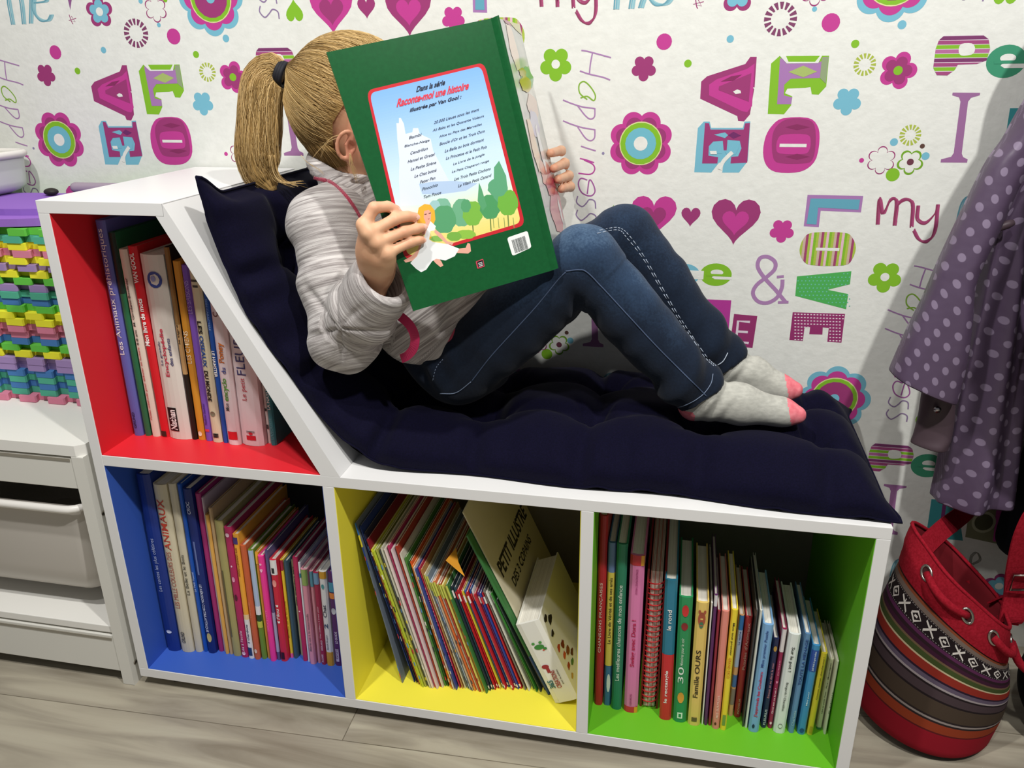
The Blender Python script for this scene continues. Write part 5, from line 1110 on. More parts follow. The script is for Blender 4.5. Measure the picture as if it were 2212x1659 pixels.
# jeans
fj = Field((.44, .02, .49), (1.00, .345, .84), .003)
fj.chain([A3(.487, .2, .622), A3(.52, .20, .585), A3(.56, .20, .562)], [.068, .068, .058], .02, 1.45)
hemR = pxy(1503, 842, .142); hemL = pxy(1560, 778, .245)
fj.chain([hipR, hipR*.5+knR*.5, knR], [.061, .056, .0475], .008); fj.chain([knR, knR*.62+hemR*.38, hemR], [.0475, .0455, .0395], .008)
fj.chain([hipL, hipL*.5+knL*.5, knL], [.061, .056, .0465], .008); fj.chain([knL, knL*.62+hemL*.38, hemL], [.0465, .0435, .0375], .008)
for hm, kn, r in ((hemR, knR, .032), (hemL, knL, .030)):
    d = hm-kn; d /= np.linalg.norm(d)
    # flat-cut the leg end, then hollow it
    X = np.meshgrid(*[fj.lo[k]+fj.h*np.arange(fj.n[k], dtype=np.float32) for k in range(3)], indexing='ij', sparse=True)
    pl_ = ((X[0]-hm[0])*d[0]+(X[1]-hm[1])*d[1]+(X[2]-hm[2])*d[2]); near = ((X[0]-hm[0])**2+(X[1]-hm[1])**2+(X[2]-hm[2])**2) < .07**2
    fj.V = np.where(near, np.maximum(fj.V, pl_.astype(np.float32)-.012), fj.V)
    fj.chain([hm-d*.02, hm+d*.05], [r, r+.001], 0, 1, 'sub')
fj.chain([A3(.46, .2, .62), A3(.40, .2, .70)], [.05, .07], 0, 1.5, 'sub')
P, Q = fj.mesh(); P = smooth_mesh(P, Q, 3, .5); N = vnormals(P, Q)
segs = [(hipR, knR, 0, .056), (knR, hemR, .3, .045), (hipL, knL, 1.0, .056), (knL, hemL, 1.3, .045)]
which, along = seg_coord(P, segs)
P = fold_noise(P, N, along, 14, 5, .0035, 2.0); P = fold_noise(P, N, along, 34, 16, .0025, 9.0)
for kn, hp, hm in ((knR, hipR, hemR), (knL, hipL, hemL)):     # gathers in the hollow of the knee, bunching above the hem and at the hip
    back = (hp+hm)/2-kn; back /= np.linalg.norm(back); c = kn+back*.045; dv = P-c; rr = np.linalg.norm(dv, axis=1)
    ax = (hp-hm); ax /= np.linalg.norm(ax); q_ = dv@ax
    P = P-N*(.0075*np.maximum(0, np.cos(q_*190+dv[:, 1]*25))**2*np.exp(-(rr/.036)**2))[:, None]
    dv = P-hm; rr = np.linalg.norm(dv, axis=1); d = hm-kn; d /= np.linalg.norm(d); q_ = dv@d+.25*dv[:, 2]
    P = P+N*(.0045*np.sin(q_*150+dv[:, 1]*50+dv[:, 2]*20)*np.exp(-((rr-.045)/.03)**2))[:, None]
dv = P-A3(.50, .1, .59); P = P+N*(.004*np.sin((dv[:, 0]*.8+dv[:, 2]*.5)*170)*np.exp(-(dv**2).sum(1)/.05**2))[:, None]
P = smooth_mesh(P, Q, 1, .3)
fade_and_light = np.zeros(len(P)); up = np.clip(N[:, 2]*.7-N[:, 1]*.2+.35, 0, 1)
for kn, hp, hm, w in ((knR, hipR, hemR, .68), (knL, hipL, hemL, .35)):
    out = kn-(hp+hm)/2; out /= np.linalg.norm(out); side = 1/(1+np.exp(-((P-(kn+hp+hm)/3)@out/.02-.8)))*np.clip(.45+.75*N[:, 2]-.1*N[:, 1], .1, 1)  # knee and thigh wear, plus painted light on upward-facing cloth
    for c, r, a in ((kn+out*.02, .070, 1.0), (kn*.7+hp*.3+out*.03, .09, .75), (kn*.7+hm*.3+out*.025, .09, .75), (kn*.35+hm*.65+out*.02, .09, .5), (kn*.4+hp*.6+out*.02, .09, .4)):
        fade_and_light = np.maximum(fade_and_light, a*w*np.exp(-((P-c)**2).sum(1)/r**2)*side)
def denim():
    m = bpy.data.materials.new('denim'); m.use_nodes = True; nt = m.node_tree; b = nt.nodes['Principled BSDF']
    tc = node(nt, 'ShaderNodeTexCoord'); no = node(nt, 'ShaderNodeTexNoise'); no.inputs['Scale'].default_value = 320; no.inputs['Detail'].default_value = 3; nt.links.new(tc.outputs['Object'], no.inputs['Vector'])
    n2_ = node(nt, 'ShaderNodeTexNoise'); n2_.inputs['Scale'].default_value = 22; n2_.inputs['Detail'].default_value = 4; nt.links.new(tc.outputs['Object'], n2_.inputs['Vector'])
    at = node(nt, 'ShaderNodeAttribute', attribute_name='fade_and_light')
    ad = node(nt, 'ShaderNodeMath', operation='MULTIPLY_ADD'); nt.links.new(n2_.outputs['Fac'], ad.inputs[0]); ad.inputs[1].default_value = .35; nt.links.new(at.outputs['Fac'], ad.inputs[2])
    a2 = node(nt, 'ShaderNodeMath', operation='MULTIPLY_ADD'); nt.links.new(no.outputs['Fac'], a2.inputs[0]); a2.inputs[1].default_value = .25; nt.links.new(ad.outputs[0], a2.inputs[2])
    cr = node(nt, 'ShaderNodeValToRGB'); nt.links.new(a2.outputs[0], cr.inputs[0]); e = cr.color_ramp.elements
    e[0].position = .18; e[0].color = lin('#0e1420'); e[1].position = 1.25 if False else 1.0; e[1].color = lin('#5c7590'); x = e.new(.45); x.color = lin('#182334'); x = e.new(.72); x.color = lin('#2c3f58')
    nt.links.new(cr.outputs[0], b.inputs['Base Color']); b.inputs['Roughness'].default_value = .9; b.inputs['Specular IOR Level'].default_value = .15; b.inputs['Sheen Weight'].default_value = .08
    bp = node(nt, 'ShaderNodeBump'); bp.inputs['Strength'].default_value = .3; bp.inputs['Distance'].default_value = .0008; nt.links.new(no.outputs['Fac'], bp.inputs['Height']); nt.links.new(bp.outputs[0], b.inputs['Normal'])
    return m
jeans = np_object('jeans', P, Q, [denim()], girl, attrs={'fade_and_light': fade_and_light})
bj = bvh_of(jeans); b = MB(); mt = mat('#6f7c92', .8)
def seam(pts, r=.0007, dash=False, m=mt, n=12):
    L = drape(bj, pts, .0004, n); run = []
    for i, p in enumerate(L):
        if run and (p-run[-1]).length > .02:
            if len(run) > 2: b.tube(run, r, m, 5)
            run = []
        run.append(p)
        if dash and i % 3 == 2:
            if len(run) > 1: b.tube(run, r, m, 4)
            run = []
    if len(run) > 2: b.tube(run, r, m, 5)
seam([(1018, 824), (1060, 770), (1110, 715), (1160, 660), (1205, 605), (1222, 588)], .0009, m=mat('#44526c', .8)); seam([(1222, 586), (1250, 583), (1268, 588), (1300, 620), (1360, 685), (1420, 750), (1480, 810), (1530, 860)], .0009, m=mat('#44526c', .8))
seam([(950, 850), (985, 848), (1018, 824)]); seam([(1440, 884), (1480, 875), (1515, 855), (1535, 830), (1540, 808)]); seam([(935, 822), (942, 795), (958, 775)], .0006, True)
for o_ in (0, 5): seam([(1295-o_, 498+o_*1.3), (1335, 492+o_), (1360-o_, 510+o_), (1395-o_, 560), (1430-o_, 620), (1465-o_, 680), (1495-o_, 725), (1530-o_, 775), (1548-o_, 792)], .0006, True, mat('#a7b2c2', .8))
seam([(1548, 790), (1562, 780), (1572, 762)], .0008, m=mat('#aeb8c6', .8))
b.build('stitching', girl, label='pale denim stitching')
# socks
m_sock = noisy_mat('sock_knit', '#a9a8a0', '#bbbab1', (1, 1, 2.2), 110, .95, bump=.08, bdist=.001, spec=.1, lo=.35, hi=.65); m_sock2 = noisy_mat('sock_pink', '#e0717c', '#ee8a92', (1,1,1), 120, .95, bump=.3, bdist=.001, spec=.1)
for an, toe, kn in ((anR, toeR, knR), (anL, toeL, knL)):
    fk = Field(np.minimum(an, toe)-.07, np.maximum(an, toe)+.07, .0022)
    heel = A3(an[0]-.012, an[1], .531); d = kn-an; d /= np.linalg.norm(d)
    fk.chain([an+d*.045, an, heel+A3(.006, 0, .004)], [.030, .0265, .0205], .012); mid = toe*.42+an*.58
    fk.chain([an+A3(.004, 0, -.006), mid+A3(0, 0, .000), toe-A3(.022, 0, -.004), toe], [.026, .0235, .0175, .0125], .012, 1.05)
    fk.chain([heel+A3(.004, 0, 0), mid*A3(1, 1, 0)+A3(0, 0, .528), toe*A3(1, 1, 0)+A3(-.018, 0, .524)], [.0195, .019, .0155], .012, 1.15)
    P, Q = fk.mesh(); P = smooth_mesh(P, Q, 3, .5); N = vnormals(P, Q)
    t = (P-(an+d*.03))@(-d+A3(.5, 0, 0)); g = np.clip(1-((P-(an+A3(.01, 0, 0)))**2).sum(1)/.05**2, 0, 1); P = P+N*(.0022*np.sin(t*230)*g)[:, None]
    cen = P[Q].mean(1); mi = ((cen@A3(1, 0, .25) > toe@A3(1, 0, .25)-.011) | ((cen[:, 0] < heel[0]+.008) & (cen[:, 2] < .532) & (cen[:, 0]+.6*cen[:, 2] < heel[0]+.004+.6*.531))).astype(int)
    np_object('sock', P, Q, [m_sock, m_sock2], girl, mi=mi, label='pale grey sock with coral pink toe and heel')
# --- hair: combed shell, strands, ponytail, elastic
m_hair = noisy_mat('blonde_hair', '#86683a', '#caa770', (1,1,1), 16, .5, detail=3, spec=.4, c3='#a78650')
m_hair2 = mat('#c8a76e', .6, spec=.3); m_hair3 = mat('#a5844f', .65, spec=.3); m_hair4 = mat('#dcbc84', .6, spec=.35)
tie = pxy(618, 156, .20); tdir = RH.T@(tie-headc); tdir = tdir/np.linalg.norm(tdir)
ER = np.array([.094, .0765, .0905]); EC = np.array([-.006, 0, .010])
def hp(d, e=1.0):
    d = d/np.linalg.norm(d); k = 1/math.sqrt((d[0]/ER[0])**2+(d[1]/ER[1])**2+(d[2]/ER[2])**2)
    p = EC+d*k*e; return headc+F_*p[0]+S_*p[1]+U_*p[2]
def is_skin(d):
    f, s, u_ = d
    if u_ < -.97: return True
    if f > .62 and u_ < .60: return True
    if f > .20 and u_ < .18 and f > .20+(.18-u_)*.0: return True
    if f > .06 and u_ < -.12: return True
    return u_ < -.80 and f > -.25
a1 = np.cross(tdir, [0, 1, 0]); a1 /= np.linalg.norm(a1); a2 = np.cross(tdir, a1)
NP, NTH = 96, 40; rows = []; ends = []
for i in range(NP):
    ph = 2*PI*i/NP; thm = .3
    for th_ in np.linspace(.2, 2.75, 160):
        d = tdir*math.cos(th_)+(a1*math.cos(ph)+a2*math.sin(ph))*math.sin(th_)
        if is_skin(d): break
        thm = th_
    ends.append(thm)
ends = np.array(ends); ends = np.array([np.mean([ends[(i+k) % NP] for k in (-2,-1,0,1,2)]) for i in range(NP)])
rr_ = random.Random(11)
gv = [rr_.uniform(-1, 1) for _ in range(NP)]
for i in range(NP):
    ph = 2*PI*i/NP; row = []
    for j in range(NTH):
        th_ = .0+ends[i]*j/(NTH-1); d = tdir*math.cos(th_)+(a1*math.cos(ph)+a2*math.sin(ph))*math.sin(th_)
        e = 1.035+.010*gv[i]*math.sin(PI*j/(NTH-1))*.5-.03*(j/(NTH-1))**6+.12*math.exp(-(th_/.16)**2)
        row.append(hp(d, e))
    rows.append(row)
b = MB(); b.grid(rows, m_hair, closed_u=True, flip=True)
def nape(psi, e=0.0, low=.852):
    c_ = A3(.379, .2, low); s0 = c_+(.041+e)*A3(-math.cos(psi), math.sin(psi), 0)
    d1 = A3(-.62*math.cos(psi*.8)-.0, .80*math.sin(psi*.8), -.70); d2 = A3(-.92, .42*math.sin(psi), -.30); d1 /= np.linalg.norm(d1); d2 /= np.linalg.norm(d2)
    return crs([s0, hp(d1, 1.03+e*8), hp(d2, 1.05+e*8), hp(tdir, 1.10)], 5)
b.grid([nape(p_) for p_ in np.linspace(-1.9, 1.9, 26)], m_hair)
for k in range(520):
    L_ = nape(rr_.uniform(-1.95, 1.95), rr_.uniform(.0006, .0028), .852+rr_.uniform(-.006, .010)); b.tube(L_, [.00016+.0002*math.sin(PI*min(1, j/12)) for j in range(len(L_))], (m_hair2, m_hair3, m_hair, m_hair3)[k % 4], 3)
for k in range(2600):
    ph = rr_.uniform(0, 2*PI); thm = float(np.interp(ph, np.linspace(0, 2*PI, NP+1), np.append(ends, ends[0])))*rr_.uniform(.75, 1.02); lift = rr_.uniform(1.030, 1.058); pts = []; tw = rr_.uniform(-.16, .16)
    for j in range(13):
        f = j/12; th_ = .03+(thm-.03)*(1-f); p2 = ph+tw*math.sin(f*PI); d = tdir*math.cos(th_)+(a1*math.cos(p2)+a2*math.sin(p2))*math.sin(th_)
        pts.append(hp(d, lift+.12*math.exp(-(th_/.16)**2)))
    b.tube(pts, [.00014+.0002*math.sin(PI*min(1, j/10)) for j in range(13)], (m_hair2, m_hair3, m_hair4, m_hair, m_hair2)[k % 5], 3)
# loose wisps by the ear and the nape
for pts in ([(735, 296), (712, 305), (690, 322), (672, 345)], [(740, 290), (716, 298), (700, 316), (692, 340)], [(755, 330), (758, 350), (764, 372), (772, 395)], [(757, 332), (762, 352), (768, 368), (774, 388)], [(758, 334), (759, 352), (766, 374), (770, 390)], [(650, 335), (664, 350), (690, 368), (700, 376)], [(756, 331), (755, 350), (760, 366), (769, 381)]):
    for j in range(3):
        q = crs([pxy(u_+rr_.uniform(-2, 2)*i_*.6, v_+rr_.uniform(-1.5, 1.5)*i_*.6, .116) for i_, (u_, v_) in enumerate(pts)], 6); b.tube(q, [.00032*(1-i/len(q))+.0001 for i in range(len(q))], m_hair4, 3)
b.build('hair', girl)
# ponytail
base = pxy(606, 160, .198)
path = crs([pxy(612, 158, .198), pxy(590, 152, .196), pxy(572, 172, .192), pxy(563, 215, .185), pxy(560, 270, .178), pxy(556, 325, .172), pxy(562, 375, .168), pxy(590, 415, .165)], 7)
rad = np.interp(np.linspace(0, 1, len(path)), [0, .12, .3, .55, .75, .9, 1], [.013, .022, .030, .031, .031, .024, .009])
b = MB()
b.tube(path, [r*.80 for r in rad], m_hair, 14)
for k in range(1700):
    a = rr_.uniform(0, 2*PI); q = math.sqrt(rr_.uniform(.45, 1.12)); stop = rr_.uniform(.78, 1.0); wv = rr_.uniform(0, 6.28); am = rr_.uniform(0, .34); pts = []; n = int(len(path)*stop)
    for i in range(n):
        t = path[min(i+1, len(path)-1)]-path[max(i-1, 0)]; t /= np.linalg.norm(t); s2 = np.cross(t, [0, 1, 0]); s2 /= np.linalg.norm(s2); s3 = np.cross(t, s2)
        f = i/len(path); aa = a+am*math.sin(f*9+wv); r = rad[i]*q*(1.0+.10*math.sin(f*7+wv)*f)
        pts.append(path[i]+(s2*math.cos(aa)+s3*math.sin(aa)*.8)*r)
    pts = pts[::2] if len(pts) > 20 else pts
    b.tube(pts, [.00016+.00026*math.sin(PI*min(.9, (i+1)/len(pts))) for i in range(len(pts))], (m_hair2, m_hair4, m_hair3, m_hair)[k % 4], 3)
for k in range(36):
    o_ = rr_.uniform(-10, 10); y0_ = rr_.uniform(.150, .185); dx_ = rr_.uniform(10, 45); p_ = [(585+o_, 335), (592+o_, 370), (600+o_+dx_*.3, 392), (612+o_+dx_, 398+rr_.uniform(-8, 8))]
    b.tube(crs([pxy(u_, v_, y0_) for u_, v_ in p_], 4), [.00025]*(len(p_)*4-3), (m_hair2, m_hair4, m_hair3)[k % 3], 4)
b.build('ponytail', girl)
b = MB(); c = base; t = path[2]-path[0]; t /= np.linalg.norm(t); s2 = np.cross(t, [0, 1, 0]); s2 /= np.linalg.norm(s2); s3 = np.cross(t, s2)
for o_ in (-.005, -.0015, .002): b.tube([c+t*o_+(s2*math.cos(a)+s3*math.sin(a))*.0165 for a in np.linspace(0, 2*PI, 22, endpoint=False)], .0034, mat('#1a1a22', .7), 8, closed=True)
b.build('hair_tie', girl, label='black hair elastic')
# ================================================================== the big green picture book in her hands
bk = thing('picture_book', 'big open green picture book with a blue storybook panel, held by the child', 'book', tuple((TLb+BRb)/2))
mg = noisy_mat('green_cover', '#115229', '#13572c', (1,1,1), 200, .22, bump=.05, bdist=.0006, spec=.5, bscale=60)
U1 = (TRb-TLb); W1 = np.linalg.norm(U1); V1 = (BLb-TLb); Hh = np.linalg.norm(V1)
def q1(u, v, e=0.0):   # u,v in 0..1 over the back cover
    return TLb*(1-u)*(1-v)+TRb*u*(1-v)+BLb*(1-u)*v+BRb*u*v+nb*e
def q2(u, v, e=0.0): return T2*(1-u)*(1-v)+FT*u*(1-v)+B2*(1-u)*v+FB*u*v+n2*e
def slab(b, q, th, m, mi=None, u0=0, u1=1, v0=0, v1=1):
    v = [q(u0, v0), q(u1, v0), q(u1, v1), q(u0, v1), q(u0, v0, -th), q(u1, v0, -th), q(u1, v1, -th), q(u0, v1, -th)]
    b.add(v[:4], [(0,1,2,3)], m); b.add(v[4:], [(3,2,1,0)], mi or m); b.add(v, [(0,4,5,1), (1,5,6,2), (2,6,7,3), (3,7,4,0)], m)
b = MB(); slab(b, q1, .0026, mg, mat('#e8e4d8', .7))
# printed panel: pixel positions on the cover are turned into cover coordinates
Mi = np.linalg.inv(np.stack([U1, V1], 1).T@np.stack([U1, V1], 1))@np.stack([U1, V1], 1).T
def pc(px, py): p = atplane(px, py, TLb, nb)-TLb; r = Mi@p; return (float(r[0]), float(r[1]))
def pp(x, y): return pc(*c2(x, y))
def hp2(x, y): return pc(700+x*.18083, 380+y*.18083)
lay = [0]
def ink(poly, c, r=.3, L=None):
    lay[0] += 1; e = .00012+.000003*lay[0] if L is None else L
    ud = (nb*1.0)
    b.flat(poly, lambda a, v_: TLb+U1*a+V1*v_+nb*e, mat(c, r))
def rounded(c4, r=.06, n=5):
    out = []
    for i in range(4):
        p0, p, p2 = np.array(c4[i-1]), np.array(c4[i]), np.array(c4[(i+1) % 4]); a = p+(p0-p)*r; z_ = p+(p2-p)*r
        for k in range(n+1): t = k/n; out.append(tuple((1-t)**2*a+2*t*(1-t)*p+t*t*z_))
    return out
ink(rounded([pp(805, 540), pp(1510, 372), pp(1755, 1345), pp(1035, 1555)], .055), '#c92a34')
inn_ = rounded([pp(824, 556), pp(1492, 394), pp(1730, 1330), pp(1052, 1532)], .05)
bands_ = ['#7fb0e6', '#8ab8ea', '#97c1ee', '#a5caf2', '#b3d3f5', '#c0dcf8', '#cbe3f9', '#cfe6f6', '#d6eaf0', '#e0ecd8', '#ece9a8', '#eedf86', '#ecd978']
def hexmix(a, b_, t): A_ = [int(a[i:i+2], 16) for i in (1, 3, 5)]; B_ = [int(b_[i:i+2], 16) for i in (1, 3, 5)]; return '#%02x%02x%02x' % tuple(int(round(p+(q-p)*t)) for p, q in zip(A_, B_))
NBD = 60; bands_ = [hexmix(bands_[int(i*12/NBD)], bands_[min(12, int(i*12/NBD)+1)], i*12/NBD-int(i*12/NBD)) for i in range(NBD)]
lo = min(p[1] for p in inn_); hi = max(p[1] for p in inn_)
lay[0] += 1; e_ = .00012+.000003*lay[0]
for t in tri2(inn_):
    for k, c in enumerate(bands_):
        cl = clip_band([inn_[i] for i in t], 1, lo+(hi-lo)*k/NBD, lo+(hi-lo)*(k+1)/NBD)
        if len(cl) > 2: b.flat(cl, lambda a, v_: TLb+U1*a+V1*v_+nb*e_, mat(c, .3))
# generic pale tower silhouette, hills, round trees
ink([pp(990, 830), pp(985, 735), pp(1000, 735), pp(1000, 705), pp(1012, 705), pp(1030, 740), pp(1040, 800), pp(1080, 790), pp(1085, 765), pp(1115, 765), pp(1125, 800), pp(1190, 830), pp(1205, 900), pp(1305, 1090), pp(1200, 1100), pp(1120, 1090), pp(1130, 1170), pp(1210, 1220), pp(1010, 1230), pp(1000, 1080), pp(1003, 950)], '#dde6f5')
ink([pp(1120, 1100), pp(1200, 1085), pp(1330, 1080), pp(1470, 1095), pp(1400, 1140), pp(1250, 1160), pp(1140, 1160)], '#b4cbe8')
def tree(cx, cy, rx, ry, c, trunk=None):
    P_ = [pp(cx+rx*math.cos(2*PI*k/20)*(1+.06*math.sin(k*2.3)), cy+ry*math.sin(2*PI*k/20)*(1+.05*math.cos(k*1.9))) for k in range(20)]; 
    if trunk: ink([pp(cx-4, cy+ry*.8), pp(cx+4, cy+ry*.8), pp(cx+9, cy+ry+trunk), pp(cx+2, cy+ry+trunk)], '#7a8a4a')
    ink(P_, c)
tree(1260, 1235, 52, 52, '#7fb89c'); tree(1215, 1240, 35, 45, '#a0c8c8'); tree(1375, 1270, 60, 85, '#6fae86'); tree(1270, 1310, 72, 85, '#5aa070'); tree(1440, 1275, 60, 75, '#7db748', 50); tree(1400, 1230, 30, 40, '#5aa070')
tree(1545, 1235, 62, 75, '#4f9a62', 70); ink([pp(1470, 1200), pp(1478, 1090), pp(1495, 1130), pp(1525, 1230), pp(1500, 1260)], '#5aa070'); ink([pp(1565, 1180), pp(1568, 1000), pp(1598, 960), pp(1640, 1050), pp(1655, 1180), pp(1620, 1240)], '#5fa47a')
tree(1650, 1210, 62, 78, '#72b244', 65); tree(1590, 1120, 60, 55, '#5fa47a'); tree(1400, 1400, 60, 28, '#8fc04a'); tree(1330, 1412, 45, 28, '#7ab04a'); tree(1230, 1425, 45, 18, '#86b85a')
for x_ in (1560, 1590, 1625, 1680): ink([pp(x_, 1300), pp(x_+4, 1300), pp(x_+10, 1362), pp(x_+6, 1362)], '#8a9a56')
# blonde girl in a white dress
sk, dr = '#e6ab96', '#eef0f0'
ink([hp2(*t) for t in [(1130, 380), (1200, 335), (1270, 345), (1320, 410), (1330, 520), (1300, 600), (1270, 640), (1260, 720), (1290, 740), (1240, 760), (1200, 640), (1110, 590), (1020, 580), (1100, 540), (1115, 460)]], '#ecb23c')
ink([hp2(*t) for t in [(1195, 420), (1250, 405), (1280, 440), (1275, 520), (1255, 570), (1265, 620), (1215, 700), (1170, 700), (1180, 590), (1215, 560), (1190, 500)]], sk)
ink([hp2(*t) for t in [(1330, 640), (1400, 690), (1470, 780), (1550, 795), (1530, 825), (1460, 810), (1360, 720), (1315, 670)]], sk)
ink([hp2(*t) for t in [(1180, 700), (1120, 880), (1040, 960), (950, 1010), (975, 1035), (1080, 1010), (1160, 900), (1210, 760)]], sk)
ink([hp2(*t) for t in [(1600, 870), (1690, 860), (1715, 800), (1745, 810), (1755, 900), (1720, 928), (1580, 920)]], sk); ink([hp2(*t) for t in [(1340, 950), (1400, 1020), (1425, 1070), (1390, 1090), (1330, 1040), (1290, 990)]], sk)
ink([hp2(*t) for t in [(1270, 540), (1335, 600), (1320, 650), (1270, 660), (1255, 760), (1300, 790), (1480, 815), (1615, 870), (1560, 960), (1450, 1010), (1340, 990), (1290, 1020), (1220, 1120), (1160, 1150), (1100, 1110), (1030, 1040), (1110, 960), (1180, 780), (1220, 660)]], dr)
for x_, y_ in ((1212, 455), (1262, 442)): ink([hp2(x_-14, y_+2), hp2(x_+14, y_-6), hp2(x_+12, y_+8), hp2(x_-12, y_+12)], '#7a4a3c')
ink([hp2(1238, 512), hp2(1262, 508), hp2(1250, 524)], '#b85a50')
# lettering
def word(s, x0, y0, x1, y1, hgt, c, bold=.02):
    """baseline from (x0,y0) to (x1,y1) in crop units, cap height hgt"""
    o = np.array(pp(x0, y0)); ex = np.array(pp(x1, y1))-o; t_ = np.array(pp(x0+hgt*.24, y0-hgt))-o; lay[0] += 1; e = .00055
    put_text(b, s, lambda a, v_: TLb+U1*(o[0]+ex[0]*a+t_[0]*v_)+V1*(o[1]+ex[1]*a+t_[1]*v_)+nb*(e+.000004*(lay[0] % 7)), mat(c, .4), 0, 1, 0, 1, bold)
word('Dans la série', 1102, 552, 1272, 508, 36, '#1c2438', .03); word('Raconte-moi une histoire', 985, 642, 1412, 535, 52, '#d83448', .035); word('illustrée par Van Gool :', 1062, 678, 1368, 596, 32, '#1c2438', .03)
for s_, x0, y0, x1, y1 in [('20.000 Lieues sous les mers', 1208, 742, 1475, 662), ('Ali Baba et les Quarante Voleurs', 1200, 790, 1505, 702), ('Alice au Pays des Merveilles', 1238, 828, 1492, 752), ('Boucle d\'Or et les Trois Ours', 1242, 870, 1510, 790), ('La Belle au bois dormant', 1273, 912, 1505, 842), ('La Princesse et le Petit Pois', 1280, 955, 1522, 885), ('Le Livre de la jungle', 1322, 992, 1508, 932), ('Le Petit Chaperon rouge', 1315, 1038, 1535, 970), ('Les Trois Petits Cochons', 1330, 1080, 1545, 1015), ('Le Vilain Petit Canard', 1352, 1120, 1548, 1055),
      ('Bambi', 1060, 832, 1132, 812), ('Blanche-Neige', 1032, 885, 1180, 848), ('Cendrillon', 1066, 925, 1170, 895), ('Hansel et Gretel', 1052, 975, 1210, 930), ('La Petite Sirène', 1070, 1020, 1220, 978), ('Le Chat botté', 1092, 1062, 1222, 1024), ('Peter Pan', 1125, 1098, 1215, 1070), ('Pinocchio', 1138, 1140, 1230, 1112), ('Tom Pouce', 1143, 1188, 1250, 1158)]:
    word(s_, x0, y0, x1, y1, 19, '#333c50', .008)
# bar code and small emblem
ink(rounded([pp(1645, 1420), pp(1768, 1378), pp(1792, 1478), pp(1678, 1530)], .13), '#eef0ee')
o = np.array(pp(1672, 1435)); ex = np.array(pp(1752, 1408))-o; dn = np.array(pp(1694, 1512))-o; x_ = 0; rb_ = random.Random(2); lay[0] += 1
while x_ < 1:
    w = rb_.choice([.012, .02, .03]); 
    ink([tuple(o+ex*x_), tuple(o+ex*(x_+w)), tuple(o+ex*(x_+w)+dn), tuple(o+ex*x_+dn)], '#26302c', L=.0006); x_ += w+rb_.choice([.014, .022, .03])
ink(rounded([pp(1458, 1562), pp(1502, 1545), pp(1512, 1592), pp(1468, 1606)], .12), '#c9485a', L=.00055); ink([pp(1466, 1564), pp(1500, 1552), pp(1506, 1588), pp(1474, 1598)], '#15181a', L=.0006)
for k in range(3): ink([pp(1473+k*2, 1571+k*9), pp(1496+k*2, 1563+k*9), pp(1497+k*2, 1568+k*9), pp(1474+k*2, 1576+k*9)], '#c8ccc8', L=.00065)
b.build('back_cover', bk)
# spine: curved strip between the two covers, darker hinge groove
b = MB(); rows = []
for k in range(9):
    t = k/8; bul = (nb+n2)*.006*math.sin(PI*t)
    rows.append([TRb*(1-t)+T2*t+bul, BRb*(1-t)+B2*t+bul])
b.grid(rows, mg); b.grid([[p-(nb+n2)*.0012 for p in r] for r in rows], mat('#cfc9b8', .7), flip=True); b.build('spine', bk)
b = MB(); slab(b, q2, .0026, noisy_mat('front_cover_print_glare', '#b4b8b4', '#dcd8d0', (1,1,1), 14, .14, spec=.6, detail=2))  # pale print tones imitate glare washing over the gloss
def ink2(poly, c, e=.0004): b.flat(poly, lambda a, v_: q2(a, v_, e), mat(c, .14, spec=.6))
def blob(cu, cv, ru, rv, c, e, s=0): ink2([(cu+ru*math.cos(2*PI*k/18)*(1+.12*math.sin(k*1.7+s)), cv+rv*math.sin(2*PI*k/18)*(1+.1*math.cos(k*2.1+s))) for k in range(18)], c, e)
ink2([(0, 0), (.03, 0), (.03, 1), (0, 1)], '#14502a', .0012); ink2([(.03, .45), (.07, .45), (.07, 1), (.03, 1)], '#2a5a94', .0006)
ink2([(.5, 0), (1, 0), (1, .05), (.75, .03)], '#c8c080', .0005); ink2([(.3, 0), (.5, 0), (.6, .02), (.35, .012)], '#a8486a', .0007)
blob(.45, .11, .15, .10, '#e6d0c0', .0005); blob(.75, .24, .30, .05, '#7fae88', .0005, 1); blob(.60, .215, .16, .02, '#b09a3a', .0007, 2); blob(.62, .265, .26, .035, '#c2a83e', .0009, 3); blob(.70, .37, .24, .06, '#dcc4b8', .0006, 4); blob(.6, .44, .2, .06, '#c4c0d4', .0007, 5)
blob(.35, .52, .12, .12, '#e2c8ae', .0008, 6); blob(.62, .55, .07, .11, '#e4e2e4', .0009, 7); blob(.6, .66, .25, .05, '#cf8f86', .0006, 8); blob(.72, .72, .26, .05, '#b84858', .0008, 9); blob(.7, .84, .3, .10, '#d0848c', .0007, 10); blob(.85, .86, .05, .06, '#e8e0e0', .0010, 2); blob(.45, .62, .1, .03, '#d8a090', .0009, 3)
b.build('front_cover', bk, label='glossy front cover with its picture painted pale as if by glare')
# pages fanned between the covers
b = MB(); mpg = mat('#ebe6da', .8)
for k in range(10):
    t = k/9; 
    def qp(u, v, e=0.0, t=t):
        base = q1(1-u*.95, v, -.0045)*(1-t)+q2(u*.95, v, -.0045)*t if t < .28 or t > .72 else None
        if base is None: tt = .10 if t < .5 else .90; base = q1(1-u*.95, v, -.0045)*(1-tt)+q2(u*.95, v, -.0045)*tt
        return base
    side = 0 if k < 5 else 1; th = (k % 5)*.0016
    f = (lambda u, v, e=0.0, th=th: q1(1-u*.96, .01+v*.98, -.0035-th*math.sin(PI*min(1, u+.15)))) if side == 0 else (lambda u, v, e=0.0, th=th: q2(u*.96, .01+v*.98, -.0035-th*math.sin(PI*min(1, u+.15))))
    b.grid([[f(i/10, j) for j in (0, 1)] for i in range(11)], mpg)
b.build('pages', bk)
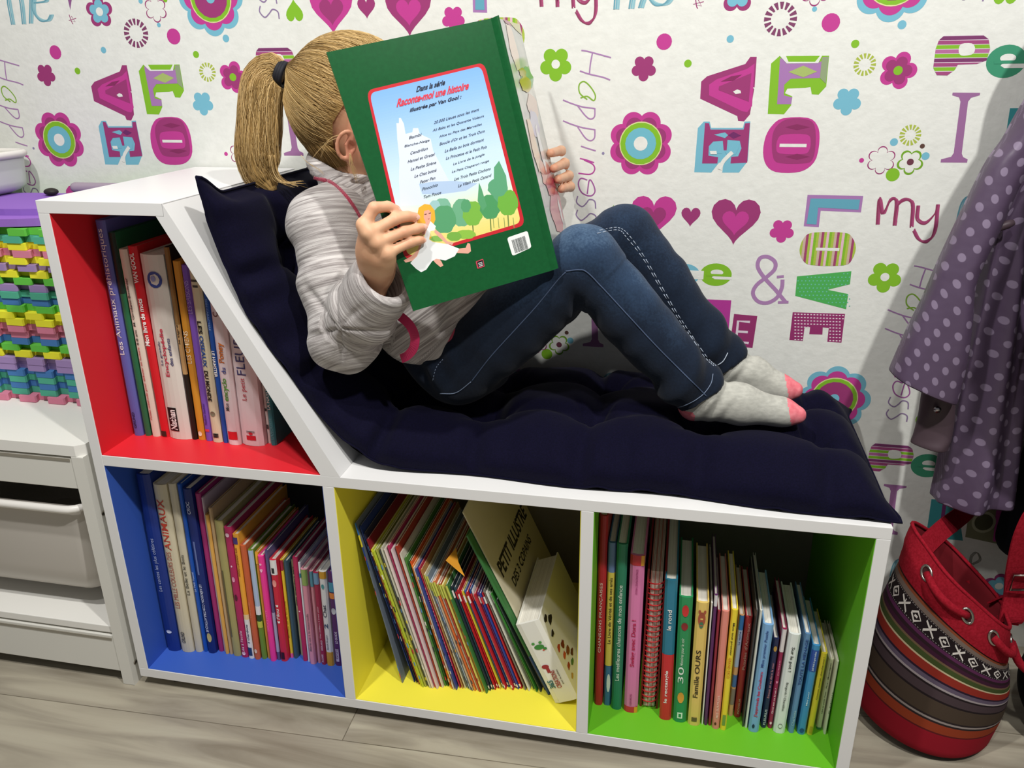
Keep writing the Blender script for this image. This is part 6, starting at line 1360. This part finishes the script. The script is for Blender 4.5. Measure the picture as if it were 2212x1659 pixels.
# ================================================================== left: white storage frame with plastic bins and foam tiles
XR = -.013; YFR = -.004; ZD = .456; XLf = -.47; YBK = .388
m_fr = mat('#dcdad2', .45, spec=.35)
fr = thing('storage_unit', 'low white storage frame left of the bookcase, with a plastic bin inside', 'storage unit', (-.24, .19, 0))
def fb_(name, lo, hi, m=m_fr, bev=.0012, **kw):
    b = MB(); b.box(lo, hi, m); return b.build(name, fr, bevel=bev, **kw)
b = MB(); pf = [(YFR, 0), (YFR+.03, 0), (YFR+.03, .012), (YBK-.03, .012), (YBK-.03, 0), (YBK, 0), (YBK, ZD-.018), (YFR, ZD-.018)]
b.prism(pf, lambda y, z: (XR-.021, y, z), lambda y, z: (XR, y, z), m_fr); o = b.build('side_panel', fr, bevel=.0015)
b = MB(); b.prism(pf, lambda y, z: (XLf, y, z), lambda y, z: (XLf+.021, y, z), m_fr); b.build('side_panel', fr, bevel=.0015)
b = MB(); b.prism([(XLf, YFR), (XR-.012, YFR), (XR, YFR+.010), (XR, YBK), (XLf, YBK)], lambda x, y: (x, y, ZD-.018), lambda x, y: (x, y, ZD), mat('#eceae4', .4)); b.build('top_board', fr, bevel=.0008)  # paler white imitates light falling on the upper face
fb_('rail', (XLf+.021, YFR+.002, .380), (XR-.021, YFR+.018, ZD-.022)); fb_('rail', (XLf+.021, YFR+.002, .026), (XR-.021, YFR+.018, .100))
fb_('lower_shelf', (XLf+.021, YFR+.004, .104), (XR-.021, YBK-.004, .118), mat('#eceae4', .4))  # paler than the frame: lit look put into the colour
for z in (ZD-.0255, .093): fb_('groove_shade', (XLf+.03, YFR+.0008, z-.0022), (XR-.026, YFR+.0022, z+.0022), mat('#8f897c', .7), 0)  # dark strip painted for the shadow line along each rail
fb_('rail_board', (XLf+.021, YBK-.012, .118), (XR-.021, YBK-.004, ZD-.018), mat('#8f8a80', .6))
for z in (.352, .060):
    b = MB(); b.tube([(XR+.0002, YFR+.013 if z < .1 else YFR+.016, z-.020), (XR+.0008, YFR+.013 if z < .1 else YFR+.016, z-.020)], .0042, mat('#6e675a', .6), 14); b.tube([(XR+.0009, YFR+.014, z-.020), (XR+.0012, YFR+.014, z-.020)], .0022, mat('#2f2b24', .6), 10); b.build('screw_hole', fr)
for z in (.325,):
    for x in (XR-.021-.008, XLf+.021): fb_('bin_runner', (x, .012, z-.006), (x+.008, YBK-.02, z), bev=0)
def rrect(x0, x1, y0, y1, r, z, n=5):
    out = []
    for cx, cy, a in ((x1-r, y0+r, -PI/2), (x1-r, y1-r, 0), (x0+r, y1-r, PI/2), (x0+r, y0+r, PI)):
        for k in range(n+1): t = a+PI/2*k/n; out.append((cx+r*math.cos(t), cy+r*math.sin(t), z))
    return out
m_bin = mat('#c6c0b8', .35, spec=.4)
def plastic_bin(name, label, x0, x1, y0, y1, z0, z1, taper=.02, lip=.012, col=m_bin, bulge=.012):
    t = thing(name, label, 'bin', ((x0+x1)/2, (y0+y1)/2, z0)); rows = []
    for k in range(11):
        f = k/10; s = taper*(1-f)**1.2+(.018*(1-min(1, f*5))**2); z = z0+(z1-z0)*f; b_ = -bulge*math.sin(PI*min(1, f*1.05))
        ring = rrect(x0+s, x1-s, y0+s+0, y1-s, .03, z)
        ring = [(p[0], p[1]+(b_*math.sin(PI*(p[0]-x0)/(x1-x0)) if p[1] < y0+.04 else 0), p[2]) for p in ring]; rows.append(ring)
    b = MB(); b.grid(rows, col, closed_v=True)
    inn = [[(x0+x1)/2*.02+p[0]*.98, (y0+y1)/2*.02+p[1]*.98, p[2]+.002] if i == 0 else [(x0+x1)/2*.015+p[0]*.985, (y0+y1)/2*.015+p[1]*.985, p[2]] for i, r in enumerate(rows) for p in r]
    n = len(rows[0]); b.grid([inn[i*n:(i+1)*n] for i in range(len(rows))], col, closed_v=True, flip=True)
    b.add(rows[0], [tuple(range(n))[::-1]], col); b.add(inn[:n], [tuple(range(n))], col); b.build('tub', t)
    b = MB(); top = rrect(x0-lip*.2, x1+lip*.2, y0-lip, y1+lip*.2, .03, z1); b.tube(top, .0065, mat('#e6e2dc', .3), 10, closed=True); b.build('rim', t)
    return t
plastic_bin('storage_bin', 'greyish white plastic bin with a rounded lip inside the storage frame', XLf+.035, XR-.034, .012, .36, .150, .338)
b = plastic_bin('clear_box', 'frosted white plastic box standing at the left picture edge on the purple foam mats', -.412, -.322, .225, .375, .782, .850, taper=.004, lip=.001, bulge=0, col=mat('#c5cac6', .35, **{'Alpha': 1.0}))
toy = thing('toy_brick', 'yellow toy block lying on the frosted plastic box at the left picture edge', 'toy', (-.34, .28, .8555)); b = MB(); b.box((-.402, .25, .8575), (-.335, .32, .877), mat('#d9c926', .5)); b.build('block', toy, bevel=.004)
toy = thing('toy_figure', 'small brown toy on the yellow toy block', 'toy', (-.345, .285, .877)); fk = Field((-.42, .23, .865), (-.32, .34, .93), .0025); fk.ell((-.370, .285, .890), (.022, .018, .014), .006); fk.ell((-.362, .283, .906), (.012, .012, .011), .006)
P, Q = fk.mesh(); np_object('figure', P, Q, [mat('#6a4a34', .7)], toy)
# foam tiles, top to bottom: colour, x of a tooth centre
TCOL = dict(G='#66c24a', T='#55ae92', Y='#efe93c', P='#d9839c', V='#a288bb', B='#4a7cb8')
TN = dict(G='green', T='teal', Y='yellow', P='pink', V='lilac', B='blue')
tiles = [('G', 150), ('T', 110), ('Y', 145), ('P', 190), ('Y', 155), ('V', 225), ('Y', 60), ('G', 180), ('V', 60), ('T', 80), ('B', 88), ('G', 130), ('Y', 290), ('Y', 130), ('P', 140), ('P', 150), ('B', 160), ('G', 320), ('Y', 185), ('V', 60), ('V', 68), ('B', 370), ('T', 385), ('B', 395), ('T', 402), ('P', 245)]
ord_ = ['topmost', 'second', 'third', 'fourth', 'fifth', 'sixth', 'seventh', 'eighth']
tot = {}; nt_ = len(tiles); th_t = (.757-ZD-.001)/nt_
for c, _ in tiles: tot[c] = tot.get(c, 0)+1
seen = {}; rq = random.Random(4); PERx = .0565
for i, (c, cx) in enumerate(tiles):
    k = nt_-1-i; z0 = ZD+.0008+k*th_t; z1 = z0+th_t-.0005; yc = 520*0
    xt = aty(cx*.2532, 480+(95+i*56)*.2532, .14)[0]; y0 = .152+rq.uniform(-.003, .003); x0, x1 = -.425, -.03
    out = []; n0 = math.ceil((x0+.02-xt)/PERx); xs_ = [xt+PERx*j for j in range(n0, n0+9) if x0+.018 < xt+PERx*j < x1-.016]
    out.append((x0, y0))
    for xc in xs_:
        for dx, dy in ((-.0125, 0), (-.0135, -.003), (-.0165, -.010), (-.0155, -.0135), (.0155, -.0135), (.0165, -.010), (.0135, -.003), (.0125, 0)): out.append((xc+dx, y0+dy))
    out += [(x1, y0), (x1, y0+.04), (x1+.011, y0+.044), (x1+.011, y0+.07), (x1, y0+.074), (x1, .375), (x0, .375)]
    seen[c] = seen.get(c, 0)+1; nm = TN[c]
    lb = f'{nm} foam puzzle tile, {ord_[seen[c]-1]} {nm} one from the top of the stack'
    if i == 0: lb = 'bright green foam puzzle tile, topmost of the stack under the purple mats'
    if i == nt_-1: lb = 'pink foam puzzle tile, lowest of the stack on the white frame'
    b = MB(); b.prism(out, lambda x, y: (x, y, z0), lambda x, y: (x, y, z1), mat(TCOL[c], .85, spec=.15)); o = b.build('foam_tile', None, (x0, y0, z0), bevel=.0012, label=lb, cat='foam tile', group='foam tiles stacked on the storage frame')
def mat_piece(cx, cy, rx, ry, rot, z0, h, col, side, label):
    poly = []
    for k in range(40):
        a = 2*PI*k/40; r = 1+.05*math.sin(3*a+rot); x, y = rx*math.cos(a)*r, ry*math.sin(a)*r; poly.append((cx+x*math.cos(rot)-y*math.sin(rot), cy+x*math.sin(rot)+y*math.cos(rot)))
    b = MB(); b.prism(poly, lambda x, y: (x, y, z0), lambda x, y: (x, y, z0+h), mat(col, .85, spec=.1), mat(col, .85, spec=.1)); b.build('foam_mat', None, (cx, cy, z0), bevel=.0015, label=label, cat='foam mat')
mat_piece(-.235, .235, .185, .095, .05, .7585, .0125, '#9468c0', None, 'thick purple foam mat lying directly on the green tile')
mat_piece(-.24, .262, .175, .085, -.06, .7712, .0100, '#9068bc', None, 'purple foam mat lying on top of the other purple one')
pz = .7815
fk = Field((-.27, .30, .775), (-.08, .392, .835), .0025); fk.chain([A3(-.222, .350, pz+.0095), A3(-.12, .352, pz+.0095)], [.0092, .0092], .004)
P, Q = fk.mesh(); np_object('pencil_case', P, Q, [mat('#9d8f9c', .7)], None, loc=(-.17, .35, pz), label='rounded grey-mauve pouch lying behind the top left corner of the bookcase', cat='pouch')
fk = Field((-.27, .29, .775), (-.22, .34, .81), .002); fk.ell((-.245, .315, pz+.0065), (.013, .011, .0065), .004); P, Q = fk.mesh()
np_object('small_toy', P, Q, [mat('#26221e', .6)], None, loc=(-.245, .315, pz), label='small black toy behind the purple mats, beside the frosted box', cat='toy')
# ================================================================== right: raincoat, dark coat, bags
def coat_mat(c, dot, rough, key):
    m = bpy.data.materials.new(key); m.use_nodes = True; nt = m.node_tree; b = nt.nodes['Principled BSDF']
    at = node(nt, 'ShaderNodeAttribute', attribute_name='uvc'); mp = node(nt, 'ShaderNodeMapping'); mp.inputs['Rotation'].default_value = (0, 0, math.radians(38)); mp.inputs['Scale'].default_value = (42, 42, 42)
    nt.links.new(at.outputs['Vector'], mp.inputs[0]); vo = node(nt, 'ShaderNodeTexVoronoi', voronoi_dimensions='2D'); vo.inputs['Scale'].default_value = 1; vo.inputs['Randomness'].default_value = .12; nt.links.new(mp.outputs[0], vo.inputs['Vector'])
    cr = node(nt, 'ShaderNodeValToRGB'); nt.links.new(vo.outputs['Distance'], cr.inputs[0]); e = cr.color_ramp.elements; e[0].position = .215; e[0].color = lin(dot); e[1].position = .25; e[1].color = lin(c)
    nt.links.new(cr.outputs[0], b.inputs['Base Color']); b.inputs['Roughness'].default_value = rough; b.inputs['Specular IOR Level'].default_value = .5
    no = node(nt, 'ShaderNodeTexNoise'); no.inputs['Scale'].default_value = 25; tc = node(nt, 'ShaderNodeTexCoord'); nt.links.new(tc.outputs['Object'], no.inputs['Vector'])
    bp = node(nt, 'ShaderNodeBump'); bp.inputs['Strength'].default_value = .35; bp.inputs['Distance'].default_value = .006; nt.links.new(no.outputs['Fac'], bp.inputs['Height']); nt.links.new(bp.outputs[0], b.inputs['Normal'])
    return m
m_coat = coat_mat('#55455c', '#86778f', .42, 'raincoat'); m_slv = coat_mat('#55455c', '#86778f', .42, 'raincoat_sleeve'); m_lin = mat('#4c3d44', .5)
def pxw(x, y, z):
    q = (np.array([x, y, z])-CAM)@RC; return (1106+F_PX*q[0]/q[1], 829.5-F_PX*q[2]/q[1])
def shell(name, rows, yc, depth, m, parent, folds=3, amp=.008, seed=0, nv=28, **kw):
    """closed tube of cloth; rows = [(left px, right px)], centred on depth plane yc"""
    rows = [np.array([r[0][0], r[0][1], r[1][0], r[1][1]], float) for r in rows]; R_ = crs(rows, 5); P = []; UV = []; dist = 0; prev = None
    for i, r in enumerate(R_):
        f = i/(len(R_)-1); y = yc(f) if callable(yc) else yc; a = aty(r[0], r[1], y); c = aty(r[2], r[3], y); mid = (a+c)/2; hw = (c-a)/2; dp = depth(f) if callable(depth) else depth
        if prev is not None: dist += np.linalg.norm(mid-prev)
        prev = mid; ring = []; w = np.linalg.norm(hw)
        for k in range(nv):
            t = 2*PI*k/nv; p = mid+hw*math.cos(t)+np.array([0, -dp, 0])*math.sin(t)*(1 if math.sin(t) > 0 else .7)
            fo = amp*(.4+f)*math.sin(folds*t*1.0+seed+1.5*math.sin(f*4+seed))+.5*amp*noise.noise(Vector((math.cos(t)*2+seed, math.sin(t)*2, f*5)))
            p = p+np.array([0, -1, 0])*fo*math.sin(t)+hw/w*fo*.4; ring.append(p); UV.append((w*1.25*(1-math.cos(t/1.0)) if t < PI else -w*1.25*(1-math.cos(t)), dist, 0))
        P.append(ring)
    n = nv; V = np.array([p for r in P for p in r]); Q = np.array([(i*n+j, i*n+(j+1) % n, (i+1)*n+(j+1) % n, (i+1)*n+j) for i in range(len(P)-1) for j in range(n)])
    V[:, 1] = np.minimum(V[:, 1], .3915)
    o = np_object(name, V, Q[:, ::-1], [m], parent, attrs={'uvc': np.array(UV)}, **kw)
    so = o.modifiers.new('cloth', 'SOLIDIFY'); so.thickness = .0016; so.offset = -1
    sb = o.modifiers.new('soft', 'SUBSURF'); sb.levels = 1; sb.render_levels = 1
    return o
hk = MB(); hk.box((1.30, .384, 1.20), (1.75, .3935, 1.27), mat('#d8d4cc', .5))
for x in (1.40, 1.60, 1.70): hk.tube(crs([(x, .383, 1.24), (x, .355, 1.235), (x, .338, 1.222), (x, .335, 1.245)], 4), .004, mat('#9a9a9a', .3, Metallic=1.0), 8)
hk.build('coat_rack', kind='structure')  # unseen coat rack: wall board with hooks for the hanging coats
rc = thing('raincoat', 'purple polka-dot raincoat hanging on the wall at the right', 'raincoat', (1.33, .30, .34))
shell('coat_body', [(pxw(1.375, .318, 1.165), pxw(1.415, .318, 1.165)), (pxw(1.355, .318, 1.12), pxw(1.435, .318, 1.12)), (pxw(1.31, .318, 1.03), pxw(1.43, .318, 1.03)), (pxw(1.305, .318, .93), pxw(1.415, .318, .93)), ((2135, 480), (2228, 470)), ((2112, 560), (2222, 560)), ((2092, 680), (2216, 680)), ((2052, 870), (2206, 860)), ((2030, 990), (2194, 985)), ((2011, 1072), (2180, 1083))], .313, lambda f: .026+.022*f, m_coat, rc, 5, .009, .4)
shell('sleeve', [(pxw(1.345, .285, 1.06), pxw(1.40, .285, 1.08)), ((2218, 215), (2270, 262)), ((2169, 298), (2232, 340)), ((2132, 349), (2195, 395)), ((2081, 448), (2150, 492)), ((2025, 567), (2100, 600)), ((1993, 641), (2092, 676)), ((1954, 718), (2082, 762)), ((1918, 800), (2060, 866))], lambda f: .262+.03*(1-f)*0+.02*(1-f), lambda f: .030+.018*f, m_slv, rc, 2, .006, 2.1)
shell('lining', [((1998, 800), (2066, 812)), ((1990, 862), (2060, 872)), ((1976, 930), (2052, 935)), ((1971, 955), (2046, 965))], .285, .022, m_lin, rc, 2, .004, .7, label='dull mauve lining and turned cuff')
b = MB(); p = aty(2025, 885, .256); 
b.tube([p+A3(0, -.001, 0), p+A3(0, .002, 0)], .0052, mat('#b9b4b8', .25, Metallic=1.0), 16); b.build('snap_button', rc, label='silver snap button')
b = MB(); q = crs([aty(2100, 556, .262), aty(2112, 535, .262), aty(2140, 500, .262), aty(2190, 480, .266)], 4)
b.tube(q, [.0025]+[.006]*(len(q)-2)+[.004], m_lin, 8); b.build('sleeve_tab', rc)
hk = MB(); hk.tube([(1.40, .336, 1.222), (1.398, .33, 1.20), (1.395, .325, 1.168)], .002, m_lin, 6); hk.build('hanging_loop', rc)
# black coat, mostly outside the frame
m_blk = mat('#0c0c12', .85, spec=.1)
bc = thing('black_coat', 'black coat hanging at the right picture edge beside the raincoat', 'coat', (1.52, .28, .1))
fk = Field((1.33, .08, .20), (1.84, .392, 1.25), .006)
fk.chain([A3(1.60, .33, 1.185), A3(1.60, .30, 1.08)], [.028, .060], .03, 1.0); fk.chain([A3(1.60, .29, 1.06), A3(1.60, .28, .80), A3(1.60, .28, .5), A3(1.60, .28, .32)], [.075, .10, .112, .12], .03, .8)
fk.chain([A3(1.57, .28, 1.04), A3(1.47, .22, .95), aty(2258, 420, .185), aty(2246, 560, .185), aty(2268, 690, .19), A3(1.45, .20, .50)], [.055, .050, .045, .045, .045, .045], .03, .8)
fk.chain([A3(1.54, .25, .98), A3(1.46, .215, .80), A3(1.46, .215, .62), A3(1.52, .24, .45)], [.06, .07, .07, .06], .04, .8)
fk.chain([A3(1.63, .28, 1.04), A3(1.71, .26, .90), A3(1.735, .25, .60)], [.050, .045, .036], .03, .8)
fk.chain([A3(1.50, .33, .56), A3(1.455, .353, .46), A3(1.437, .356, .24)], [.03, .030, .028], .03); fk.chain([A3(1.50, .33, .50), A3(1.49, .34, .26)], [.05, .05], .03, .7)
P, Q = fk.mesh(); P = smooth_mesh(P, Q, 2); N = vnormals(P, Q); P[:, :] += N*(.006*np.sin(P[:, 0]*62+P[:, 1]*30+np.sin(P[:, 2]*6)*1.8))[:, None]; P[:, 1] = np.minimum(P[:, 1], .391); P = smooth_mesh(P, Q, 2)
np_object('coat', P, Q, [m_blk], bc)
fk = Field((1.38, .0, -.01), (1.78, .30, .30), .005); fk.chain([A3(1.500, .185, .075), A3(1.66, .185, .075)], [.074, .074], .03, 1.2); fk.chain([A3(1.50, .19, .12), A3(1.64, .19, .13)], [.055, .055], .05); fk.chain([A3(1.54, .18, .18), A3(1.58, .17, .215), A3(1.625, .18, .18)], [.009]*3, .01)
P, Q = fk.mesh(); P = smooth_mesh(P, Q, 3); P[:, 2] = np.maximum(P[:, 2], .0015); np_object('black_bag', P, Q, [m_blk], None, loc=(1.56, .2, 0), label='black bag slumped on the floor at the bottom right picture edge', cat='bag')
# striped drawstring bag
bag = thing('drawstring_bag', 'red drawstring bag with woven ethnic stripes leaning on the floor right of the bookcase', 'bag', (1.285, .175, 0))
def bag_pt(t, v, e=0.0):
    """t angle (0 = right, -pi/2 = front), v height 0..1.3"""
    vv = max(v, 0); tilt = math.radians(6+30*min(vv, 1.0)**1.1+4*max(0, vv-1)*3); c = A3(1.286+.020*vv, .178+.018*vv, .006+vv*.215*math.cos(tilt*.6)); r = (.104+.008*math.sin(vv*3)-.004*vv)*(1-.12*(1-min(1, v/.06))**2)+e
    if vv > 1.12: r += .004*math.sin(t*5)*(vv-1.0)*4
    r += .003*math.sin(t*3+vv*4)
    return c+A3(math.cos(tilt), 0, -math.sin(tilt))*r*math.cos(t)+A3(0, 1, 0)*r*.92*math.sin(t)
RB = '#8c1826'
stripes = [(0, .025, '#3a1c1e'), (.025, .22, RB), (.22, .232, '#5a1c1e'), (.232, .30, '#8c3a22'), (.30, .315, '#2c2424'), (.315, .33, '#8e8480'), (.33, .345, '#2c2424'), (.345, .46, '#463a30'), (.46, .475, '#241c1e'), (.475, .535, '#45383c'), (.535, .55, '#241c1e'), (.55, .565, '#988e90'), (.565, .595, '#5c5062'), (.595, .61, '#2a1c2c'),
           (.61, .67, '#882c22'), (.67, .682, '#b8a888'), (.682, .72, '#3e4a26'), (.72, .735, '#6a5640'), (.735, .765, '#3c1c30'), (.765, .79, '#2c1c22'), (.79, .815, '#54284a'), (.815, .93, '#221a1c'), (.93, .965, '#6a5c54'), (.965, .985, '#7a4028'), (.985, 1.0, '#3a2020')]
ths = np.linspace(-PI, PI, 61)
b = MB()
for v0, v1, c in stripes:
    n = max(1, int((v1-v0)/.03)); b.grid([[bag_pt(t, v0+(v1-v0)*k/n) for t in ths[:-1]] for k in range(n+1)], mat(c, .85, spec=.1), closed_v=True)
b.add([bag_pt(t, 0) for t in ths[:-1]], [tuple(range(60))[::-1]], mat('#3a1c1e', .85))
mw = mat('#c9c2bb', .8)
for k in range(26):   # woven signs: diamonds and crosses
    t0 = -PI+.24*k; 
    def sg(pts, w=.0018): 
        for quad in stroke2([(t0+p[0]*.085, .8725+p[1]*.036) for p in pts], w*9, False):
            b.add([bag_pt(q[0], q[1], .0006) for q in quad], [(0, 1, 2, 3)], mw)
    if k % 2: sg([(-1, 0), (0, 1), (1, 0), (0, -1), (-1, 0)]); sg([(-.3, 0), (.3, 0)])
    else: sg([(-1, -1), (1, 1)]); sg([(-1, 1), (1, -1)]); sg([(0, -.2), (0, .9)])
for k in range(150):
    for v in (.822, .922): t0 = -PI+k*2*PI/150; b.add([bag_pt(t0, v, .0006), bag_pt(t0+.02, v, .0006), bag_pt(t0+.02, v+.005, .0006), bag_pt(t0, v+.005, .0006)], [(0, 1, 2, 3)], mat('#8f8886', .8))
b.build('woven_body', bag, label='multicoloured striped woven body with a red base')
mr_ = noisy_mat('red_canvas', '#84121f', '#981a2a', (1,1,1), 300, .9, bump=.2, bdist=.0005, spec=.1)
b = MB(); b.grid([[bag_pt(t, 1.0+.30*k/6, .002+.002*math.sin(PI*k/6)) for t in ths[:-1]] for k in range(7)], mr_, closed_v=True); b.grid([[bag_pt(t, 1.0+.30*k/6, -.002 if k < 6 else .001) for t in ths[:-1]] for k in range(7)], mat('#7c1420', .9), closed_v=True, flip=True)
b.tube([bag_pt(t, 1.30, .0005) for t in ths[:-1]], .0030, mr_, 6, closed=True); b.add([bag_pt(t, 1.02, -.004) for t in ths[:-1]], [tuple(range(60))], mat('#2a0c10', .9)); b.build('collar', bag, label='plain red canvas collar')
eye_t = [-2.55, -1.75, -1.25, -.55, .2, 1.0, 1.8, 2.5]
me_ = mat('#a8a49c', .3, Metallic=1.0)
for t in eye_t:
    c = bag_pt(t, 1.17, .0045); a_ = bag_pt(t+.05, 1.17, .0045)-c; a_ /= np.linalg.norm(a_); u_ = bag_pt(t, 1.22, .0045)-c; u_ /= np.linalg.norm(u_)
    b = MB(); b.tube([c+(a_*math.cos(q)+u_*math.sin(q))*.0095 for q in np.linspace(0, 2*PI, 20, endpoint=False)], .0022, me_, 6, closed=True); nn_ = np.cross(a_, u_); b.add([c+(a_*math.cos(q)+u_*math.sin(q))*.008 for q in np.linspace(0, 2*PI, 16, endpoint=False)], [tuple(range(16))], mat('#3a1014', .9)); b.build('eyelet', bag)
for i in range(0, len(eye_t)-1, 2):
    b = MB(); t0, t1 = eye_t[i], eye_t[i+1]; b.tube([bag_pt(t0+(t1-t0)*k/8, 1.17-.03*math.sin(PI*k/8), .003+.010*math.sin(PI*k/8)) for k in range(9)], .0058, mr_, 8); b.build('drawstring', bag)
b = MB()
e0_ = bag_pt(-.55, 1.17, .006); b.tube(crs([e0_, e0_+A3(.015, -.012, -.03), e0_+A3(.05, -.012, -.055), e0_+A3(.05, -.010, -.06)], 5), .0062, mr_, 8); b.build('drawstring', bag)
def ribbon(pts, w, th, m, side):
    b = MB(); L = crs(pts, 6); side = np.array(side, float)/np.linalg.norm(side); rows = []
    for i, p in enumerate(L):
        t = L[min(i+1, len(L)-1)]-L[max(i-1, 0)]; t /= np.linalg.norm(t); s_ = side-t*(side@t); s_ /= np.linalg.norm(s_); n_ = np.cross(t, s_)
        rows.append([p-s_*w/2-n_*th/2, p+s_*w/2-n_*th/2, p+s_*w/2+n_*th/2, p-s_*w/2+n_*th/2])
    b.grid(rows, m, closed_v=True, smooth=False); b.add(rows[0], [(0, 1, 2, 3)], m); b.add(rows[-1], [(3, 2, 1, 0)], m); return b
ribbon([aty(1985, 1215, .20), aty(1995, 1185, .22), aty(2035, 1145, .28), aty(2098, 1092, .375), aty(2150, 1000, .386), A3(1.40, .387, .55)], .030, .0025, mr_, (-.7, 0, .7)).build('shoulder_strap', bag)
ribbon([bag_pt(-.1, 1.22, .006), aty(2186, 1335, .19), aty(2196, 1280, .20), aty(2203, 1220, .19), aty(2220, 1150, .185), aty(2250, 1105, .19), aty(2290, 1130, .19), aty(2300, 1230, .19), bag_pt(.45, 1.22, .012)], .040, .0030, mr_, (1, .3, 0)).build('shoulder_strap', bag)
b = MB(); c = aty(2186, 1258, .185); b.tube([c+A3(.0, 0, -.013), c+A3(.0, 0, .013), c+A3(.05, .01, .013), c+A3(.05, .01, -.013)], .0022, mat('#c4c0b8', .25, Metallic=1.0), 8, closed=True); b.build('strap_buckle', bag, label='silver strap buckle')
